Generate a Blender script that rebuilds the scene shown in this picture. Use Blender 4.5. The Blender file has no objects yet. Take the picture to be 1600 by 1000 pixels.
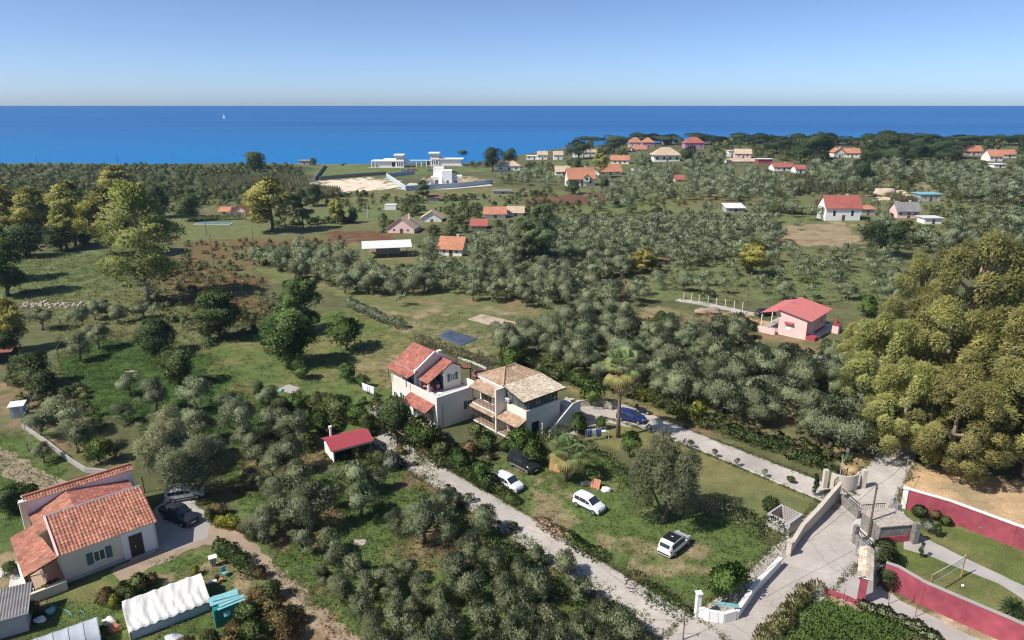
import bpy, bmesh, math, random
import numpy as np
from mathutils import Vector, Matrix
R = math.radians
SC = bpy.context.scene
C = SC.collection
rnd = random.Random(7)
NP = np.random.default_rng(11)

# ------------------------------------------------------------------ camera
CAM_H, FPX = 42.0, 1080.0                       # drone height, focal length in photo pixels (1600 wide)
PITCH = math.atan(335.0 / FPX)
cam_d = bpy.data.cameras.new('camera'); cam = bpy.data.objects.new('camera', cam_d); C.objects.link(cam)
cam.location = (0, 0, CAM_H); cam.rotation_euler = (math.pi / 2 - PITCH, 0, 0)
cam_d.sensor_width = 36; cam_d.lens = 36 * FPX / 1600; cam_d.clip_start = 0.5; cam_d.clip_end = 200000
SC.camera = cam
# ------------------------------------------------------------------ sky and sun
SUN_EL, SUN_AZ = R(48), R(205)                  # azimuth counted from +X: the sun stands to the left
sun_vec = Vector((math.cos(SUN_AZ) * math.cos(SUN_EL), math.sin(SUN_AZ) * math.cos(SUN_EL), math.sin(SUN_EL)))
W = bpy.data.worlds.new('World'); SC.world = W; W.use_nodes = True
nt = W.node_tree; bg = nt.nodes['Background']
sky = nt.nodes.new('ShaderNodeTexSky'); sky.sky_type = 'NISHITA'; sky.sun_disc = False
sky.sun_elevation = SUN_EL; sky.sun_rotation = math.pi / 2 - SUN_AZ
sky.altitude = 0; sky.air_density = 0.45; sky.dust_density = 0.68; sky.ozone_density = 4.0
nt.links.new(sky.outputs[0], bg.inputs[0]); bg.inputs[1].default_value = 0.15
sl = bpy.data.lights.new('sun', 'SUN'); sl.energy = 5.0; sl.angle = R(0.5); sl.color = (1.0, 0.95, 0.87)
so = bpy.data.objects.new('sun', sl); C.objects.link(so); so.location = (-60, -20, 90)
so.rotation_euler = sun_vec.to_track_quat('Z', 'Y').to_euler()
SC.view_settings.view_transform = 'Standard'; SC.view_settings.look = 'None'
SC.view_settings.exposure = 0.17; SC.view_settings.gamma = 1.0
SC.cycles.max_bounces = 7; SC.cycles.diffuse_bounces = 4; SC.cycles.glossy_bounces = 2
SC.cycles.transmission_bounces = 4; SC.cycles.transparent_max_bounces = 4; SC.cycles.use_denoising = True; SC.cycles.filter_width = 1.2
SC.cycles.caustics_reflective = False; SC.cycles.caustics_refractive = False

# ------------------------------------------------------------------ terrain height, pixel -> ground
def sstep(a, b, x):
    t = np.clip((x - a) / (b - a), 0, 1); return t * t * (3 - 2 * t)
def shore(x):
    return 548 + 150 * sstep(-45, 60, x) + 25 * np.sin(x / 70.0) * sstep(40, 120, x)
def h(x, y):
    hill = 9.5 * sstep(190, 640, y) * sstep(-60, 230, x)
    und = 0.45 * np.sin(x / 23.0 + 1.3) * np.sin(y / 31.0) * sstep(200, 300, y)
    d = y - shore(x)
    z = (hill + und) * (1 - sstep(-18, 14, d)) - 7 * sstep(-14, 30, d)
    return z
def hf(x, y): return float(h(np.float64(x), np.float64(y)))
cP, sP = math.cos(PITCH), math.sin(PITCH)
def ray(px, py):
    u, v = px - 800, 500 - py
    return u, FPX * cP + v * sP, -FPX * sP + v * cP
def at(px, py, z=0.0):
    """point of the ground (raised by z) that the photograph shows at this pixel"""
    a, b, d = ray(px, py); k = (z - CAM_H) / d
    if b * k < 185: return Vector((a * k, b * k, 0.0))
    ks = np.linspace(.45, 1.25, 1600) * k; g = h(a * ks, b * ks) + z - (CAM_H + d * ks)
    i = int(np.argmax(g >= 0)) if (g >= 0).any() else len(ks) - 1
    if i > 0: t = g[i - 1] / (g[i - 1] - g[i]) if g[i] != g[i - 1] else 0; k = ks[i - 1] + (ks[i] - ks[i - 1]) * t
    else: k = ks[0]
    return Vector((a * k, b * k, hf(a * k, b * k)))
def proj(p):
    z = p[2] - CAM_H; dep = p[1] * cP - z * sP
    return 800 + FPX * p[0] / dep, 500 - FPX * (p[1] * sP + z * cP) / dep, FPX / dep

# ------------------------------------------------------------------ noise
def vnoise(x, y, scale, seed=0):
    x = np.asarray(x) / scale; y = np.asarray(y) / scale
    xi = np.floor(x).astype(np.int64); yi = np.floor(y).astype(np.int64); fx = x - xi; fy = y - yi
    fx = fx * fx * (3 - 2 * fx); fy = fy * fy * (3 - 2 * fy)
    def hh(i, j):
        n = (i * 374761393 + j * 668265263 + seed * 974711) & 0x7fffffff
        n = ((n ^ (n >> 13)) * 1274126177) & 0x7fffffff
        return ((n ^ (n >> 16)) & 0xffff) / 65535.0
    a = hh(xi, yi) * (1 - fx) + hh(xi + 1, yi) * fx
    b = hh(xi, yi + 1) * (1 - fx) + hh(xi + 1, yi + 1) * fx
    return a * (1 - fy) + b * fy
def fbm(x, y, scale, seed=0):
    return (vnoise(x, y, scale, seed) + .5 * vnoise(x, y, scale / 2.1, seed + 1) + .25 * vnoise(x, y, scale / 4.3, seed + 2)) / 1.75

# ------------------------------------------------------------------ materials
M = {}
def mat(name, col, rough=.85, var=.12, scale=3.0, bump=0.0, bscale=None, metal=0.0, spec=.35, stain=0.0, col2=None):
    if name in M: return M[name]
    m = bpy.data.materials.new(name); m.use_nodes = True; n = m.node_tree; b = n.nodes['Principled BSDF']
    b.inputs['Roughness'].default_value = rough; b.inputs['Metallic'].default_value = metal
    b.inputs['Specular IOR Level'].default_value = spec
    tc = n.nodes.new('ShaderNodeTexCoord')
    nz = n.nodes.new('ShaderNodeTexNoise'); nz.inputs['Scale'].default_value = scale; nz.inputs['Detail'].default_value = 6
    n.links.new(tc.outputs['Object'], nz.inputs['Vector'])
    rp = n.nodes.new('ShaderNodeValToRGB'); rp.color_ramp.elements[0].position = .3; rp.color_ramp.elements[1].position = .7
    c2 = col2 or tuple(min(1, c * (1 + var)) for c in col); c1 = tuple(c * (1 - var) for c in col)
    rp.color_ramp.elements[0].color = (*c1, 1); rp.color_ramp.elements[1].color = (*c2, 1)
    n.links.new(nz.outputs['Fac'], rp.inputs[0]); out = rp.outputs[0]
    if stain > 0:
        n2 = n.nodes.new('ShaderNodeTexNoise'); n2.inputs['Scale'].default_value = scale * .27; n2.inputs['Detail'].default_value = 4
        n.links.new(tc.outputs['Object'], n2.inputs['Vector'])
        r2 = n.nodes.new('ShaderNodeMapRange'); r2.inputs[1].default_value = .45; r2.inputs[2].default_value = .75
        r2.inputs[3].default_value = 1.0; r2.inputs[4].default_value = 1 - stain
        n.links.new(n2.outputs['Fac'], r2.inputs[0])
        mx = n.nodes.new('ShaderNodeMix'); mx.data_type = 'RGBA'; mx.blend_type = 'MULTIPLY'; mx.inputs[0].default_value = 1
        n.links.new(out, mx.inputs[6]); n.links.new(r2.outputs[0], mx.inputs[7]); out = mx.outputs[2]
    n.links.new(out, b.inputs['Base Color'])
    if bump > 0:
        n3 = n.nodes.new('ShaderNodeTexNoise'); n3.inputs['Scale'].default_value = bscale or scale * 3; n3.inputs['Detail'].default_value = 5
        n.links.new(tc.outputs['Object'], n3.inputs['Vector'])
        bp = n.nodes.new('ShaderNodeBump'); bp.inputs['Strength'].default_value = 1; bp.inputs['Distance'].default_value = bump
        n.links.new(n3.outputs['Fac'], bp.inputs['Height']); n.links.new(bp.outputs[0], b.inputs['Normal'])
    M[name] = m; return m
def attr_mat(name, rough=.85, translucent=0.0, objvar=0.0, noise_scale=0, noise_amt=0.0, bump=0.0, spec=.2):
    """colour from the mesh's own 'col' attribute, with fine noise and (for plants) light shining through"""
    if name in M: return M[name]
    m = bpy.data.materials.new(name); m.use_nodes = True; n = m.node_tree; b = n.nodes['Principled BSDF']
    b.inputs['Roughness'].default_value = rough; b.inputs['Specular IOR Level'].default_value = spec
    at_ = n.nodes.new('ShaderNodeAttribute'); at_.attribute_name = 'col'; out = at_.outputs['Color']
    if objvar > 0:
        oi = n.nodes.new('ShaderNodeObjectInfo')
        mr = n.nodes.new('ShaderNodeMapRange'); mr.inputs[3].default_value = 1 - objvar; mr.inputs[4].default_value = 1 + objvar
        n.links.new(oi.outputs['Random'], mr.inputs[0])
        hs = n.nodes.new('ShaderNodeHueSaturation')
        m2 = n.nodes.new('ShaderNodeMath'); m2.operation = 'MULTIPLY'; m2.inputs[1].default_value = 7.77
        m3 = n.nodes.new('ShaderNodeMath'); m3.operation = 'FRACT'
        m4 = n.nodes.new('ShaderNodeMapRange'); m4.inputs[3].default_value = .5 - objvar * .09; m4.inputs[4].default_value = .5 + objvar * .06
        n.links.new(oi.outputs['Random'], m2.inputs[0]); n.links.new(m2.outputs[0], m3.inputs[0]); n.links.new(m3.outputs[0], m4.inputs[0])
        n.links.new(m4.outputs[0], hs.inputs['Hue']); n.links.new(mr.outputs[0], hs.inputs['Value']); n.links.new(out, hs.inputs['Color'])
        out = hs.outputs[0]
    if noise_amt > 0:
        ge = n.nodes.new('ShaderNodeNewGeometry')
        for sc_, am in ((noise_scale, noise_amt), (noise_scale * .12, noise_amt * .7)):
            nz = n.nodes.new('ShaderNodeTexNoise'); nz.inputs['Scale'].default_value = sc_; nz.inputs['Detail'].default_value = 7; nz.inputs['Roughness'].default_value = .65
            n.links.new(ge.outputs['Position'], nz.inputs['Vector'])
            mr = n.nodes.new('ShaderNodeMapRange'); mr.inputs[1].default_value = .3; mr.inputs[2].default_value = .7
            mr.inputs[3].default_value = 1 - am; mr.inputs[4].default_value = 1 + am
            n.links.new(nz.outputs['Fac'], mr.inputs[0])
            mx = n.nodes.new('ShaderNodeMix'); mx.data_type = 'RGBA'; mx.blend_type = 'MULTIPLY'; mx.inputs[0].default_value = 1
            n.links.new(out, mx.inputs[6]); n.links.new(mr.outputs[0], mx.inputs[7]); out = mx.outputs[2]
            if bump > 0 and sc_ == noise_scale:
                bp = n.nodes.new('ShaderNodeBump'); bp.inputs['Distance'].default_value = bump
                n.links.new(nz.outputs['Fac'], bp.inputs['Height']); n.links.new(bp.outputs[0], b.inputs['Normal'])
    n.links.new(out, b.inputs['Base Color'])
    if translucent > 0:
        tr = n.nodes.new('ShaderNodeBsdfTranslucent'); n.links.new(out, tr.inputs['Color'])
        ms = n.nodes.new('ShaderNodeMixShader'); ms.inputs[0].default_value = translucent
        n.links.new(b.outputs[0], ms.inputs[1]); n.links.new(tr.outputs[0], ms.inputs[2])
        n.links.new(ms.outputs[0], n.nodes['Material Output'].inputs[0])
    M[name] = m; return m

mat('cream_wall', (.74, .69, .60), var=.05, scale=1.2, stain=.10, bump=.004, bscale=30)
mat('white_wall', (.82, .80, .77), var=.04, scale=1.0, stain=.10, bump=.004, bscale=30)
mat('house_wall', (.68, .60, .47), var=.05, scale=1.0, stain=.14, bump=.004, bscale=30)
mat('grey_plaster', (.45, .43, .42), var=.12, scale=1.0, stain=.25)
mat('pink_wall', (.80, .56, .52), var=.04, scale=1.0, stain=.10)
mat('purple_wall', (.42, .22, .34), var=.05)
mat('red_wall', (.36, .075, .10), var=.20, scale=1.1, stain=.32, bump=.004, bscale=25)
mat('wall_cap', (.72, .70, .66), var=.08, stain=.15)
mat('beige_wall', (.56, .50, .41), var=.07, scale=.9, stain=.18)
mat('concrete', (.40, .37, .34), var=.12, scale=.5, stain=.2, bump=.006, bscale=12)
mat('road_concrete', (.42, .385, .345), var=.12, scale=.35, stain=.22, bump=.006, bscale=9)
mat('asphalt', (.20, .19, .18), var=.15, scale=.4, stain=.2, bump=.006, bscale=12)
mat('paving', (.55, .52, .48), var=.08, scale=2, stain=.12)
mat('terracotta_floor', (.42, .30, .22), var=.1, scale=4)
mat('stone', (.24, .22, .20), var=.35, scale=3.5, stain=.25, bump=.03, bscale=5)
mat('rubble', (.42, .36, .31), var=.3, scale=3, bump=.05, bscale=4)
mat('shutter_green', (.05, .12, .11), rough=.5, var=.06)
mat('white_frame', (.80, .80, .80), rough=.4, var=.02)
mat('glass', (.03, .04, .05), rough=.08, var=.2, spec=.7)
mat('glass_bright', (.10, .12, .12), rough=.06, var=.3, scale=1.5, spec=.8)
mat('dark_interior', (.02, .02, .02), var=.1)
mat('wood_post', (.10, .065, .04), var=.2, scale=5, bump=.01)
mat('wood_pole', (.17, .12, .085), var=.25, scale=4, bump=.01)
mat('planks', (.48, .22, .13), var=.15, scale=4)
mat('dark_metal', (.03, .03, .032), rough=.5, var=.1)
mat('grey_metal', (.35, .36, .37), rough=.45, var=.08, metal=.3)
mat('galvanised', (.55, .57, .58), rough=.4, var=.1, metal=.4)
mat('metal_red', (.38, .07, .085), rough=.5, var=.06, scale=1.5)
mat('metal_pinkred', (.55, .19, .18), rough=.5, var=.06, scale=1.5)
mat('metal_white', (.70, .69, .66), rough=.5, var=.06, stain=.12)
mat('fibre_cement', (.23, .22, .215), var=.2, scale=1.2, stain=.25)
mat('teal_sheet', (.015, .22, .20), rough=.5, var=.15, stain=.2)
mat('teal_pale', (.22, .48, .50), rough=.5, var=.1, stain=.1)
mat('tarp_white', (.74, .72, .66), rough=.6, var=.06, scale=1, stain=.12)
mat('film_grey', (.46, .48, .52), rough=.35, var=.1, scale=1)
mat('blue_net', (.065, .085, .13), rough=.6, var=.35, scale=2, bump=.05, bscale=3)
mat('sand', (.47, .37, .27), var=.08, scale=1.2, bump=.02, bscale=6)
mat('earth', (.33, .25, .18), var=.15, scale=.8, stain=.15, bump=.03, bscale=5)
mat('bark', (.14, .11, .085), var=.3, scale=5, bump=.02)
mat('bark_pale', (.34, .27, .20), var=.3, scale=3, bump=.02)
mat('bark_olive', (.15, .125, .10), var=.3, scale=5, bump=.02)
mat('palm_bark', (.20, .14, .10), var=.35, scale=7, bump=.03)
mat('cloth_white', (.75, .77, .80), var=.04); mat('cloth_blue', (.12, .16, .34), var=.1); mat('cloth_pink', (.62, .25, .28), var=.3, scale=8)
mat('plastic_white', (.80, .80, .80), rough=.35, var=.02); mat('pot', (.42, .17, .09), var=.1)
mat('hose_green', (.03, .30, .20), rough=.4); mat('hose_blue', (.15, .42, .46), rough=.4)
mat('tyre', (.018, .018, .018), rough=.8); mat('rim', (.5, .5, .52), rough=.3, metal=.7)
mat('car_white', (.78, .78, .79), rough=.22, var=.01, spec=.6); mat('car_black', (.02, .021, .024), rough=.2, var=.02, spec=.6)
mat('car_blue', (.018, .03, .14), rough=.2, var=.02, spec=.6); mat('car_dark', (.025, .028, .045), rough=.25, spec=.6)
mat('car_red', (.4, .03, .03), rough=.25); mat('car_grey', (.2, .21, .22), rough=.25)
mat('car_trim', (.03, .03, .03), rough=.5); mat('lamp_clear', (.6, .62, .64), rough=.1, spec=.8); mat('lamp_red', (.35, .01, .01), rough=.2)
mat('yellow_post', (.42, .32, .12), var=.15); mat('net', (.08, .09, .08), var=.1)
mat('trampoline', (.03, .035, .04), rough=.6); mat('tramp_pad', (.50, .13, .16), var=.1)
mat('pool', (.05, .28, .55), rough=.1, var=.1); mat('sail', (.85, .85, .85), var=.02)
mat('straw', (.50, .40, .26), var=.25, scale=6)

def road_mat(name, col):
    m = mat(name, col, var=.12, scale=.35, stain=.22, bump=.006, bscale=9); n = m.node_tree; b = n.nodes['Principled BSDF']
    lk = b.inputs['Base Color'].links[0]; src = lk.from_socket; ge = n.nodes.new('ShaderNodeNewGeometry')
    def layer(out, fac, lo, hi, dark):
        mr = n.nodes.new('ShaderNodeMapRange'); mr.inputs[1].default_value = lo; mr.inputs[2].default_value = hi; mr.inputs[3].default_value = dark; mr.inputs[4].default_value = 1
        n.links.new(fac, mr.inputs[0]); mx = n.nodes.new('ShaderNodeMix'); mx.data_type = 'RGBA'; mx.blend_type = 'MULTIPLY'; mx.inputs[0].default_value = 1
        n.links.new(out, mx.inputs[6]); n.links.new(mr.outputs[0], mx.inputs[7]); return mx.outputs[2]
    nz = n.nodes.new('ShaderNodeTexNoise'); nz.inputs['Scale'].default_value = .9; nz.inputs['Detail'].default_value = 3; n.links.new(ge.outputs['Position'], nz.inputs['Vector'])
    ad = n.nodes.new('ShaderNodeMix'); ad.data_type = 'RGBA'; ad.inputs[0].default_value = .35; n.links.new(ge.outputs['Position'], ad.inputs[6]); n.links.new(nz.outputs['Color'], ad.inputs[7])
    vo = n.nodes.new('ShaderNodeTexVoronoi'); vo.feature = 'DISTANCE_TO_EDGE'; vo.inputs['Scale'].default_value = .33; n.links.new(ad.outputs[2], vo.inputs['Vector'])
    src = layer(src, vo.outputs['Distance'], .0, .016, .80)
    vp = n.nodes.new('ShaderNodeTexVoronoi'); vp.inputs['Scale'].default_value = .16; n.links.new(ge.outputs['Position'], vp.inputs['Vector']); sp_ = n.nodes.new('ShaderNodeSeparateColor'); n.links.new(vp.outputs['Color'], sp_.inputs[0])
    src = layer(src, sp_.outputs[0], 0, 1, .90)
    n2 = n.nodes.new('ShaderNodeTexNoise'); n2.inputs['Scale'].default_value = 2.2; n2.inputs['Detail'].default_value = 8; n2.inputs['Roughness'].default_value = .7; n.links.new(ge.outputs['Position'], n2.inputs['Vector'])
    src = layer(src, n2.outputs['Fac'], .35, .6, .86); n.links.new(src, b.inputs['Base Color'])
for nm_, c_ in (('road_concrete', (.52, .47, .42)),): M.pop(nm_, None); road_mat(nm_, c_)
def tile_mat(name, c, dirt=.25):
    m = attr_mat(name, rough=.8, noise_scale=2.0, noise_amt=dirt, spec=.25); m['tile'] = c; return m
TILE = {'tile_red': (.37, .142, .108), 'tile_orange': (.40, .175, .115), 'tile_brown': (.40, .28, .19), 'tile_pale': (.50, .42, .32),
        'tile_far_orange': (.46, .20, .12), 'tile_far_pale': (.50, .38, .27), 'tile_far_red': (.36, .11, .09)}
for k in TILE: attr_mat(k, rough=.8, noise_scale=1.6, noise_amt=.22, spec=.25)

# ------------------------------------------------------------------ mesh helpers
def add_mesh(name, V, F, m, parent=None, smooth=False, col=None, normals=None, loc=None, sharp=None):
    me = bpy.data.meshes.new(name)
    if isinstance(F, np.ndarray):
        n, k = F.shape; V = np.asarray(V, np.float32)
        me.vertices.add(len(V)); me.vertices.foreach_set('co', V.ravel())
        me.loops.add(n * k); me.loops.foreach_set('vertex_index', F.astype(np.int32).ravel())
        me.polygons.add(n); me.polygons.foreach_set('loop_start', np.arange(0, n * k, k, dtype=np.int32))
        me.update(calc_edges=True)
    else:
        me.from_pydata([tuple(v) for v in V], [], F); me.update()
    if smooth: me.polygons.foreach_set('use_smooth', np.ones(len(me.polygons), bool))
    if sharp: me.set_sharp_from_angle(angle=R(sharp))
    if col is not None:
        a = me.color_attributes.new('col', 'FLOAT_COLOR', 'POINT')
        cc = np.ones((len(me.vertices), 4), np.float32); cc[:, :3] = col; a.data.foreach_set('color', cc.ravel())
    if normals is not None:
        me.normals_split_custom_set_from_vertices(np.asarray(normals, np.float32).tolist())
    me.materials.append(M[m] if isinstance(m, str) else m)
    return link(name, me, parent, loc)
def link(name, me, parent=None, loc=None):
    o = bpy.data.objects.new(name, me); C.objects.link(o)
    if parent is not None: o.parent = parent
    if loc is not None: o.location = loc
    return o
def tag(o, label=None, cat=None, group=None, kind=None):
    if label: o['label'] = label
    if cat: o['category'] = cat
    if group: o['group'] = group
    if kind: o['kind'] = kind
    return o
def thing(name, label, cat, loc=(0, 0, 0), yaw=0, group=None, scale=1):
    o = bpy.data.objects.new(name, None); C.objects.link(o); o.location = loc; o.rotation_euler = (0, 0, yaw); o.scale = (scale,) * 3
    o.empty_display_size = .3
    return tag(o, label, cat, group)
class MB:
    def __init__(s): s.v = []; s.f = []
    def quad(s, *p): i = len(s.v); s.v += [tuple(q) for q in p]; s.f.append(tuple(range(i, i + len(p)))); return s
    def box(s, x0, x1, y0, y1, z0, z1):
        i = len(s.v); s.v += [(x0, y0, z0), (x1, y0, z0), (x1, y1, z0), (x0, y1, z0), (x0, y0, z1), (x1, y0, z1), (x1, y1, z1), (x0, y1, z1)]
        s.f += [tuple(i + k for k in q) for q in ((0, 3, 2, 1), (4, 5, 6, 7), (0, 1, 5, 4), (1, 2, 6, 5), (2, 3, 7, 6), (3, 0, 4, 7))]; return s
    def prism(s, poly, d):
        """polygon of 3-D points pushed along vector d"""
        i = len(s.v); n = len(poly); s.v += [tuple(p) for p in poly] + [tuple(Vector(p) + Vector(d)) for p in poly]
        s.f += [tuple(i + k for k in range(n))[::-1], tuple(i + n + k for k in range(n))]
        s.f += [(i + k, i + (k + 1) % n, i + n + (k + 1) % n, i + n + k) for k in range(n)]; return s
    def cyl(s, p, q, r0, r1=None, n=8):
        r1 = r0 if r1 is None else r1; p = Vector(p); q = Vector(q); d = (q - p).normalized()
        a = d.orthogonal().normalized(); b = d.cross(a); i = len(s.v)
        for c, r in ((p, r0), (q, r1)):
            s.v += [tuple(c + (a * math.cos(t) + b * math.sin(t)) * r) for t in [2 * math.pi * k / n for k in range(n)]]
        s.f += [(i + k, i + (k + 1) % n, i + n + (k + 1) % n, i + n + k) for k in range(n)]
        s.f += [tuple(i + k for k in range(n))[::-1], tuple(i + n + k for k in range(n))]; return s
    def tube(s, path, r, n=6):
        path = [Vector(p) for p in path]; rs = r if isinstance(r, (list, tuple)) else [r] * len(path); i = len(s.v)
        for j, p in enumerate(path):
            d = (path[min(j + 1, len(path) - 1)] - path[max(j - 1, 0)]).normalized()
            a = Vector((0, 0, 1)).cross(d)
            a = Vector((1, 0, 0)) if a.length < .1 else a.normalized()
            b = d.cross(a)
            s.v += [tuple(p + (a * math.cos(2 * math.pi * k / n) + b * math.sin(2 * math.pi * k / n)) * rs[j]) for k in range(n)]
        for j in range(len(path) - 1):
            for k in range(n):
                a0 = i + j * n; s.f.append((a0 + k, a0 + (k + 1) % n, a0 + n + (k + 1) % n, a0 + n + k))
        s.f += [tuple(i + k for k in range(n))[::-1], tuple(i + (len(path) - 1) * n + k for k in range(n))]; return s
    def build(s, name, m, parent=None, smooth=False, sharp=None, loc=None, bevel=0):
        o = add_mesh(name, s.v, s.f, m, parent, smooth, loc=loc, sharp=sharp)
        if bevel:
            b = o.modifiers.new('bevel', 'BEVEL'); b.width = bevel; b.segments = 2; b.limit_method = 'ANGLE'
        return o
def box(name, m, parent, *b): return MB().box(*b).build(name, m, parent)
def inpoly(x, y, poly):
    x = np.asarray(x); y = np.asarray(y); r = np.zeros(x.shape, bool); n = len(poly)
    for i in range(n):
        x0, y0 = poly[i][:2]; x1, y1 = poly[(i + 1) % n][:2]
        if y0 == y1: continue
        r ^= ((y0 > y) != (y1 > y)) & (x < (x1 - x0) * (y - y0) / (y1 - y0) + x0)
    return r
def wpoly(pp): return [tuple(at(*p)[:2]) for p in pp]
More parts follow.
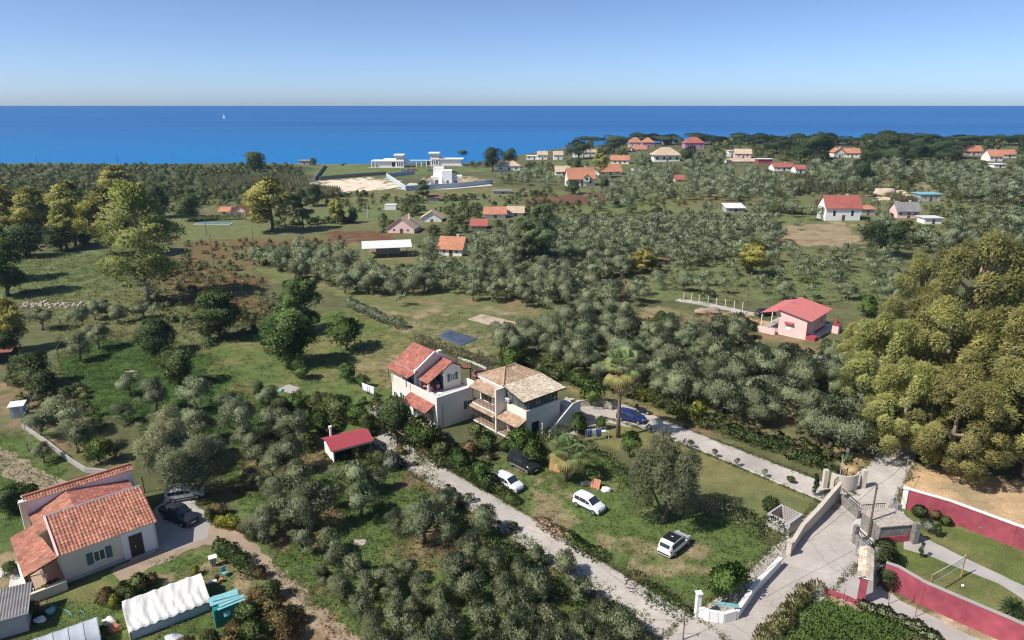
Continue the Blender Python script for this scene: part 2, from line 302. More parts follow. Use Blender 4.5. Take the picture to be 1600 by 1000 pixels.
# ================================================================== the setting: ground
GREEN = (.086, .118, .036); LUSH = (.058, .092, .024); DRYG = (.145, .135, .055); TAN = (.235, .185, .11); SOIL = (.19, .132, .078)
LAWN = (.092, .115, .034); BARE = (.40, .275, .155); FIELD = (.118, .126, .052); BRACK = (.125, .085, .040); BROWN = (.115, .058, .036)
SCRUB = (.060, .068, .030); PALE = (.56, .46, .35); MEADOW = (.108, .130, .052); DKGRASS = (.040, .070, .020); OLIVEG = (.115, .115, .052)
REG = [  # (colour, second colour, share of the second, patch size in m, polygon in photo pixels)
    (SCRUB, OLIVEG, .35, 14, [(-300, 250), (500, 250), (500, 330), (260, 345), (-300, 400)]),
    (OLIVEG, FIELD, .5, 12, [(230, 300), (860, 296), (900, 330), (700, 350), (560, 372), (420, 380), (250, 380)]),
    (FIELD, MEADOW, .5, 8, [(250, 342), (390, 346), (400, 368), (330, 376), (260, 372)]),
    (MEADOW, FIELD, .4, 9, [(545, 318), (700, 312), (880, 318), (890, 326), (690, 332), (550, 345), (430, 352), (430, 340)]),
    (BROWN, BRACK, .4, 6, [(505, 360), (620, 362), (620, 384), (520, 386)]),
    (BRACK, OLIVEG, .35, 7, [(280, 375), (560, 372), (500, 388), (400, 402), (390, 420), (420, 440), (400, 470), (330, 480), (270, 478), (260, 440), (330, 425), (300, 400)]),
    (BRACK, OLIVEG, .4, 5, [(215, 400), (300, 395), (390, 440), (420, 470), (430, 510), (330, 500), (260, 480)]),
    (MEADOW, OLIVEG, .25, 7, [(-40, 405), (140, 390), (210, 405), (215, 445), (150, 462), (40, 470), (-40, 470)]),
    (FIELD, OLIVEG, .4, 8, [(40, 466), (210, 450), (330, 490), (320, 545), (210, 545), (90, 520), (30, 500)]),
    (LUSH, DKGRASS, .5, 6, [(90, 535), (210, 530), (330, 560), (430, 640), (440, 700), (240, 690), (100, 620)]),
    (GREEN, DRYG, .45, 5, [(310, 550), (470, 500), (530, 485), (650, 520), (640, 560), (600, 615), (470, 620), (400, 640), (350, 600)]),
    (DRYG, TAN, .3, 4, [(540, 580), (570, 545), (650, 525), (660, 570), (620, 600), (580, 612)]),
    (GREEN, OLIVEG, .5, 6, [(380, 600), (640, 610), (640, 720), (560, 710), (440, 660)]),
    (FIELD, TAN, .18, 5, [(540, 470), (640, 460), (740, 470), (860, 490), (880, 530), (760, 560), (640, 520), (560, 490)]),
    (FIELD, SOIL, .28, 5, [(390, 400), (560, 380), (880, 385), (1200, 350), (1230, 420), (1060, 440), (1010, 470), (900, 500), (760, 480), (560, 470), (430, 440)]),
    (OLIVEG, SOIL, .45, 5, [(760, 400), (1060, 400), (1060, 445), (900, 470), (760, 450)]),
    (MEADOW, OLIVEG, .35, 7, [(1000, 425), (1200, 385), (1420, 400), (1420, 480), (1250, 470), (1070, 475), (1010, 455)]),
    (OLIVEG, FIELD, .5, 5, [(1200, 390), (1400, 395), (1400, 420), (1190, 415)]),
    (FIELD, TAN, .35, 5, [(1000, 480), (1190, 490), (1200, 510), (1100, 515), (1010, 505)]),
    (TAN, OLIVEG, .5, 4, [(940, 490), (1010, 490), (1080, 520), (1060, 540), (980, 535), (930, 520)]),
    (BARE, TAN, .4, 4, [(1170, 495), (1212, 500), (1208, 522), (1160, 510)]),
    (OLIVEG, SOIL, .42, 4, [(880, 560), (1060, 520), (1330, 520), (1380, 700), (1320, 730), (1060, 680), (900, 620)]),
    (OLIVEG, MEADOW, .5, 10, [(840, 300), (1200, 270), (1290, 300), (1290, 380), (1080, 380), (900, 350)]),
    (BROWN, BRACK, .35, 5, [(805, 318), (850, 306), (960, 298), (985, 306), (940, 318), (850, 322)]),
    (MEADOW, OLIVEG, .4, 6, [(890, 340), (910, 322), (1010, 318), (1050, 330), (1010, 345)]),
    (OLIVEG, BRACK, .4, 6, [(1040, 310), (1150, 295), (1200, 312), (1190, 325), (1060, 325)]),
    (TAN, SOIL, .4, 6, [(1200, 380), (1215, 355), (1340, 345), (1345, 380), (1320, 388)]),
    (MEADOW, FIELD, .4, 6, [(1195, 358), (1215, 332), (1290, 333), (1290, 345), (1215, 352)]),
    (OLIVEG, FIELD, .5, 9, [(1300, 320), (1640, 300), (1640, 380), (1360, 390)]),
    (OLIVEG, TAN, .4, 6, [(1370, 285), (1400, 275), (1480, 292), (1470, 302), (1400, 296)]),
    (BARE, PALE, .5, 4, [(1366, 312), (1372, 296), (1420, 298), (1420, 306), (1385, 316)]),
    (MEADOW, FIELD, .4, 8, [(1400, 246), (1470, 246), (1470, 255), (1400, 255)]),
    (MEADOW, LAWN, .4, 8, [(486, 262), (530, 256), (580, 262), (760, 262), (765, 268), (590, 276), (500, 282)]),
    (LAWN, MEADOW, .4, 8, [(780, 262), (880, 252), (990, 255), (960, 272), (900, 270), (870, 275)]),
    (PALE, TAN, .15, 5, [(480, 296), (500, 283), (560, 279), (606, 278), (622, 296), (560, 300)]),
    (OLIVEG, DRYG, .5, 5, [(440, 312), (620, 300), (760, 292), (860, 296), (800, 306), (560, 316)]),
    (TAN, BARE, .4, 4, [(712, 280), (725, 276), (770, 285), (750, 290), (730, 289)]),
    # near ground
    (GREEN, SOIL, .24, 4, [(330, 720), (640, 690), (720, 760), (1040, 980), (1100, 1100), (500, 1100), (440, 950), (420, 860)]),
    (OLIVEG, GREEN, .5, 4, [(330, 850), (400, 850), (470, 920), (570, 1000), (600, 1100), (540, 1100), (480, 960)]),
    (GREEN, TAN, .12, 3.5, [(735, 745), (840, 690), (900, 700), (1230, 860), (1140, 960), (1000, 915), (860, 830)]),
    (GREEN, TAN, .45, 2.2, [(835, 760), (870, 745), (900, 800), (880, 830), (850, 810)]),
    (GREEN, TAN, .5, 2.2, [(915, 825), (960, 845), (1060, 860), (1075, 885), (1000, 900), (950, 870)]),
    (DRYG, FIELD, .35, 5, [(905, 680), (950, 650), (1010, 670), (1290, 770), (1280, 810), (1200, 820), (1090, 770), (1000, 720)]),
    (FIELD, DRYG, .4, 4, [(1090, 765), (1180, 740), (1290, 775), (1270, 820), (1190, 815)]),
    (DRYG, TAN, .3, 4, [(870, 650), (900, 600), (1000, 625), (1060, 650), (1000, 650), (930, 635)]),
    (BARE, TAN, .35, 4, [(1390, 715), (1640, 760), (1640, 850), (1590, 845), (1405, 775)]),
    (BARE, FIELD, .3, 4, [(1330, 700), (1400, 715), (1370, 745), (1330, 760), (1310, 735)]),
    (LAWN, DRYG, .42, 3, [(1405, 790), (1640, 850), (1640, 1010), (1560, 985), (1400, 910), (1375, 860)]),
    (LUSH, GREEN, .4, 4, [(1230, 930), (1300, 935), (1420, 970), (1420, 1100), (1150, 1100)]),
    (TAN, PALE, .3, 4, [(1290, 935), (1380, 925), (1480, 960), (1640, 1040), (1640, 1100), (1500, 1020), (1380, 960)]),
    (GREEN, LUSH, .4, 4, [(-60, 690), (60, 660), (110, 750), (100, 780), (-60, 900)]),
    (OLIVEG, SOIL, .4, 4, [(-60, 600), (100, 600), (140, 660), (220, 720), (120, 740), (60, 670), (-60, 690)]),
    (TAN, DRYG, .4, 3, [(-60, 880), (40, 860), (60, 960), (-60, 1000)]),
    (GREEN, DRYG, .3, 3.5, [(60, 930), (120, 910), (260, 870), (340, 860), (400, 930), (300, 1100), (0, 1100)]),
    (TAN, GREEN, .35, 2.4, [(250, 900), (330, 870), (380, 900), (390, 950), (310, 960)]),
    (SOIL, TAN, .5, 4, [(430, 975), (500, 960), (560, 1010), (560, 1080), (430, 1080)]),
]
REGW = [(np.array(a), np.array(b), sh, sz, wpoly(pp)) for a, b, sh, sz, pp in REG]
def ground_colour(x, y):
    x = np.asarray(x, float); y = np.asarray(y, float)
    d = np.clip(y / 70.0, .6, 8)
    jx = x + (vnoise(x, y, 3.1, 5) - .5) * 2.4 * d + (vnoise(x, y, .7, 6) - .5) * 1.1 * d
    jy = y + (vnoise(x, y, 3.3, 7) - .5) * 2.4 * d + (vnoise(x, y, .8, 8) - .5) * 1.1 * d
    col = np.empty(x.shape + (3,)); t0 = fbm(x, y, 14, 3)[..., None]
    col[:] = np.array(OLIVEG) * (1 - t0) + np.array(SCRUB) * t0
    for i, (a, b, sh, sz, poly) in enumerate(REGW):
        m = inpoly(jx, jy, poly)
        if not m.any(): continue
        t = fbm(x[m], y[m], sz, 20 + i) + .12 * (vnoise(x[m], y[m], sz * .12, 60 + i) - .5)
        k = sstep(1 - sh - .12 - .05, 1 - sh + .12 - .05, .5 + (t - .5) * 1.6)[..., None]
        k = k * (.55 + .45 * vnoise(x[m], y[m], sz * .3, 130 + i))[..., None]; col[m] = a * (1 - k) + b * k
    sand_ = sstep(-14, -4, y - shore(x))[..., None]
    col = col * (1 - sand_) + np.array((.42, .33, .24)) * sand_
    col *= 1.3
    col *= (.86 + .3 * vnoise(x, y, 1.4, 90))[..., None]
    return col
ys = [-30, -10, 5, 15]; y_ = 22.0
while y_ < 210: ys.append(y_); y_ += .5 + max(0, y_ - 90) * .0035
st = .9
while y_ < 760: ys.append(y_); st = min(st * 1.02, 6); y_ += st
ys += [800, 900, 1100]; ys = np.array(ys); NX = 430
tx = np.linspace(-1, 1, NX)
GX = tx[None, :] * (np.maximum(ys, 0) * .95 + 45)[:, None]; GY = np.repeat(ys[:, None], NX, 1); GZ = h(GX, GY)
V = np.stack([GX, GY, GZ], -1).reshape(-1, 3); ii = np.arange(len(V)).reshape(GX.shape)
F = np.stack([ii[:-1, :-1], ii[:-1, 1:], ii[1:, 1:], ii[1:, :-1]], -1).reshape(-1, 4)
attr_mat('ground', rough=.95, noise_scale=5.0, noise_amt=.30, bump=.12, spec=.1)
tag(add_mesh('ground', V, F, 'ground', smooth=True, col=ground_colour(GX, GY).reshape(-1, 3)), kind='structure')

# sea, out to the horizon
m = bpy.data.materials.new('sea'); m.use_nodes = True; n = m.node_tree; b = n.nodes['Principled BSDF']
b.inputs['Roughness'].default_value = .30; b.inputs['Specular IOR Level'].default_value = .02
ge = n.nodes.new('ShaderNodeNewGeometry'); mp = n.nodes.new('ShaderNodeMapping'); mp.inputs['Scale'].default_value = (.0006, .006, 1)
n.links.new(ge.outputs['Position'], mp.inputs[0]); nz = n.nodes.new('ShaderNodeTexNoise'); nz.inputs['Detail'].default_value = 6; nz.inputs['Scale'].default_value = 1.0
n.links.new(mp.outputs[0], nz.inputs['Vector']); rp = n.nodes.new('ShaderNodeValToRGB')
rp.color_ramp.elements[0].position = .42; rp.color_ramp.elements[1].position = .66
rp.color_ramp.elements[0].color = (.0005, .084, .285, 1); rp.color_ramp.elements[1].color = (.008, .13, .37, 1)
n.links.new(nz.outputs['Fac'], rp.inputs[0])
# shallows lighter towards the beach
sx = n.nodes.new('ShaderNodeSeparateXYZ'); n.links.new(ge.outputs['Position'], sx.inputs[0])
mr = n.nodes.new('ShaderNodeMapRange'); mr.inputs[1].default_value = 540; mr.inputs[2].default_value = 1500; mr.inputs[3].default_value = 1; mr.inputs[4].default_value = 0
n.links.new(sx.outputs[1], mr.inputs[0]); mx = n.nodes.new('ShaderNodeMix'); mx.data_type = 'RGBA'
n.links.new(mr.outputs[0], mx.inputs[0]); n.links.new(rp.outputs[0], mx.inputs[6]); mx.inputs[7].default_value = (.0005, .155, .41, 1)
n.links.new(mx.outputs[2], b.inputs['Base Color'])
mp2 = n.nodes.new('ShaderNodeMapping'); mp2.inputs['Scale'].default_value = (.02, .12, 1); n.links.new(ge.outputs['Position'], mp2.inputs[0])
nz2 = n.nodes.new('ShaderNodeTexNoise'); nz2.inputs['Detail'].default_value = 8; n.links.new(mp2.outputs[0], nz2.inputs['Vector'])
bp = n.nodes.new('ShaderNodeBump'); bp.inputs['Distance'].default_value = 1.2; bp.inputs['Strength'].default_value = .7
n.links.new(nz2.outputs['Fac'], bp.inputs['Height']); n.links.new(bp.outputs[0], b.inputs['Normal'])
M['sea'] = m
tag(MB().quad((-120000, 380, -1.6), (120000, 380, -1.6), (120000, 120000, -1.6), (-120000, 120000, -1.6)).build('sea', 'sea'), kind='structure')

# roads, drives and tracks: sheets just above the ground, with ragged edges
def sheet(name, m, pix, z, rag=.12, step=.7, seed=0, extra=None):
    pts = [at(*p) for p in pix]; out = []; rg = random.Random(seed)
    for i, p in enumerate(pts):
        q = pts[(i + 1) % len(pts)]; n_ = max(1, int((q - p).length / step))
        for k in range(n_):
            w = p.lerp(q, k / n_); j = rag if k else 0
            out.append((w.x + rg.uniform(-j, j), w.y + rg.uniform(-j, j), w.z + z))
    bm = bmesh.new(); vs = [bm.verts.new(p) for p in out]; f = bm.faces.new(vs); f.normal_update()
    if f.normal.z < 0: f.normal_flip()
    bmesh.ops.triangulate(bm, faces=[f]); me = bpy.data.meshes.new(name); bm.to_mesh(me); bm.free(); me.materials.append(M[m])
    return tag(link(name, me), kind='structure')
def ribbon(name, m, pix, widths, z, rag=.10, step=.8, seed=0, kerb=False):
    """a strip of road along pixel points; widths in metres"""
    pts = [at(*p) for p in pix]; wl = widths if isinstance(widths, (list, tuple)) else [widths] * len(pts)
    P_, W_ = [], []
    for i in range(len(pts) - 1):
        n_ = max(1, int((pts[i + 1] - pts[i]).length / step))
        for k in range(n_):
            t = k / n_
            a = pts[max(i - 1, 0)]; b_ = pts[i]; c_ = pts[i + 1]; d_ = pts[min(i + 2, len(pts) - 1)]
            w = .5 * ((2 * b_) + (c_ - a) * t + (2 * a - 5 * b_ + 4 * c_ - d_) * t * t + (3 * b_ - a - 3 * c_ + d_) * t ** 3)
            P_.append(w); W_.append(wl[i] * (1 - t) + wl[i + 1] * t)
    P_.append(pts[-1]); W_.append(wl[-1]); rg = random.Random(seed); mb = MB(); L = []
    for i, p in enumerate(P_):
        d = P_[min(i + 1, len(P_) - 1)] - P_[max(i - 1, 0)]; d.z = 0; d.normalize(); s_ = Vector((-d.y, d.x, 0))
        row = []
        for k in range(5):
            f = (k - 2) / 4 * W_[i] + (rg.uniform(-rag, rag) if k in (0, 4) else 0)
            q = p + s_ * f; row.append((q.x, q.y, hf(q.x, q.y) + z))
        L.append(row)
    i0 = 0
    for r_ in L: mb.v += r_
    for i in range(len(L) - 1):
        for k in range(4): mb.f.append((i * 5 + k, (i + 1) * 5 + k, (i + 1) * 5 + k + 1, i * 5 + k + 1)[::-1])
    o = tag(mb.build(name, m), kind='structure')
    return o, P_, W_
drive_l, DLp, DLw = ribbon('concrete_drive', 'road_concrete', [(600, 688), (650, 722), (700, 754), (770, 797), (850, 848), (930, 900), (1000, 945), (1060, 985), (1110, 1030)], [3.6, 3.6, 3.7, 4.0, 4.2, 4.2, 4.3, 4.6, 5], .02, seed=1)
drive_r, DRp, DRw = ribbon('driveway', 'road_concrete', [(955, 640), (1020, 662), (1090, 690), (1170, 722), (1240, 750), (1325, 784)], [6, 4.2, 4.0, 4.0, 4.2, 4.4], .02, seed=2)
road, RDp, RDw = ribbon('road', 'road_concrete', [(1060, 1080), (1135, 1000), (1195, 945), (1250, 890), (1300, 840), (1335, 795), (1362, 765), (1390, 730), (1415, 690)], [8, 7.2, 6.6, 6.6, 7.0, 6.4, 5.2, 4.2, 4.0], .028, rag=.15, seed=3)
sheet('parking_apron', 'road_concrete', [(868, 645), (885, 620), (905, 632), (960, 628), (1000, 650), (985, 668), (950, 660), (915, 668), (905, 680), (880, 676)], .012, seed=4)
sheet('gate_apron', 'paving', [(1330, 820), (1352, 800), (1372, 793), (1402, 800), (1412, 800), (1395, 850), (1355, 850)], .036, rag=.08, seed=5)
sheet('gate_forecourt', 'concrete', [(1300, 930), (1320, 885), (1350, 860), (1385, 885), (1372, 910), (1355, 945), (1330, 945)], .036, rag=.1, seed=6)
sheet('wall_footpath', 'concrete', [(1345, 935), (1375, 915), (1420, 945), (1500, 985), (1620, 1040), (1600, 1060), (1480, 1000), (1400, 965)], .012, rag=.25, seed=7)
sheet('garden_path', 'concrete', [(1412, 858), (1415, 828), (1437, 836), (1500, 868), (1620, 925), (1620, 950), (1560, 912), (1450, 868)], .012, rag=.05, seed=8)
ribbon('dirt_track', 'earth', [(180, 900), (240, 872), (300, 842), (345, 838), (390, 864), (435, 900), (480, 945), (530, 995), (590, 1060)], [2.2, 3.0, 3.6, 3.0, 1.9, 1.6, 1.6, 1.7, 1.8], .012, rag=.28, seed=9)
sheet('gravel_yard', 'concrete', [(246, 858), (238, 800), (262, 775), (300, 780), (330, 812), (322, 842), (270, 860)], .02, rag=.2, seed=10)
ribbon('dirt_lane', 'earth', [(-60, 680), (0, 715), (45, 745), (90, 760), (130, 775)], [3.4, 3.0, 3.2, 2.6, 1.6], .012, rag=.3, seed=11)
ribbon('farm_lane', 'road_concrete', [(1058, 468), (1090, 473), (1130, 481), (1180, 492)], 2.6, .012, rag=.15, seed=12)
sheet('sand_bed', 'sand', [(730, 499), (752, 491), (826, 508), (800, 518)], .03, rag=.08, seed=13)
sheet('porch_paving', 'paving', [(20, 880), (40, 872), (62, 925), (40, 960), (10, 945)], .012, rag=.1, seed=14)
sheet('garden_terrace', 'concrete', [(585, 690), (600, 660), (640, 668), (652, 690), (625, 705), (560, 715)], .012, rag=.1, seed=15)
sheet('patio', 'concrete', [(434, 608), (452, 600), (470, 606), (458, 616)], .012, rag=.15, seed=16)
sheet('patio', 'concrete', [(575, 640), (592, 628), (620, 632), (612, 645), (585, 650)], .012, rag=.1, seed=17)
sheet('beach_lane', 'concrete', [(466, 300), (464, 288), (490, 284), (500, 287), (478, 300), (480, 308)], .03, rag=.3, seed=18)
sheet('paved_yard', 'paving', [(1180, 515), (1205, 520), (1262, 532), (1308, 515), (1300, 505)], .012, rag=.05, seed=19)
sheet('walled_yard', 'paving', [(625, 296), (640, 286), (690, 288), (760, 284), (770, 290), (700, 296)], .03, rag=.2, seed=20)
# ================================================================== buildings
HB = [(600, 752, 535, 668), (742, 884, 575, 690), (20, 255, 735, 930), (1200, 1318, 472, 534), (560, 645, 378, 408), (575, 728, 238, 264), (600, 775, 262, 300)]   # what the buildings cover in the photograph
_build0 = MB.build
def _build(s, name, m, parent=None, smooth=False, sharp=None, loc=None, bevel=0):
    o = _build0(s, name, m, parent, smooth, sharp, loc, bevel)
    if m in TILE:
        me = o.data; a = me.color_attributes.new('col', 'FLOAT_COLOR', 'POINT')
        cc = np.ones((len(me.vertices), 4), np.float32); cc[:, :3] = TILE[m]; a.data.foreach_set('color', cc.ravel())
    return o
MB.build = _build
class Face:
    """a wall face: o = local corner on the ground, t = direction along it, n = outward"""
    def __init__(s, o, t, n): s.o = Vector(o); s.t = Vector(t); s.n = Vector(n)
    def p(s, a, b, z): return tuple(s.o + s.t * a + s.n * b + Vector((0, 0, z)))
    def box(s, mb, a0, a1, b0, b1, z0, z1):
        i = len(mb.v); mb.v += [s.p(a, b, z) for z in (z0, z1) for a, b in ((a0, b0), (a1, b0), (a1, b1), (a0, b1))]
        mb.f += [tuple(i + k for k in q) for q in ((0, 3, 2, 1), (4, 5, 6, 7), (0, 1, 5, 4), (1, 2, 6, 5), (2, 3, 7, 6), (3, 0, 4, 7))]; return mb
    def ring(s, a0, a1, z0, z1, w, b0, b1):
        mb = MB(); O = [(a0, z0), (a1, z0), (a1, z1), (a0, z1)]; I = [(a0 + w, z0 + w), (a1 - w, z0 + w), (a1 - w, z1 - w), (a0 + w, z1 - w)]
        mb.v = [s.p(a, b, z) for b in (b0, b1) for a, z in O + I]
        for k in range(4):
            j = (k + 1) % 4
            mb.f += [(8 + k, 8 + j, 12 + j, 12 + k), (k, j, 8 + j, 8 + k), (4 + k, 12 + k, 12 + j, 4 + j), (k, 4 + k, 4 + j, j)]
        return mb
def window(par, F_, a, z, w=1.0, hh=1.1, shut='shutter_green', frame='white_frame', mull=True, glass='glass', sill=False, depth=.05, name='window'):
    fr = F_.ring(a - w / 2, a + w / 2, z, z + hh, .07, -.01, depth).build(name, frame, par)
    F_.box(MB(), a - w / 2 + .05, a + w / 2 - .05, -.012, .015, z + .05, z + hh - .05).build('pane', glass, fr)
    if mull: F_.box(MB(), a - .03, a + .03, .012, depth - .008, z + .06, z + hh - .06).build('mullion', frame, fr)
    if sill: F_.box(MB(), a - w / 2 - .08, a + w / 2 + .08, -.01, .12, z - .07, z - .004).build('sill', 'wall_cap', fr)
    if shut:
        for sgn in (-1, 1):
            c = a + sgn * (w / 2 + w * .27 + .02); F_.box(MB(), c - w * .26, c + w * .26, .004, .07, z - .03, z + hh + .03).build('shutter', shut, fr)
    return fr
def door(par, F_, a, w=1.0, hh=2.15, z=0.0, m='shutter_green', glass=False):
    fr = F_.ring(a - w / 2 - .07, a + w / 2 + .07, z - .0, z + hh + .07, .07, -.01, .05).build('door', 'white_frame' if glass else m, par)
    F_.box(MB(), a - w / 2 + .004, a + w / 2 - .004, -.012, .025, z + .075, z + hh - .004).build('panel', 'glass' if glass else m, fr)
    F_.box(MB(), a + w * .32, a + w * .36, .027, .07, z + 1.0, z + 1.12).build('handle', 'grey_metal', fr)
    return fr
def tile_roof(par, poly, m, tw=.26, course=.38, amp=.045, slab='wall_cap', thick=.10, step=.03, name='roof'):
    """roof plane: slab under a sheet of round tiles laid in courses; the polygon's first edge is the eave"""
    P_ = [Vector(p) for p in poly]; n_ = (P_[1] - P_[0]).cross(P_[2] - P_[0]).normalized()
    if n_.z < 0: P_ = [P_[1], P_[0]] + P_[2:][::-1]; n_ = -n_
    u = (P_[1] - P_[0]).normalized(); s_ = n_.cross(u); o = P_[0]
    ro = MB().prism([p - n_ * (thick + .003) for p in P_], n_ * thick).build(name, slab, par)
    us = [(p - o).dot(u) for p in P_]; ss = [(p - o).dot(s_) for p in P_]
    nu = int((max(us) - min(us)) / tw) + 2; ns = int(max(ss) / course) + 1; k = 5
    ua = min(us) + np.arange(nu * k + 1) * tw / k
    prof = amp * (.5 + .5 * np.cos(2 * np.pi * (ua - min(us)) / tw))
    rows = []
    for j in range(ns): rows += [(j * course + .001, step), ((j + 1) * course, .0)]
    SS = np.array([r[0] for r in rows]); ZZ = np.array([r[1] for r in rows])
    rg = np.random.default_rng(int(abs(o.x * 91 + o.y * 37 + o.z * 13) * 10) % 99991)
    jit = np.repeat(rg.normal(0, .006, (ns, nu + 1)), 2, 0)[:, np.minimum(np.arange(len(ua)) // k, nu)]
    VV = np.array(o)[None, None] + ua[None, :, None] * np.array(u) + SS[:, None, None] * np.array(s_) + (prof[None, :] + ZZ[:, None] + jit + .004)[..., None] * np.array(n_)
    idx = np.arange(VV.shape[0] * VV.shape[1]).reshape(VV.shape[:2])
    FF = np.stack([idx[:-1, :-1], idx[:-1, 1:], idx[1:, 1:], idx[1:, :-1]], -1).reshape(-1, 4)
    bm = bmesh.new(); vs = [bm.verts.new(p) for p in VV.reshape(-1, 3).tolist()]
    for f in FF.tolist(): bm.faces.new([vs[i] for i in f])
    for i, p in enumerate(P_):
        q = P_[(i + 1) % len(P_)]; e = (q - p).normalized(); out = e.cross(n_)
        bmesh.ops.bisect_plane(bm, geom=bm.verts[:] + bm.edges[:] + bm.faces[:], plane_co=p + out * .02, plane_no=out, clear_outer=True)
    me = bpy.data.meshes.new('tiles'); bm.to_mesh(me); bm.free()
    co = np.empty(len(me.vertices) * 3, np.float32); me.vertices.foreach_get('co', co); co = co.reshape(-1, 3) - np.array(o)
    iu = np.floor((co @ np.array(u) - min(us)) / tw + .5).astype(int); is_ = np.floor((co @ np.array(s_) - .0005) / course).astype(int)
    tab = np.random.default_rng(5).normal(1, .16, 4096); hue = np.random.default_rng(6).normal(0, .06, 4096)
    key = (iu * 131 + is_ * 977) % 4096; c = np.array(TILE[m]) * np.clip(tab[key], .55, 1.45)[:, None]
    c[:, 1] *= 1 + hue[key]; c[:, 2] *= 1 + 1.5 * hue[key]
    a = me.color_attributes.new('col', 'FLOAT_COLOR', 'POINT'); cc = np.ones((len(co), 4), np.float32); cc[:, :3] = c; a.data.foreach_set('color', cc.ravel())
    me.materials.append(M[m]); link('tiles', me, ro)
    return ro
def ridge_cap(par, p, q, m, r=.11):
    return MB().tube([Vector(p).lerp(Vector(q), i / 6) for i in range(7)], r, 8).build('ridge_cap', m, par)
def gable_wall(name, m, par, x0, x1, y0, y1, z0, eave, ridge, axis='x'):
    mb = MB()
    if axis == 'x':
        c = (y0 + y1) / 2; mb.prism([(x0, y0, z0), (x0, y0, eave), (x0, c, ridge), (x0, y1, eave), (x0, y1, z0)], (x1 - x0, 0, 0))
    else:
        c = (x0 + x1) / 2; mb.prism([(x0, y0, z0), (x0, y0, eave), (c, y0, ridge), (x1, y0, eave), (x1, y0, z0)], (0, y1 - y0, 0))
    return mb.build(name, m, par)

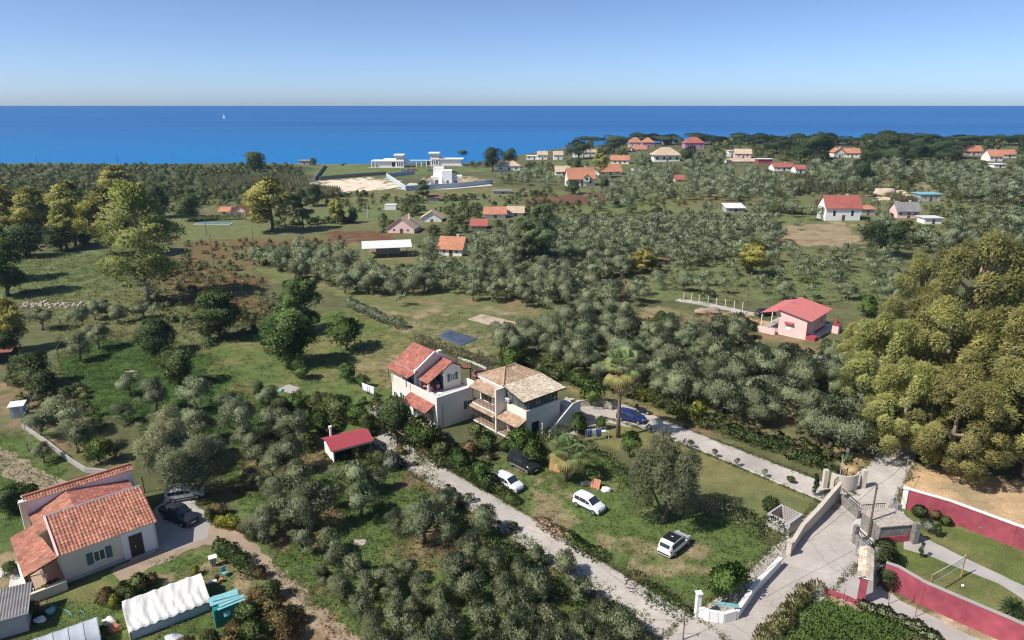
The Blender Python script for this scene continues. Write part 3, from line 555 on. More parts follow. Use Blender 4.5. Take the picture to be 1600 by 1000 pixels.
# ---- villa with red tiled roofs and a big terrace, centre of the photograph
def villa_red():
    v = thing('villa', 'cream two-storey villa with red tiled roofs and a wide roof terrace', 'villa', at(684, 672), R(41))
    box('ground_floor', 'cream_wall', v, 0, 7.4, 0, 11.4, -.2, 3.7)
    box('terrace_floor', 'paving', v, .22, 7.2, .22, 6.18, 3.7, 3.725)
    # parapets
    pr = box('parapet', 'cream_wall', v, 0, 7.4, 0, .2, 3.7, 4.68); box('coping', 'white_wall', pr, -.03, 7.43, -.03, .23, 4.683, 4.75)
    pr = box('parapet', 'cream_wall', v, 0, .2, .203, 11.4, 3.7, 4.68); box('coping', 'white_wall', pr, -.03, .23, .235, 11.43, 4.683, 4.75)
    pr = box('parapet', 'cream_wall', v, 7.2, 7.4, .203, 3.4, 3.7, 4.68); box('coping', 'white_wall', pr, 7.17, 7.43, .235, 3.4, 4.683, 4.75)
    # tall upper block
    gx = 4.0
    MB().prism([(1.6, 6.2, 3.7), (1.6, 6.2, 6.9), (gx, 6.2, 8.35), (7.3, 6.2, 6.5), (7.3, 6.2, 3.7)], (0, 5.2, 0)).build('upper_storey', 'cream_wall', v)
    tile_roof(v, [(.6, 6.05, 6.5), (.6, 11.5, 6.5), (gx, 11.5, 8.6), (gx, 6.05, 8.6)], 'tile_red', slab='white_wall', thick=.22)
    tile_roof(v, [(7.7, 11.5, 6.45), (7.7, 6.05, 6.45), (gx, 6.05, 8.6), (gx, 11.5, 8.6)], 'tile_red', slab='white_wall', thick=.22)
    MB().prism([(.55, 5.95, 6.3), (.55, 5.95, 6.62), (gx, 5.95, 8.75), (7.7, 5.95, 6.62), (7.7, 5.95, 6.3), (gx, 5.95, 8.42)], (0, .2, 0)).build('gable_coping', 'white_wall', v)
    box('wing_wall', 'cream_wall', v, .62, 1.6, 6.2, 6.4, 3.7, 6.7)
    ridge_cap(v, (gx, 6.2, 8.66), (gx, 11.5, 8.66), 'tile_red')
    tile_roof(v, [(-.75, 6.0, 5.85), (-.75, 11.6, 5.85), (1.0, 11.6, 6.42), (1.0, 6.0, 6.42)], 'tile_red', slab='wood_post')
    for yy in (6.5, 11.2): box('post', 'shutter_green', v, -.62, -.52, yy, yy + .1, 4.4, 5.8)
    # lower upper block with porch
    MB().prism([(3.7, 3.6, 3.7), (3.7, 3.6, 6.75), (5.2, 3.6, 7.35), (6.7, 3.6, 6.6), (6.7, 3.6, 3.7)], (0, 2.597, 0)).build('upper_storey', 'cream_wall', v)
    tile_roof(v, [(.95, 3.5, 5.35), (.95, 6.05, 5.35), (5.2, 6.05, 7.5), (5.2, 3.5, 7.5)], 'tile_red', slab='wood_post')
    tile_roof(v, [(6.95, 6.05, 6.6), (6.95, 3.5, 6.6), (5.2, 3.5, 7.5), (5.2, 6.05, 7.5)], 'tile_red', slab='wood_post')
    ridge_cap(v, (5.2, 3.5, 7.56), (5.2, 6.0, 7.56), 'tile_red')
    box('column', 'white_wall', v, 1.15, 1.4, 3.62, 3.87, 3.726, 5.35); box('column', 'white_wall', v, 1.15, 1.4, 5.75, 6.0, 3.726, 5.35)
    FG = Face((0, 3.6, 0), (1, 0, 0), (0, -1, 0)); window(v, FG, 5.3, 4.75, .85, 1.05, sill=True)
    FW = Face((3.7, 6.2, 0), (0, -1, 0), (-1, 0, 0)); door(v, FW, 1.5, 1.5, 2.1, 3.74, glass=True)
    for c in (.4, 2.3): FW.box(MB(), c - .25, c + .25, .01, .07, 3.76, 5.9).build('shutter', 'shutter_green', v)
    # facade windows
    FU = Face((1.6, 11.4, 0), (0, -1, 0), (-1, 0, 0))
    for a in (1.4, 3.8): window(v, FU, a, 3.9, 1.2, 1.9, glass='glass')
    FL = Face((0, 11.4, 0), (0, -1, 0), (-1, 0, 0))
    window(v, FL, .9, .7, .9, 1.6, shut=None); window(v, FL, 3.4, .35, 1.1, 2.2)
    for a in (7.0, 9.2): window(v, FL, a, .3, 1.2, 2.1)
    FR = Face((0, 0, 0), (1, 0, 0), (0, -1, 0)); window(v, FR, 5.5, 1.75, .95, 1.15, sill=True)
    FR.box(MB(), .85, .95, .003, .07, .1, 3.6).build('downpipe', 'grey_metal', v)
    # ground porch
    tile_roof(v, [(-1.7, .5, 2.75), (-1.7, 6.3, 2.75), (-.01, 6.3, 3.55), (-.01, .5, 3.55)], 'tile_red', slab='wood_post')
    for yy in (.7, 3.3, 6.0): box('post', 'shutter_green', v, -1.6, -1.5, yy, yy + .1, 0, 2.65)
    box('porch_step', 'terracotta_floor', v, -1.9, -.003, .3, 6.4, -.1, .12)
    # rear lean-to roofs
    for y0, y1, z in ((3.7, 5.4, 6.0), (7.2, 9.6, 6.1)):
        tile_roof(v, [(8.9, y1, z - .35), (8.9, y0, z - .35), (7.35, y0, z), (7.35, y1, z)], 'tile_red', slab='wood_post')
        box('post', 'wood_post', v, 8.6, 8.72, y0 + .1, y0 + .22, 0, z - .42)
    box('skylight', 'metal_white', v, 5.6, 6.3, 7.4, 8.0, 7.5, 8.0)
    box('satellite_box', 'plastic_white', v, 3.5, 3.7, 3.3, 3.58, 5.9, 6.1)
villa_red()

# ---- villa with pale hipped roof, glazed top room and balconies
def villa_pale():
    v = thing('villa', 'beige villa with pale tiled hip roof, balconies and a glazed top room', 'villa', at(822, 690), R(41))
    mt = 'tile_brown'
    box('front_block', 'cream_wall', v, 0, 6.1, 0, 4.3, -.3, 4.25)
    box('coping', 'wall_cap', v, -.04, 6.14, -.04, .2, 4.253, 4.32)
    box('main_block', 'cream_wall', v, .02, 6.1, 4.303, 9.6, -.3, 6.25)
    box('fin_wall', 'cream_wall', v, -1.55, .017, 4.22, 4.5, -.2, 6.35)
    box('cornice', 'white_wall', v, -.12, .22, 4.505, 9.75, 6.1, 6.36)
    # glazed room on the front block
    g = box('glazed_room', 'glass_bright', v, .25, 5.9, .25, 4.2, 4.255, 5.95)
    FR = Face((.25, .25, 0), (1, 0, 0), (0, -1, 0)); FLg = Face((.25, 4.2, 0), (0, -1, 0), (-1, 0, 0))
    for i in range(9): FR.box(MB(), i * .67, i * .67 + .09, -.02, .05, 4.34, 5.9).build('glazing_bar', 'wood_post', v)
    for i in range(4): FLg.box(MB(), i * 1.2, i * 1.2 + .09, -.02, .05, 4.34, 5.9).build('glazing_bar', 'wood_post', v)
    tile_roof(v, [(-.75, -.35, 5.85), (6.9, -.35, 5.85), (6.9, 4.55, 6.5), (-.1, 4.55, 6.5)], 'tile_pale', slab='wood_post', thick=.14)
    # hip roof of the main block
    A, B_, C_, D = (-.15, 9.9, 6.4), (-.15, 4.4, 6.4), (6.8, 4.4, 6.4), (6.8, 9.9, 6.4); r0 = (2.5, 7.15, 7.65); r1 = (4.3, 7.15, 7.65)
    tile_roof(v, [A, B_, r0], mt, slab='wall_cap'); tile_roof(v, [B_, C_, r1, r0], mt, slab='wall_cap')
    tile_roof(v, [C_, D, r1], mt, slab='wall_cap'); tile_roof(v, [D, A, r0, r1], mt, slab='wall_cap')
    for p, q in ((r0, r1), (B_, r0), (A, r0), (C_, r1), (D, r1)): ridge_cap(v, Vector(p) + Vector((0, 0, .06)), Vector(q) + Vector((0, 0, .06)), mt, .13)
    # balcony bay, two storeys
    F2 = Face((.02, 9.6, 0), (0, -1, 0), (-1, 0, 0))
    def balcony(z, y0, y1):
        b = box('balcony', 'wall_cap', v, -1.5, -.003 if y0 < 4 else .017, y0, y1, z - .2, z); box('floor_tiles', 'terracotta_floor', b, -1.4, -.01, y0 + .1, y1 - .1, z + .003, z + .02)
        rl = box('railing', 'wood_post', v, -1.46, -1.40, y0 + .05, y1 - .05, z + .88, z + .94)
        k = int((y1 - y0) / .3)
        for i in range(k + 1):
            yy = y0 + .06 + (y1 - y0 - .14) * i / k; box('baluster', 'wood_post', rl, -1.45, -1.41, yy, yy + .03, z + .003, z + .88)
    balcony(2.95, 4.6, 9.5); balcony(.35, 4.6, 9.5); balcony(.35, .2, 4.1)
    tile_roof(v, [(-1.75, 4.55, 5.15), (-1.75, 9.8, 5.15), (-.13, 9.8, 5.85), (-.13, 4.55, 5.85)], mt, slab='wood_post')
    tile_roof(v, [(-1.9, 4.55, 2.35), (-1.9, 9.9, 2.35), (-1.45, 9.9, 2.62), (-1.45, 4.55, 2.62)], mt, slab='wood_post')
    tile_roof(v, [(-1.7, -.1, 2.45), (-1.7, 4.15, 2.45), (-.01, 4.15, 3.15), (-.01, -.1, 3.15)], mt, slab='wood_post')
    for yy in (4.62, 9.35): box('post', 'wood_post', v, -1.48, -1.38, yy, yy + .1, .35, 5.1)
    for yy in (.2, ): box('post', 'wood_post', v, -1.48, -1.38, yy, yy + .1, .35, 2.4)
    for z in (2.97, .37):
        for a in (1.4, 3.7): d = door(v, F2, a, 1.0, 2.0, z, glass=True)
        for a in (.6, 2.2, 4.5): F2.box(MB(), a - .25, a + .25, .005, .07, z + .05, z + 2.05).build('shutter', 'shutter_green', v)
    F1 = Face((0, 4.2, 0), (0, -1, 0), (-1, 0, 0)); door(v, F1, 1.5, .9, 2.0, .37); door(v, F1, 3.1, .9, 2.0, .37)
    u = F1.box(MB(), .25, 1.0, .02, .3, 4.55, 5.0).build('air_conditioner', 'plastic_white', v); F1.box(MB(), .4, .85, .303, .33, 4.6, 4.95).build('fan_grille', 'grey_metal', u)
    FRw = Face((0, 0, 0), (1, 0, 0), (0, -1, 0)); door(v, FRw, 1.6, 1.1, 2.3, 0, m='dark_interior')
    FRw.box(MB(), 2.2, 2.3, .01, .75, .05, 2.2).build('open_door', 'metal_white', v)
    box('ledge', 'cream_wall', v, .8, 5.4, -.12, -.003, 3.5, 3.62)
    # outside stair rising along the right wall
    for i in range(14): box('stair_step', 'paving', v, 3.0 + i * .3, 3.3 + i * .3 - .003, -1.25, -.125, -.2, .2 + i * .2)
    box('stair_landing', 'paving', v, 7.2, 8.6, -1.25, 1.5, -.2, 2.95)
    MB().prism([(2.9, -1.42, 0), (2.9, -1.42, 1.0), (7.2, -1.42, 3.8), (8.7, -1.42, 3.8), (8.7, -1.42, 0)], (0, .16, 0)).build('stair_wall', 'cream_wall', v)
villa_pale()
for i in range(8):
    pass

# ---- foreground farmhouse, left
def farmhouse():
    v = thing('farmhouse', 'cream farmhouse with orange tiled gable roof, porch and dark green shutters, bottom left', 'house', at(103, 912), R(42))
    mt = 'tile_orange'; g = 'house_wall'
    MB().prism([(0, 0, -.2), (0, 0, 3.25), (0, 4.2, 4.75), (0, 5.0, 4.5), (0, 5.0, -.2)], (8, 0, 0)).build('front_wing', g, v)
    tile_roof(v, [(-.05, -.35, 3.15), (8.15, -.35, 3.15), (8.15, 4.3, 5.0), (-.05, 4.3, 5.0)], mt, slab='wall_cap', thick=.14, tw=.30, course=.40, amp=.06)
    MB().tube([(-.1, 4.36, 5.05), (8.2, 4.36, 5.05)], .09, 6).build('ridge_flashing', 'galvanised', v)
    MB().prism([(-.22, -.4, 3.0), (-.22, -.4, 3.3), (-.22, 4.3, 5.15), (-.22, 4.3, 4.8)], (.17, 0, 0)).build('verge', 'pink_wall', v)
    # middle roof with hip towards the left
    box('middle_block', g, v, -.9, 7.9, 5.003, 8.8, -.2, 3.3)
    pk = (2.4, 8.85, 4.75); pk2 = (2.4, 4.4, 4.75)
    tile_roof(v, [(-1.0, 8.85, 3.35), (-1.0, 4.4, 3.35), pk2, pk], mt, slab='wall_cap')
    tile_roof(v, [(8.0, 4.4, 3.75), (8.0, 8.85, 3.75), pk, pk2], 'tile_red', slab='wall_cap')
    # rear wing: wall above the middle roof, capped with a strip of tiles
    box('rear_wing', 'white_wall', v, -1.0, 8.5, 8.853, 9.3, -.2, 4.9)
    MB().prism([(8.5, 9.303, -.2), (8.5, 9.303, 4.3), (8.5, 11.5, 3.6), (8.5, 11.5, -.2)], (-9.5, 0, 0)).build('rear_room', 'white_wall', v)
    tile_roof(v, [(-1.15, 8.7, 4.88), (8.65, 8.7, 4.88), (8.65, 9.35, 5.25), (-1.15, 9.35, 5.25)], mt, slab='wall_cap')
    tile_roof(v, [(8.65, 11.7, 4.3), (-1.15, 11.7, 4.3), (-1.15, 9.35, 5.25), (8.65, 9.35, 5.25)], mt, slab='wall_cap')
    ridge_cap(v, (-1.15, 9.35, 5.32), (8.65, 9.35, 5.32), mt, .12)
    box('chimney', g, v, -1.55, -1.003, 8.6, 9.4, -.2, 5.0); box('chimney_cap', 'wall_cap', v, -1.65, -.9, 8.5, 8.69, 5.003, 5.15)
    # porch on the left
    tile_roof(v, [(-2.9, 7.2, 2.45), (-2.9, -.6, 2.45), (-.23, -.6, 3.25), (-1.02, 7.2, 3.014)], mt, slab='wood_post')
    pl = box('porch_floor', 'terracotta_floor', v, -2.8, -.003, -.8, 7.0, -.2, .55)
    for yy in (-.5, 2.5, 5.5, 6.8): box('porch_post', 'wood_post', v, -2.75, -2.63, yy, yy + .12, .553, 2.4)
    box('planter_wall', g, v, -2.9, -.003, -1.15, -.803, -.2, .95)
    box('porch_wall', 'white_wall', v, -2.95, -2.803, -.8, 4.4, -.2, 1.15)
    for i in range(5): box('stair_step', 'paving', v, -3.3 - i * .3, -3.003 - i * .3, 5.0, 6.4, -.2, .46 - i * .1)
    # front wall
    Fr = Face((0, 0, 0), (1, 0, 0), (0, -1, 0)); window(v, Fr, 3.0, 1.05, 1.0, 1.15, shut='shutter_green', sill=True)
    w0 = Fr.box(MB(), 5.0, 7.8, .004, .02, .05, 2.95).build('lime_patch', 'white_wall', v)
    d = Fr.ring(5.55, 6.75, .1, 2.45, .09, .021, .06).build('door', 'wood_post', v); Fr.box(MB(), 5.63, 6.67, .0215, .045, .18, 2.37).build('panel', 'dark_metal', d)
    Fr.box(MB(), 6.0, 6.05, .047, .09, 1.1, 1.25).build('handle', 'plastic_white', d)
    Fr.box(MB(), 0, 5.0, .003, .03, -.1, .4).build('plinth', 'grey_plaster', v)
    Fr.box(MB(), 5.3, 7.6, .03, .5, -.1, .12).build('doorstep', 'concrete', v)
    FRt = Face((8, 0, 0), (0, 1, 0), (1, 0, 0)); window(v, FRt, 2.4, 1.2, .9, 1.1)
farmhouse()

# ---- generic smaller house
def house(name, label, cat, loc, yaw, lx, ly, hw, roof='gable_x', rise=1.6, wall='white_wall', tile='tile_far_orange', over=.4,
          wins=(), doors=(), chimney=None, group=None, fine=False, shut=None, slabm='wall_cap', base=-1.2):
    v = thing(name, label, cat, loc, yaw, group); o = over
    cx, cy = lx / 2, ly / 2
    def plane(poly, nm='roof'):
        if fine: return tile_roof(v, poly, tile, slab=slabm)
        P_ = [Vector(p) for p in poly]; n_ = (P_[1] - P_[0]).cross(P_[2] - P_[0]).normalized()
        if n_.z < 0: n_ = -n_
        return MB().prism([p - n_ * .003 for p in P_], n_ * .16).build(nm, tile, v)
    if roof == 'gable_x':
        gable_wall('wall', wall, v, 0, lx, 0, ly, base, hw, hw + rise, 'x'); k = rise / cy * o
        plane([(-o, -o, hw - k), (lx + o, -o, hw - k), (lx + o, cy, hw + rise), (-o, cy, hw + rise)]); plane([(lx + o, ly + o, hw - k), (-o, ly + o, hw - k), (-o, cy, hw + rise), (lx + o, cy, hw + rise)])
    elif roof == 'gable_y':
        gable_wall('wall', wall, v, 0, lx, 0, ly, base, hw, hw + rise, 'y'); k = rise / cx * o
        plane([(-o, ly + o, hw - k), (-o, -o, hw - k), (cx, -o, hw + rise), (cx, ly + o, hw + rise)]); plane([(lx + o, -o, hw - k), (lx + o, ly + o, hw - k), (cx, ly + o, hw + rise), (cx, -o, hw + rise)])
    elif roof == 'hip':
        box('wall', wall, v, 0, lx, 0, ly, base, hw); q = min(lx, ly) / 2
        r0, r1 = ((q, cy, hw + rise), (lx - q, cy, hw + rise)) if lx >= ly else ((cx, q, hw + rise), (cx, ly - q, hw + rise))
        if abs(lx - ly) < .2: r1 = (r0[0] + .3, r0[1], r0[2])
        a, b_, c, d = (-o, -o, hw), (lx + o, -o, hw), (lx + o, ly + o, hw), (-o, ly + o, hw)
        if lx >= ly: plane([a, b_, r1, r0]); plane([b_, c, r1]); plane([c, d, r0, r1]); plane([d, a, r0])
        else: plane([a, b_, r0]); plane([b_, c, r1, r0]); plane([c, d, r1]); plane([d, a, r0, r1])
    elif roof == 'mono':
        MB().prism([(0, 0, base), (0, 0, hw), (0, ly, hw + rise), (0, ly, base)], (lx, 0, 0)).build('wall', wall, v)
        plane([(-o, -o, hw - rise / ly * o), (lx + o, -o, hw - rise / ly * o), (lx + o, ly + o, hw + rise + rise / ly * o), (-o, ly + o, hw + rise + rise / ly * o)])
    else:
        box('wall', wall, v, 0, lx, 0, ly, base, hw); box('roof_slab', tile if tile in M and tile not in TILE else 'wall_cap', v, -o, lx + o, -o, ly + o, hw + .003, hw + .25)
    FC = {'F': Face((0, 0, 0), (1, 0, 0), (0, -1, 0)), 'R': Face((lx, 0, 0), (0, 1, 0), (1, 0, 0)), 'L': Face((0, ly, 0), (0, -1, 0), (-1, 0, 0))}
    for f, a, z, w, hh in wins: window(v, FC[f], a, z, w, hh, shut=shut, mull=False)
    for f, a, w, hh in doors: door(v, FC[f], a, w, hh, 0.0, 'wood_post')
    if chimney:
        x, y, z = chimney; ch = box('chimney', wall, v, x - .3, x + .3, y - .3, y + .3, hw, z); box('chimney_cap', 'wall_cap', ch, x - .4, x + .4, y - .4, y + .4, z + .003, z + .12)
    return v

# pink house with red metal roof
v = thing('pink_house', 'pink house with red sheet metal roof among the olive trees', 'house', at(1258, 531), R(48))
MB().prism([(0, 0, -.2), (0, 0, 3.8), (0, 5.3, 4.8), (0, 5.3, -.2)], (10.5, 0, 0)).build('wall', 'pink_wall', v)
def sheet_roof(par, poly, m, pitch=.45, name='roof'):
    P_ = [Vector(p) for p in poly]; n_ = (P_[1] - P_[0]).cross(P_[2] - P_[0]).normalized(); n_ = n_ if n_.z > 0 else -n_
    ro = MB().prism(P_, n_ * .06).build(name, m, par); k = max(2, int((P_[1] - P_[0]).length / pitch))
    for i in range(k + 1):
        a = P_[0].lerp(P_[1], i / k) + n_ * .063; b_ = P_[3].lerp(P_[2], i / k) + n_ * .063; e = (P_[1] - P_[0]).normalized() * .05
        MB().prism([a - e, a + e, b_ + e, b_ - e], n_ * .045).build('rib', m, ro)
    return ro
sheet_roof(v, [(-.5, -.9, 3.75), (10.9, -.9, 3.75), (10.9, 5.6, 5.05), (-.5, 5.6, 5.05)], 'metal_pinkred')
sheet_roof(v, [(10.9, 8.6, 3.8), (-1.0, 8.6, 3.8), (-1.0, 5.3, 4.7), (10.9, 5.3, 4.7)], 'metal_pinkred')
for x in (-.7, 4.5, 10.5): box('porch_post', 'white_wall', v, x, x + .14, 8.3, 8.44, 0, 3.7)
box('porch_slab', 'concrete', v, -1, 11, 5.303, 8.9, -.2, .5); box('porch_parapet', 'pink_wall', v, -1.15, -1.003, 5.4, 8.9, -.2, 1.2)
FL = Face((0, 5.3, 0), (0, -1, 0), (-1, 0, 0)); FR = Face((0, 0, 0), (1, 0, 0), (0, -1, 0))
window(v, FL, 2.0, 1.2, 1.0, 1.2, shut=None, glass='plastic_white', mull=False)
a = MB().prism([FL.p(1.2, .01, 2.75), FL.p(2.9, .01, 2.75), FL.p(2.9, .55, 2.5), FL.p(1.2, .55, 2.5)], (0, 0, .06)).build('awning', 'metal_red', v)
door(v, FR, 3.0, 1.0, 2.1, 0.35, 'white_frame'); window(v, FR, 8.0, 1.4, 1.0, 1.1, shut=None)
box('side_step', 'paving', v, 1.2, 4.6, -1.6, -.003, -.1, .35); box('planter', 'metal_red', v, .0, 1.6, -1.7, -.003, -.1, .75)
box('base_wall', 'red_wall', v, 4.7, 10.4, -.06, -.003, -.1, .5)
MB().tube([(5, 5.4, 5.0), (5, 5.4, 6.4)], .03, 5).build('antenna_mast', 'grey_metal', v); MB().tube([(4.3, 5.4, 6.3), (5.8, 5.4, 6.3)], .025, 5).build('antenna', 'grey_metal', v)
v = thing('barbecue', 'small pink barbecue oven with red roof beside the pink house', 'barbecue', at(1309, 522), R(48))
box('oven', 'pink_wall', v, 0, 1.2, 0, 1.2, 0, 1.6); gable_wall('roof', 'metal_red', v, -.1, 1.3, -.1, 1.3, 1.603, 1.65, 2.1, 'x'); box('chimney', 'red_wall', v, .4, .8, .5, .9, 2.0, 2.9); box('counter', 'red_wall', v, 1.3, 2.6, .1, .9, 0, .9)

# red shed with open carport side
v = thing('red_roof_shed', 'small white shed with bright red metal roof beside the drive', 'shed', at(522, 724), R(32))
box('wall', 'white_wall', v, 0, .15, 0, 3.6, -.1, 1.75); box('wall', 'white_wall', v, .153, 4.9, 3.45, 3.6, -.1, 1.75)
gable_wall('gable', 'white_wall', v, .001, .149, 0, 3.6, 1.753, 1.76, 2.3, 'x')
for x in (2.4, 4.75): box('post', 'grey_metal', v, x, x + .1, .05, .15, 0, 1.7)
box('fascia', 'white_frame', v, -.1, 5.0, -.13, -.05, 1.53, 1.73)
sheet_roof(v, [(-.3, -.25, 1.75), (5.15, -.25, 1.75), (5.15, 1.8, 2.4), (-.3, 1.8, 2.4)], 'metal_red', .35)
sheet_roof(v, [(5.15, 3.85, 1.75), (-.3, 3.85, 1.75), (-.3, 1.8, 2.4), (5.15, 1.8, 2.4)], 'metal_red', .35)
f = MB().cyl((1.0, 3.9, 0), (1.0, 3.9, 2.9), .17, .17, 10).build('flue', 'plastic_white', v); MB().cyl((1.0, 3.9, 2.903), (1.0, 3.9, 3.15), .24, .24, 10).build('flue_cap', 'plastic_white', f)

# corrugated sheds and tunnels bottom left
v = thing('grey_shed', 'brick shed with grey corrugated roof at the bottom left edge', 'shed', at(12, 995), R(28))
box('wall', 'grey_plaster', v, -4, 1.5, 0, 3.0, -.1, 1.9)
def corrugated(par, x0, x1, y0, y1, z0, z1, m, pitch=.22, amp=.03):
    n_ = int((x1 - x0) / pitch * 4); V = []; F = []
    for i in range(n_ + 1):
        x = x0 + (x1 - x0) * i / n_; d = amp * math.sin(2 * math.pi * (x - x0) / pitch)
        V += [(x, y0, z0 + d), (x, y1, z1 + d)]
    F = [(2 * i, 2 * i + 2, 2 * i + 3, 2 * i + 1) for i in range(n_)]
    return add_mesh('roof', V, F, m, par)
corrugated(v, -4.2, 1.8, -.3, 3.3, 1.95, 2.5, 'fibre_cement'); box('gutter', 'grey_metal', v, -4.2, 1.8, -.42, -.32, 1.86, 1.94)
def tunnel(name, label, loc, yaw, lx, w, hh, m, nrib=5):
    v = thing(name, label, 'polytunnel', loc, yaw); V = []; K = 14; n_ = 24
    for i in range(n_ + 1):
        x = lx * i / n_; s_ = 1 - .03 * abs(math.sin(math.pi * i * nrib / n_))
        for k in range(K + 1):
            t = math.pi * k / K; V.append((x, -math.cos(t) * w / 2 * s_, math.sin(t) ** .8 * hh * s_))
    F = [(i * (K + 1) + k, (i + 1) * (K + 1) + k, (i + 1) * (K + 1) + k + 1, i * (K + 1) + k + 1) for i in range(n_) for k in range(K)]
    add_mesh('cover', V, F, m, v, smooth=True)
    for i in range(nrib + 1):
        x = min(max(lx * i / nrib, .05), lx - .05); MB().tube([(x, -math.cos(math.pi * k / 12) * w / 2 * 1.0, math.sin(math.pi * k / 12) ** .8 * hh * 1.0) for k in range(13)], .025, 5).build('hoop', 'grey_metal', v)
    return v
tunnel('polytunnel', 'grey film polytunnel at the bottom left corner', at(40, 1040), R(35), 5.2, 3.4, 1.7, 'film_grey')

# tent with white sheet over ridge
v = thing('tent_shelter', 'long shelter covered with creased white tarpaulin beside the teal shed', 'shelter', at(205, 1003), R(36))
nx, ny = 70, 40; lx, ly = 6.3, 4.2; V = []
for i in range(nx + 1):
    for j in range(ny + 1):
        x = lx * i / nx; s_ = j / ny
        if s_ < .62: t = s_ / .62; y = t * 2.9; z = 1.05 + 1.05 * t
        else: t = (s_ - .62) / .38; y = 2.9 + 1.3 * t; z = 2.1 - 1.0 * t
        sag = .08 * abs(math.sin(math.pi * x / 1.25)) ; w = float(fbm(np.array(x * 1.6), np.array(y * .5 + 9), .5, 3)) - .5
        z += -sag * math.sin(math.pi * min(1, s_ * 1.1)) + .16 * w + .04 * math.sin(x * 9 + 2.5 * math.sin(y * 1.3)) * (1 - s_)
        if j == 0: z -= .12
        V.append((x, y, z))
F = [(i * (ny + 1) + j, (i + 1) * (ny + 1) + j, (i + 1) * (ny + 1) + j + 1, i * (ny + 1) + j + 1) for i in range(nx) for j in range(ny)]
add_mesh('tarpaulin', V, F, 'tarp_white', v, smooth=True)
for k, x in enumerate((.05, lx - .05)):
    for y, z in ((.08, .9), (2.9, 1.95), (4.1, .95)): MB().cyl((x, y, 0), (x, y, z), .04, .04, 6).build('post', 'wood_pole', v)
MB().prism([(.1, .12, 0), (lx - .1, .12, 0), (lx - .1, .12, .8), (.1, .12, .8)], (0, .04, 0)).build('side_sheet', 'film_grey', v)
MB().prism([(.02, .2, 0), (.02, 4.0, 0), (.02, 4.0, .95), (.02, 2.9, 1.85), (.02, .2, .85)], (-.03, 0, 0)).build('end_sheet', 'tarp_white', v)
MB().prism([(lx - .03, .2, 0), (lx - .03, 4.0, 0), (lx - .03, 4.0, .95), (lx - .03, 2.9, 1.85), (lx - .03, .2, .85)], (.03, 0, 0)).build('end_sheet', 'tarp_white', v)
# teal shed
v = thing('teal_shed', 'small teal sheet shed with pale loose roof sheets', 'shed', at(338, 982), R(30))
box('wall', 'teal_sheet', v, 0, 2.0, 0, 1.8, -.1, 1.75)
for i in range(8): box('batten', 'teal_sheet', v, .1 + i * .25, .15 + i * .25, -.03, -.003, 0, 1.7)
for k, (x0, x1, y0, y1, z, rz) in enumerate(((-.15, 2.2, .55, 2.0, 1.95, .03), (-.05, 2.0, 1.1, 1.95, 2.05, -.10), (.5, 2.6, .0, .45, 1.88, .16), (.3, 2.5, -.25, .05, 1.80, .12))):
    o = MB().box(x0, x1, y0, y1, -.015, .015).build('roof_sheet', 'teal_pale', v); o.location = (0, 0, z); o.rotation_euler = (-.12, 0, rz)
o = MB().box(.4, .95, -.0, .03, .0, .55).build('leaning_board', 'teal_pale', v); o.location = (.3, -.2, 1.0); o.rotation_euler = (-.5, 0, 0)
# ---- houses farther off, measured in photo pixels: x0..x1 of the front, y of its foot, wall and roof heights
def fh(label, x0, x1, yb, wpx, rpx, depth, roof='gable_x', wall='white_wall', tile='tile_far_orange', yaw=0, nwin=3, cat='house', name='house', over=.5, chimney=False, lwin=0, shut=None, group=None):
    HB.append((x0 - 2, x1 + 3, yb - wpx - rpx - 2, yb + 1)); p = at(x0, yb); s_ = proj(p)[2]; lx = (x1 - x0) / s_ / max(.5, math.cos(R(yaw))); hw = wpx / s_ ; rise = rpx / s_ * 1.25
    ws = [('F', lx * (i + .5) / nwin + (.15 if i % 2 else -.1), hw * .35, max(.8, lx * .09), hw * .42) for i in range(nwin)]
    ws += [('L', depth * (i + .5) / lwin, hw * .35, 1.0, hw * .42) for i in range(lwin)]
    return house(name, label, cat, p, R(yaw), lx, depth, hw, roof, rise, wall, tile, over, ws, [('F', lx * .52, .9, min(2.1, hw * .75))] if nwin else (), (lx * .7, depth * .55, hw + rise + .5) if chimney or (roof.startswith('gable') and nwin >= 2) else None, group, shut=shut)
# white house with red roof and its porch hood
v = fh('long white house with red tiled roof at the tan ploughed field', 1289, 1343, 345, 21, 13, 7.5, wall='white_wall', tile='tile_far_red', nwin=2, chimney=True)
v2 = fh('grey roofed pale pink bungalow on the right behind the white house', 1401, 1436, 341, 12, 9, 6, wall='pink_wall', tile='fibre_cement', nwin=3)
fh('low white side building below the grey roofed bungalow', 1444, 1471, 350, 9, 0, 5, roof='flat', nwin=1, tile='metal_white', cat='outbuilding', name='outbuilding')
fh('white flat roofed garage with two dark openings', 1437, 1469, 315, 11, 0, 7, roof='flat', nwin=2, tile='teal_pale', wall='grey_plaster', cat='garage', name='garage')
fh('ruined brick annexe behind the long white house', 1345, 1366, 336, 9, 2, 5, roof='mono', tile='tile_far_orange', wall='grey_plaster', nwin=1, cat='outbuilding', name='outbuilding')
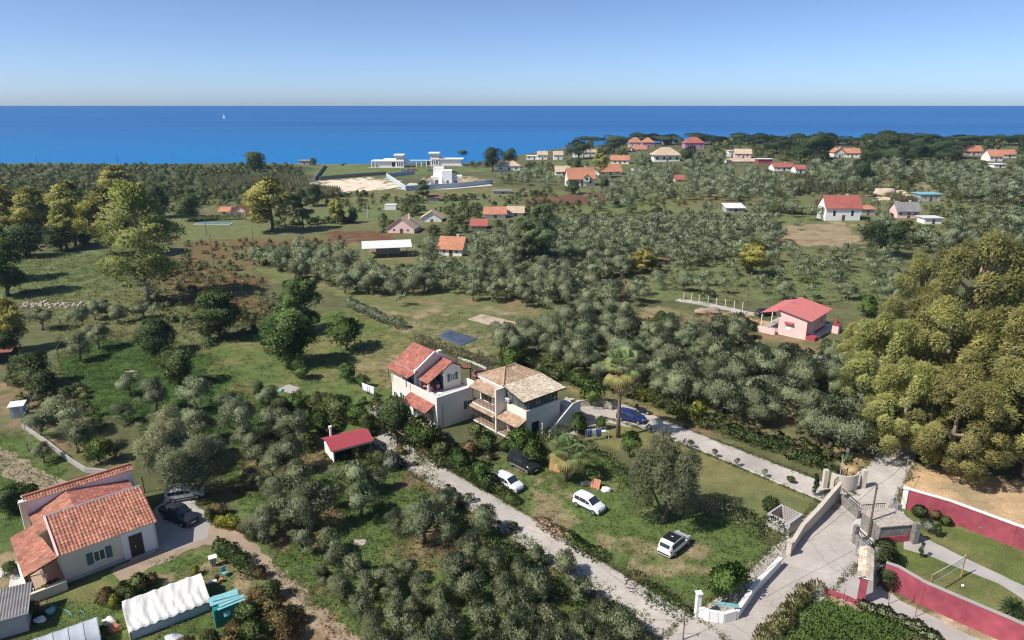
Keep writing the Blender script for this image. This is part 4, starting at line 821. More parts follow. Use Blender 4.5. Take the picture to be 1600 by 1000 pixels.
# pavilion with white metal roof
p = at(572, 404); v = thing('pavilion', 'open pavilion under a pale grey metal roof among the olive trees', 'pavilion', p, R(12))
for x in (0, 6, 12):
    for y in (0, 7): box('post', 'grey_metal', v, x, x + .18, y, y + .18, -.2, 3.0)
box('back_wall', 'grey_plaster', v, 3, 10, 5.2, 5.4, -.1, 2.6)
MB().prism([(-1, -1, 2.95), (13.2, -1, 2.95), (13.2, 3.6, 4.3), (-1, 3.6, 4.3)], (0, 0, .12)).build('roof', 'metal_white', v); MB().prism([(-1, 8.2, 2.95), (13.2, 8.2, 2.95), (13.2, 3.6, 4.3), (-1, 3.6, 4.3)], (0, 0, .12)).build('roof', 'metal_white', v)
fh('small white house with a plain orange roof inside the olive grove', 686, 722, 399, 12, 12, 6.5, tile='tile_far_orange', nwin=2, yaw=-12)
fh('cream roofed bungalow with pink walls left of the dark olives', 606, 648, 364, 9, 12, 8, tile='tile_far_pale', wall='pink_wall', roof='gable_y', nwin=2, yaw=-8)
fh('white gabled house with pale roof behind the cream roofed bungalow', 658, 690, 347, 6, 8, 7, tile='tile_far_pale', roof='gable_y', nwin=1)
fh('terracotta roofed house half hidden by grey olives', 757, 790, 341, 7, 7, 7, tile='tile_far_orange', nwin=1)
fh('cream roofed low house behind the half hidden terracotta house', 793, 818, 338, 6, 6, 7, tile='tile_far_pale', nwin=1)
fh('red and white striped sheet shed under the olives', 736, 760, 358, 5, 5, 5, roof='mono', tile='tile_far_red', wall='grey_plaster', nwin=0, cat='shed', name='shed')
fh('white metal trailer on the green field', 601, 619, 328, 7, 0, 4, roof='flat', tile='metal_white', nwin=0, cat='trailer', name='trailer', over=.05)
fh('open shed with curved white roof and pale walls', 1135, 1163, 332, 7, 3, 6, roof='mono', tile='metal_white', wall='grey_plaster', nwin=2, cat='shed', name='shed')
fh('pink gabled cottage at the blue pool', 364, 384, 338, 9, 7, 6, roof='gable_y', wall='pink_wall', tile='tile_far_orange', nwin=1, cat='cottage', name='cottage')
fh('small cottage with orange roof beside the pink gabled cottage', 343, 358, 335, 5, 4, 5, wall='white_wall', tile='tile_far_orange', nwin=1, cat='cottage', name='cottage')
# hillside and shore houses
v = fh('large house with big orange roof and dormer gable above the brown field', 888, 930, 292, 13, 12, 9, wall='cream_wall', tile='tile_far_orange', nwin=3, yaw=8)
gable_wall('dormer', 'cream_wall', v, 8.2, 11.4, -.9, 3.0, 2.6, 5.2, 6.4, 'y'); MB().prism([(7.8, -1.2, 5.0), (9.8, -1.2, 6.5), (11.8, -1.2, 5.0), (11.8, -1.2, 5.2), (9.8, -1.2, 6.75), (7.8, -1.2, 5.2)], (0, 4.6, 0)).build('dormer_roof', 'tile_far_orange', v)
window(v, Face((8.2, -.9, 0), (1, 0, 0), (0, -1, 0)), 1.6, 3.4, 1.3, 1.5, shut=None)
fh('white house with orange hip roof on the left by round trees', 777, 813, 267, 7, 6, 9, roof='hip', tile='tile_far_pale', nwin=3)
fh('long pale bungalow with orange roof below the round house', 936, 972, 274, 6, 8, 9, tile='tile_far_orange', nwin=3, yaw=10)
fh('pale terracotta cottage with white side wall on the slope', 868, 893, 274, 6, 6, 8, tile='tile_far_pale', nwin=2)
fh('cream house with orange gable and white gable end', 954, 982, 257, 7, 5, 8, tile='tile_far_orange', wall='cream_wall', nwin=2, yaw=-8)
fh('flat white house with posts left on the slope', 823, 846, 250, 6, 0, 8, roof='flat', nwin=3)
fh('white cube house with small pale roof', 840, 855, 250, 8, 4, 7, tile='tile_far_pale', nwin=2)
fh('white house with low orange roof behind the posts', 865, 879, 250, 8, 4, 7, tile='tile_far_pale', nwin=1)
fh('white square house with open pergola near the slope', 896, 911, 246, 8, 0, 7, roof='flat', nwin=2)
fh('white house with pale roof right of the pergola house', 913, 931, 245, 7, 3, 8, tile='tile_far_pale', nwin=2)
fh('pink villa with orange roof, left of the pair on the hilltop', 983, 1003, 230, 7, 6, 9, roof='hip', wall='pink_wall', tile='tile_far_orange', nwin=2)
fh('purple villa with orange roof, right of the pair on the hilltop', 1004, 1022, 231, 8, 6, 9, roof='hip', wall='purple_wall', tile='tile_far_orange', nwin=2)
fh('low orange roofed annexe below the hilltop pair', 988, 1010, 236, 3, 4, 6, tile='tile_far_orange', wall='pink_wall', nwin=1, cat='outbuilding', name='outbuilding')
fh('purple villa with bright red hip roof on the hill', 1070, 1100, 233, 9, 7, 11, roof='hip', wall='purple_wall', tile='tile_far_red', nwin=3)
fh('wide house with pale orange hip roof and open veranda', 1022, 1062, 253, 10, 9, 12, roof='hip', wall='white_wall', tile='tile_far_pale', nwin=4, over=1.2)
fh('pale house with small cream roof among the hill trees', 1037, 1050, 226, 6, 3, 7, tile='tile_far_pale', wall='cream_wall', nwin=1)
fh('pink house with cream roof on the right of the hill', 1148, 1172, 248, 8, 5, 9, wall='pink_wall', tile='tile_far_pale', nwin=2, yaw=-10)
fh('white flat annexe beside the pink house with cream roof', 1138, 1149, 245, 9, 0, 6, roof='flat', nwin=1, cat='outbuilding', name='outbuilding')
fh('low row of orange roofs below the pink house', 1136, 1180, 255, 3, 3, 6, tile='tile_far_pale', nwin=3, cat='outbuilding', name='outbuilding')
fh('brick red long wall building right of the low row', 1184, 1206, 256, 7, 0, 6, roof='flat', wall='red_wall', tile='tile_far_red', nwin=0, cat='outbuilding', name='outbuilding')
fh('white house with red roof on the right slope', 1209, 1240, 267, 6, 4, 9, tile='tile_far_red', nwin=2)
fh('small white house with red porch roof next to it', 1243, 1258, 271, 7, 4, 7, tile='tile_far_red', nwin=1)
fh('cream house with orange gable under the big pines', 1303, 1320, 246, 8, 5, 8, wall='cream_wall', tile='tile_far_orange', roof='gable_y', nwin=2)
fh('white house with orange roof in front of the pines', 1319, 1341, 246, 7, 5, 8, wall='cream_wall', tile='tile_far_orange', nwin=2, yaw=-10)
fh('orange roofed pink house at the far right of the hill', 1508, 1534, 243, 7, 6, 8, wall='pink_wall', tile='tile_far_orange', nwin=2)
fh('white house with long orange roof at the far right', 1546, 1566, 252, 8, 7, 9, tile='tile_far_orange', nwin=3)
fh('orange roofed wing at the far right edge', 1566, 1588, 247, 6, 5, 8, tile='tile_far_orange', nwin=1)
fh('white low house under trees at the far right', 1553, 1572, 262, 5, 0, 7, roof='flat', nwin=2)
fh('grey stone hut on the beach edge', 467, 483, 257, 5, 1, 6, roof='mono', wall='grey_plaster', tile='fibre_cement', nwin=1, cat='hut', name='hut')
fh('grey shed with flat roof beside the far lane', 771, 798, 303, 4, 1, 5, roof='mono', wall='grey_plaster', tile='fibre_cement', nwin=1, cat='shed', name='shed')
fh('dark roofed shed below the walled villa', 667, 686, 314, 5, 1, 5, roof='mono', wall='grey_plaster', tile='tile_far_red', nwin=0, cat='shed', name='shed')
fh('small terracotta hut in the far grove', 1055, 1069, 284, 4, 4, 5, wall='cream_wall', tile='tile_far_red', nwin=1, cat='hut', name='hut')
tunnel('dome_shelter', 'small white dome shelter in the far field', at(984, 274), R(10), 6.0, 6.0, 4.0, 'tarp_white', 3)['category'] = 'shelter'
# two white seaside villas with towers and the colonnade between them
def seaside(label, x0, x1, yb, tx0, tx1, left=True):
    p = at(x0, yb); s_ = proj(p)[2]; v = thing('seaside_villa', label, 'villa', p, 0); X = lambda x: (x - x0) / s_; Z = 1 / s_
    Fr = Face((0, 0, 0), (1, 0, 0), (0, -1, 0))
    box('long_wing', 'white_wall', v, X(x0 + 9), X(x1 - 3), .5, 10, -2, 9.5 * Z); box('roof_slab', 'white_wall', v, X(x0), X(x1), -.6, 10.4, 9.5 * Z + .01, 10.8 * Z)
    box('upper_wing', 'white_wall', v, X(x0 + 19), X(tx0), 2, 9, 10.8 * Z + .01, 13 * Z)
    box('tower', 'white_wall', v, X(tx0), X(tx1), -.2, 8, -1, 18 * Z); box('tower_roof', 'white_wall', v, X(tx0 - 3), X(tx1 + 1), -1.2, 8.6, 18 * Z + .01, 20 * Z)
    for x in (x0 + .5, x0 + 6): box('column', 'white_wall', v, X(x), X(x) + .5, -.5, .0, -1, 9.4 * Z)
    Ft = Face((X(tx0), -.2, 0), (1, 0, 0), (0, -1, 0)); wd = X(tx1) - X(tx0)
    for i in range(4): window(v, Ft, wd * (i + 1) / 5, 12.5 * Z, .6, .7, shut=None, mull=False)
    for i in range(3): window(v, Ft, wd * (i + .8) / 3.6, 2 * Z, 1.1, 2.6, shut=None, mull=False)
    Fw = Face((0, .5, 0), (1, 0, 0), (0, -1, 0)); window(v, Fw, X(tx0 - 4), 1.5 * Z, 2.2, 3.0, shut=None, frame='wood_post', glass='dark_interior', mull=False)
    box('terrace', 'paving', v, X(x0 - 3), X(x1), -3, -.7, -2, .3)
seaside('white modern seaside villa with a square tower, left of the pair', 580, 632, 262, 619, 631)
seaside('white modern seaside villa with a taller tower, right of the pair', 674, 724, 259, 673, 686)
p = at(634, 261); s_ = proj(p)[2]; v = thing('colonnade', 'white open colonnade linking the two seaside villas', 'colonnade', p, 0); Ln = 40 / s_
for i in range(6): box('column', 'white_wall', v, Ln * i / 5, Ln * i / 5 + .6, 0, .6, -1, 4.2)
box('beam', 'white_wall', v, -.2, Ln + .8, -.2, .8, 4.203, 5.0)
# white villa under construction inside its wall
p = at(688, 290); s_ = proj(p)[2]; v = thing('unfinished_villa', 'white cubic villa under construction inside a pale blue wall', 'villa', p, R(4)); Z = 1 / s_
box('main_cube', 'white_wall', v, 1, 6.5, 0, 8, -.3, 23 * Z); box('rear_cube', 'white_wall', v, -4, 2, 8.003, 14, -.3, 26 * Z); box('link', 'white_wall', v, -5, .997, 1, 7.9, -.3, 13 * Z)
box('side_wing', 'grey_plaster', v, 6.503, 11, 1, 8, -.3, 11 * Z); box('upper_terrace', 'white_wall', v, 6.503, 12, 2, 9, 11 * Z + .01, 14 * Z)
Fr = Face((0, 0, 0), (1, 0, 0), (0, -1, 0))
window(v, Fr, 4, 3 * Z, 1.4, 1.8, shut=None, glass='dark_interior'); window(v, Face((0, 1, 0), (1, 0, 0), (0, -1, 0)), 8.5, 3 * Z, 1.8, 1.6, shut=None, glass='dark_interior'); window(v, Face((0, 1, 0), (1, 0, 0), (0, -1, 0)), -2, 2 * Z, 1.6, 2.4, shut=None, glass='dark_interior')
MB().prism([(-.5, -3, 0), (.9, -3, 0), (.9, -.1, 12 * Z), (-.5, -.1, 12 * Z)], (0, 0, .25)).build('stair', 'white_wall', v)
for x in (-9, -5.5): MB().prism([(x - 1.8, -1, 2.6), (x, -1, 4.2), (x + 1.8, -1, 2.6)], (0, 7, 0)).build('pergola_roof', 'tile_far_pale', v); box('pier', 'white_wall', v, x - .3, x + .3, -.8, -.2, -.2, 2.9)
def wall_run(name, label, pix, hh, m, thick=.25, cap=None, piers=None, panel=3.0, cat='wall', base=.3, capw=.08, z0=0, pierh=.3, pierw=.42):
    """free-standing wall along pixel points, built panel by panel"""
    pts = [at(*p) for p in pix]; o = thing(name, label, cat, pts[0]); off = pts[0]
    hs = hh if isinstance(hh, (list, tuple)) else [hh] * len(pts)
    for i in range(len(pts) - 1):
        a, b_ = pts[i] - off, pts[i + 1] - off; d = b_ - a; d2 = Vector((d.x, d.y, 0)); ln = d2.length; u = d2.normalized(); nn = Vector((-u.y, u.x, 0)); k = max(1, round(ln / panel))
        for j in range(k):
            p0 = a + d * (j / k) + u * .002; p1 = a + d * ((j + 1) / k) - u * .002; h0 = hs[i] + (hs[i + 1] - hs[i]) * j / k; h1 = hs[i] + (hs[i + 1] - hs[i]) * (j + 1) / k
            q = [p0 - nn * thick / 2, p1 - nn * thick / 2, p1 + nn * thick / 2, p0 + nn * thick / 2]
            mb = MB(); mb.v = [tuple(w - Vector((0, 0, base))) for w in q] + [tuple(q[0] + Vector((0, 0, h0))), tuple(q[1] + Vector((0, 0, h1))), tuple(q[2] + Vector((0, 0, h1))), tuple(q[3] + Vector((0, 0, h0)))]
            mb.f = [(0, 3, 2, 1), (4, 5, 6, 7), (0, 1, 5, 4), (1, 2, 6, 5), (2, 3, 7, 6), (3, 0, 4, 7)]
            w_ = mb.build('panel', m, o)
            if cap:
                t2 = thick / 2 + capw; mb = MB(); q = [p0 - nn * t2, p1 - nn * t2, p1 + nn * t2, p0 + nn * t2]; zz = [h0, h1, h1, h0]
                mb.v = [tuple(q[e] + Vector((0, 0, zz[e] + .003))) for e in range(4)] + [tuple(q[e] + Vector((0, 0, zz[e] + .12))) for e in range(4)]
                mb.f = [(0, 3, 2, 1), (4, 5, 6, 7), (0, 1, 5, 4), (1, 2, 6, 5), (2, 3, 7, 6), (3, 0, 4, 7)]; mb.build('cap', cap, w_)
            if piers and (j > 0 or i == 0):
                t2 = pierw / 2; zz = max(h0, h1 if j == 0 else h0) + pierh; mb = MB()
                q = [p0 - nn * t2 - u * t2, p0 - nn * t2 + u * t2, p0 + nn * t2 + u * t2, p0 + nn * t2 - u * t2]; mb.prism([w - Vector((0, 0, base)) for w in q], (0, 0, zz + base)); pi_ = mb.build('pier', piers, o)
                q = [p0 - nn * (t2 + .06) - u * (t2 + .06), p0 - nn * (t2 + .06) + u * (t2 + .06), p0 + nn * (t2 + .06) + u * (t2 + .06), p0 + nn * (t2 + .06) - u * (t2 + .06)]
                MB().prism([w + Vector((0, 0, zz + .003)) for w in q], (0, 0, .1)).build('pier_cap', piers, pi_)
    return o
mat('pale_blue_wall', (.42, .50, .55), var=.05)
wall_run('boundary_wall', 'pale blue boundary wall round the unfinished villa', [(770, 287), (716, 293), (634, 298), (604, 277), (648, 272)], 2.4, 'pale_blue_wall', cap='wall_cap', panel=9)
wall_run('boundary_wall', 'brown stone wall along the sandy lot', [(500, 281), (560, 276), (604, 273)], 2.0, 'stone', panel=9)
wall_run('boundary_wall', 'grey wall climbing the lawn edge near the beach', [(492, 282), (502, 268), (508, 260)], 2.2, 'concrete', panel=9)
wall_run('boundary_wall', 'dark low wall at the cliff edge behind the lawn', [(534, 259), (552, 254), (580, 253.5)], 1.2, 'dark_metal', panel=9)
# red garden wall with white piers, far side and near side
wall_run('garden_wall', 'dark red garden wall with white piers and white top, behind the lawn', [(1411, 793), (1478, 813), (1582, 853), (1650, 876)], 2.35, 'red_wall', cap='wall_cap', piers='wall_cap', panel=6.5, pierh=.02, pierw=.5)
wall_run('garden_wall', 'dark red garden wall with thin grey top running to the bottom right corner', [(1378, 916), (1398, 923), (1440, 945), (1500, 972), (1570, 1003), (1650, 1040)], [2.5, 2.5, 2.3, 2.3, 2.3, 2.3], 'red_wall', cap='concrete', panel=5, capw=.03)
wall_run('boundary_wall', 'stepped beige wall with piers along the road', [(1232, 868), (1252, 838), (1276, 815), (1296, 793), (1310, 778)], [1.0, 1.3, 1.55, 1.75, 1.9], 'beige_wall', cap='beige_wall', piers='beige_wall', panel=3.6)
wall_run('boundary_wall', 'low white wall along the road in front of the parked car lot', [(1150, 968), (1180, 925), (1218, 885)], 0.9, 'white_wall', cap='wall_cap', panel=3.0)
wall_run('gate_wall', 'beige wall beside the parking apron', [(893, 637), (938, 632), (956, 641)], 1.0, 'beige_wall', piers='beige_wall', panel=4)
wall_run('garden_wall', 'low beige wall on the shaded parking yard', [(884, 652), (940, 658)], .8, 'beige_wall', piers='beige_wall', panel=6)
wall_run('garden_wall', 'crumbling grey wall in the garden above the farmhouse', [(36, 668), (75, 695), (110, 722), (135, 738), (178, 742)], .6, 'concrete', panel=2.5)
wall_run('kerb_wall', 'thin white kerb along the driveway lawn', [(1000, 668), (1100, 706), (1200, 748), (1285, 783)], .12, 'paving', thick=.14, panel=4, cat='kerb', base=.05)
wall_run('kerb_wall', 'white kerb at the edge of the concrete drive', [(935, 885), (992, 925), (1012, 942)], .10, 'concrete', thick=.18, panel=3, cat='kerb', base=.05)
wall_run('low_wall', 'white low wall at the grass behind the villa', [(716, 560), (740, 568), (760, 577)], .3, 'wall_cap', panel=3)
# curved concrete gate wing and gate
c = at(1322, 768); v = thing('gate_wing', 'curved pale concrete wing wall at the driveway gate', 'wall', c); mb = MB()
N = 14
for k in range(N + 1):
    t = R(200 + 150 * k / N)
    for r_, z in ((1.7, -.2), (1.7, 2.0), (1.5, 2.0), (1.5, -.2)): mb.v.append((math.cos(t) * r_, math.sin(t) * r_ * .8 + 1.2, z))
for k in range(N): mb.f += [(k * 4 + j, (k + 1) * 4 + j, (k + 1) * 4 + (j + 1) % 4, k * 4 + (j + 1) % 4) for j in range(4)]
mb.f += [(0, 1, 2, 3), (N * 4 + 3, N * 4 + 2, N * 4 + 1, N * 4)]; mb.build('curved_wall', 'beige_wall', v)
for x in (-2.4, 2.0): box('pier', 'beige_wall', v, x, x + .5, .6, 1.1, -.2, 2.3)
def gate(name, label, a, b_, hh, m, bars=12, cat='gate', frame=.05, solid=None):
    o = thing(name, label, cat, a, math.atan2(b_.y - a.y, b_.x - a.x)); w = math.hypot(b_.x - a.x, b_.y - a.y); F_ = Face((0, 0, 0), (1, 0, 0), (0, -1, 0))
    fr = F_.ring(0, w, .08, hh, frame, -.03, .03).build('frame', m, o)
    for i in range(1, bars): F_.box(MB(), w * i / bars - .012, w * i / bars + .012, -.012, .012, .08 + frame, hh - frame).build('bar', m, fr)
    if solid: F_.box(MB(), frame, w - frame, -.009, .009, .08 + frame, hh * .6).build('sheet', solid, o)
    return o
gate('driveway_gate', 'dark sliding gate at the end of the driveway', at(1301, 772), at(1322, 752), 1.8, 'dark_metal', 16, solid='wood_post')
# ---- stone gatehouse walls by the road
v = thing('stone_gatehouse', 'stone clad gate wall block with iron railings beside the red garden', 'gate house', at(1370, 853), R(8))
box('block', 'stone', v, .3, 4.0, .3, 3.2, -.2, 1.9); box('top_slab', 'rubble', v, .2, 4.1, .2, 3.3, 1.903, 2.0)
box('red_base', 'red_wall', v, .5, 3.75, .24, .297, -.1, .75); box('end_pier', 'stone', v, 3.7, 4.25, -.3, .237, -.2, 2.3); box('end_pier', 'stone', v, 3.85, 4.3, 2.7, 3.8, -.2, 2.6)
box('front_wall', 'stone', v, -2.1, -1.75, -2.5, .6, -.2, 1.1)
rl = box('railing', 'dark_metal', v, -1.98, -1.88, -2.4, .5, 1.75, 1.81)
for i in range(14): box('baluster', 'dark_metal', rl, -1.94, -1.91, -2.35 + i * .21, -2.32 + i * .21, 1.103, 1.75)
box('post', 'stone', v, -2.2, -1.65, -2.9, -2.503, -.2, 1.9); box('post', 'stone', v, -2.15, -1.7, .603, 1.0, -.2, 2.0)
box('side_wall', 'stone', v, .9, 1.2, 4.6, 8.0, -.2, 1.0)
rl = box('railing', 'dark_metal', v, 1.0, 1.06, 4.7, 7.9, 1.7, 1.76)
for i in range(14): box('baluster', 'dark_metal', rl, 1.01, 1.04, 4.72 + i * .24, 4.75 + i * .24, 1.003, 1.7)
rl = box('railing', 'dark_metal', v, 1.1, 3.9, 4.5, 4.56, 1.7, 1.76)
for i in range(12): box('baluster', 'dark_metal', rl, 1.15 + i * .24, 1.18 + i * .24, 4.51, 4.54, .1, 1.7)
v = thing('flower_pot', 'round grey stone pot on top of the stone gate wall', 'pot', at(1391, 815) + Vector((0, 0, 2.0)))
MB().cyl((0, 0, 0), (0, 0, .55), .26, .36, 12).build('pot', 'rubble', v, smooth=True, sharp=40); MB().cyl((0, 0, .3), (.05, 0, .95), .22, .05, 7).build('plant', 'shutter_green', v)
# entrance gate with tiled lintel
v = thing('entrance_gate', 'red entrance gateway with small tiled roof and iron gate', 'gateway', at(1344, 944), R(62))
box('pillar', 'red_wall', v, 0, .6, -.3, .3, -.2, 2.7); box('pillar', 'red_wall', v, 3.6, 4.2, -.3, .3, -.2, 2.7); box('lintel', 'white_wall', v, -.1, 4.3, -.35, .35, 2.703, 2.85)
tile_roof(v, [(-.25, -.6, 2.9), (4.4, -.6, 2.9), (4.4, 0, 3.2), (-.25, 0, 3.2)], 'tile_pale', slab='wall_cap'); tile_roof(v, [(4.4, .6, 2.9), (-.25, .6, 2.9), (-.25, 0, 3.2), (4.4, 0, 3.2)], 'tile_pale', slab='wall_cap')
Fg = Face((.6, 0, 0), (1, 0, 0), (0, -1, 0)); fr = Fg.ring(.05, 2.95, .1, 2.5, .06, -.03, .03).build('gate_leaf', 'grey_metal', v)
for i in range(1, 12): Fg.box(MB(), .05 + i * .24, .08 + i * .24, -.01, .01, .16, 2.44).build('bar', 'grey_metal', fr)
v = gate('iron_gate', 'open white iron gate with diagonal braces', at(1336, 868), at(1360, 884), 1.9, 'grey_metal', 5, frame=.07)
MB().cyl((.1, 0, .2), (1.9, 0, 1.8), .03, .03, 6).build('brace', 'grey_metal', v); MB().cyl((.1, 0, 1.8), (1.9, 0, .2), .03, .03, 6).build('brace', 'grey_metal', v)
wall_run('low_red_wall', 'short low red wall beside the entrance gateway', [(1287, 926), (1318, 936), (1342, 947)], .45, 'red_wall', panel=2)
# white entrance wall at the bottom of the drive
wall_run('entrance_wall', 'curved white entrance wall at the foot of the concrete drive', [(1090, 962), (1108, 969), (1130, 973), (1148, 968)], 1.0, 'white_wall', thick=.3, panel=1.6)
v = thing('gate_arch', 'white painted gate pillar with arched top at the drive entrance', 'gate pillar', at(1089, 962), R(10))
box('pillar', 'white_wall', v, -.2, .2, -.2, .2, -.1, 2.3); box('pillar_cap', 'wall_cap', v, -.28, .28, -.28, .28, 2.303, 2.4)
v = thing('name_board', 'pale teal board on the white entrance wall', 'board', at(1135, 966), R(-12)); box('board', 'teal_pale', v, -.9, .9, -.04, .04, 1.25, 1.55); box('leg', 'grey_metal', v, -.6, -.54, -.03, .03, 0, 1.247); box('leg', 'grey_metal', v, .54, .6, -.03, .03, 0, 1.247)
# concrete frame in the lawn
v = thing('concrete_bin', 'open grey concrete enclosure with rusty bars across its top', 'enclosure', at(1232, 838), R(40))
box('wall', 'grey_plaster', v, 0, 2.6, 0, .2, -.1, 1.5); box('wall', 'grey_plaster', v, 0, 2.6, 2.3, 2.5, -.1, 1.5); box('wall', 'grey_plaster', v, 0, .2, .203, 2.297, -.1, 1.5); box('wall', 'grey_plaster', v, 2.4, 2.6, .203, 2.297, -.1, 1.5)
mat('rust', (.25, .10, .06), var=.2)
for i in range(7): MB().cyl((.1, .45 + i * .26, 1.53), (2.5, .45 + i * .26, 1.53), .02, .02, 5).build('bar', 'rust', v)
v = thing('swimming_pool', 'blue pool in the far garden behind the hedge', 'pool', at(302, 351)); box('coping', 'paving', v, 0, 13.5, 0, 3.4, -.5, .12); box('water', 'pool', v, .4, 13.1, .4, 3.0, .1, .125)
# ================================================================== vegetation
LEAF = attr_mat('leaf', rough=.62, translucent=.45, objvar=.22, spec=.25)
LEAFS = attr_mat('leaf_mass', rough=.65, translucent=.42, spec=.2)
GAIN = 2.25
def unit(a): return a / np.maximum(np.linalg.norm(a, axis=-1, keepdims=True), 1e-6)
def leaf_quads(P_, D, N, length, width, rg):
    """one rhombic leaf spray per point: P_ foot, D long axis, N facing"""
    n_ = len(P_); S = unit(np.cross(D, N)); L = length * rg.uniform(.6, 1.35, (n_, 1)); Wd = width * rg.uniform(.7, 1.3, (n_, 1))
    V = np.stack([P_, P_ + D * L * .5 + S * Wd * .5, P_ + D * L, P_ + D * L * .5 - S * Wd * .5], 1).reshape(-1, 3)
    return V, np.arange(n_ * 4).reshape(-1, 4)
def crown_mesh(name, lobes, n_leaf, length, width, cols, seed, up=.35, droop=0.0, shell=.55, bare=0.0, mat_=None, get=False, centre=None):
    """leaf sprays spread through the volume of lobes (x, y, z, rx, ry, rz); denser outside, dim hollow gaps between lobes"""
    rg = np.random.default_rng(seed); Lb = np.array(lobes, float)
    w = (Lb[:, 3] * Lb[:, 4] + Lb[:, 4] * Lb[:, 5] + Lb[:, 3] * Lb[:, 5]); k = rg.choice(len(Lb), n_leaf, p=w / w.sum())
    d = unit(rg.normal(0, 1, (n_leaf, 3))); d[:, 2] = np.where((d[:, 2] < -.25) & (rg.random(n_leaf) < .6), -d[:, 2], d[:, 2])
    rr = shell + (1.08 - shell) * rg.random(n_leaf) ** .55
    # small tufts: bunch the directions
    tuft = unit(rg.normal(0, 1, (max(8, n_leaf // 14), 3))); ti = rg.integers(0, len(tuft), n_leaf)
    d = unit(d * .75 + tuft[ti] * .5 * (rg.random((n_leaf, 1)) < .7))
    rr = rr * np.where(rg.random(n_leaf) < .10, rg.uniform(1.0, 1.28, n_leaf), 1.0); P_ = Lb[k, :3] + d * Lb[k, 3:6] * rr[:, None]
    cen = np.array(centre) if centre is not None and centre != 'lobe' else np.array([Lb[:, 0].mean(), Lb[:, 1].mean(), Lb[:, 2].mean() - .4 * Lb[:, 5].mean()])
    outw = d if centre == 'lobe' else unit(P_ - cen); jit = unit(rg.normal(0, 1, (n_leaf, 3)))
    D = unit(d * .7 + jit * .7 + np.array([0, 0, up - droop])); N = unit(outw * .4 + d * .5 + jit * .7)
    V, F = leaf_quads(P_, D, N, length, width, rg)
    nrm = unit(d * .55 + outw * .45 + jit * .38 + np.array([0, 0, .12]))
    c = np.array(cols); ci = rg.choice(len(c), n_leaf, p=None); lobe_t = rg.uniform(.82, 1.18, len(Lb))[k]
    cc = c[ci] * GAIN * (rg.uniform(.72, 1.28, n_leaf) * lobe_t)[:, None]
    if get: return V, F, np.repeat(nrm, 4, 0), np.repeat(cc, 4, 0)
    o = add_mesh(name, V, F, mat_ or LEAF, None, col=np.repeat(cc, 4, 0), normals=np.repeat(nrm, 4, 0)); me = o.data; bpy.data.objects.remove(o); return me
def lobes_in(W_, Hc, zc, n_, r_lo, r_hi, rg, flat=.75, squash=1.0):
    out = []
    for i in range(n_):
        a = rg.random() * 6.283; u = rg.random() ** .5; t = rg.uniform(-1, 1); q = math.sqrt(max(0, 1 - t * t * .8))
        r_ = rg.uniform(r_lo, r_hi) * W_ * .5; ex = max(0, W_ * .5 - r_ * .8)
        out.append((math.cos(a) * u * ex * q, math.sin(a) * u * ex * q, zc + t * max(0, Hc * .5 - r_ * .7), r_, r_ * rg.uniform(.85, 1.15), r_ * flat * rg.uniform(.85, 1.2)))
    return out
def trunk_mesh(lobes, r0, base_split, m, seed, n_limb=6, lean=.15, twist=.1, single_top=None):
    """trunk, then limbs that reach into the lobes: one joined wooden skeleton"""
    rg = random.Random(seed); mb = MB(); sp = Vector((rg.uniform(-lean, lean), rg.uniform(-lean, lean), base_split))
    mb.tube([(0, 0, -.15), (sp.x * .3, sp.y * .3, base_split * .4), tuple(sp)], [r0 * 1.25, r0, r0 * .8], 7)
    if single_top:
        mb.tube([tuple(sp), (sp.x * .6, sp.y * .6, (base_split + single_top) / 2), (0, 0, single_top)], [r0 * .8, r0 * .5, r0 * .12], 6)
    for lb in rg.sample(list(lobes), min(n_limb, len(lobes))):
        q = Vector(lb[:3]); s0 = sp * 1.0
        if single_top: s0 = Vector((0, 0, max(base_split * .8, min(q.z * .75, single_top * .85))))
        mid = s0.lerp(q, .5) + Vector((rg.uniform(-twist, twist), rg.uniform(-twist, twist), rg.uniform(-twist, 0)))
        mb.tube([tuple(s0 - Vector((0, 0, r0 * .3))), tuple(mid), tuple(q)], [r0 * .55, r0 * .34, r0 * .1], 5)
    o = mb.build('trunk', m, smooth=True); me = o.data; bpy.data.objects.remove(o); return me
PROTO = {}
def proto(kind, W_, Ht, n_var, nl, leafL, leafW, cols, lobes_n, r_lo, r_hi, clear=.25, trunk_r=.14, bark='bark', flat=.8, up=.35, droop=0, limbs=6, single=False, shell=.55, shape=None):
    L = []
    for i in range(n_var):
        rg = random.Random(hash_(kind) + i * 17); Hc = Ht * (1 - clear); zc = Ht * clear + Hc / 2
        lb = shape(rg, W_, Ht) if shape else lobes_in(W_, Hc, zc, lobes_n, r_lo, r_hi, rg, flat)
        cm = crown_mesh('crown', lb, nl, leafL, leafW, cols, hash_(kind) + i, up, droop, shell)
        tm = trunk_mesh(lb, trunk_r, max(.3, Ht * clear * (1.1 if not single else .8)), bark, hash_(kind) + i, limbs, single_top=Ht * .93 if single else None)
        L.append((tm, cm))
    PROTO[kind] = dict(W=W_, H=Ht, zc=zc, var=L)
def hash_(s): return sum(ord(c) * (i + 3) for i, c in enumerate(s)) % 9973
OLV = [(.114, .134, .072), (.136, .154, .090), (.096, .116, .058), (.160, .176, .112)]
def sh_tall(rg, W_, Ht):   # tall tree: lobes stacked along the stem
    out = []
    for i in range(40):
        t = rg.random() ** .85; z = Ht * (.22 + .74 * t); env = W_ * .5 * math.sin(math.pi * min(1, (.16 + .80 * t))) ** .7; a = rg.random() * 6.283; r_ = W_ * rg.uniform(.08, .16)
        e = max(0, env - r_ * .6) * rg.random() ** .4; out.append((math.cos(a) * e, math.sin(a) * e, z, r_, r_, r_ * .85))
    return out
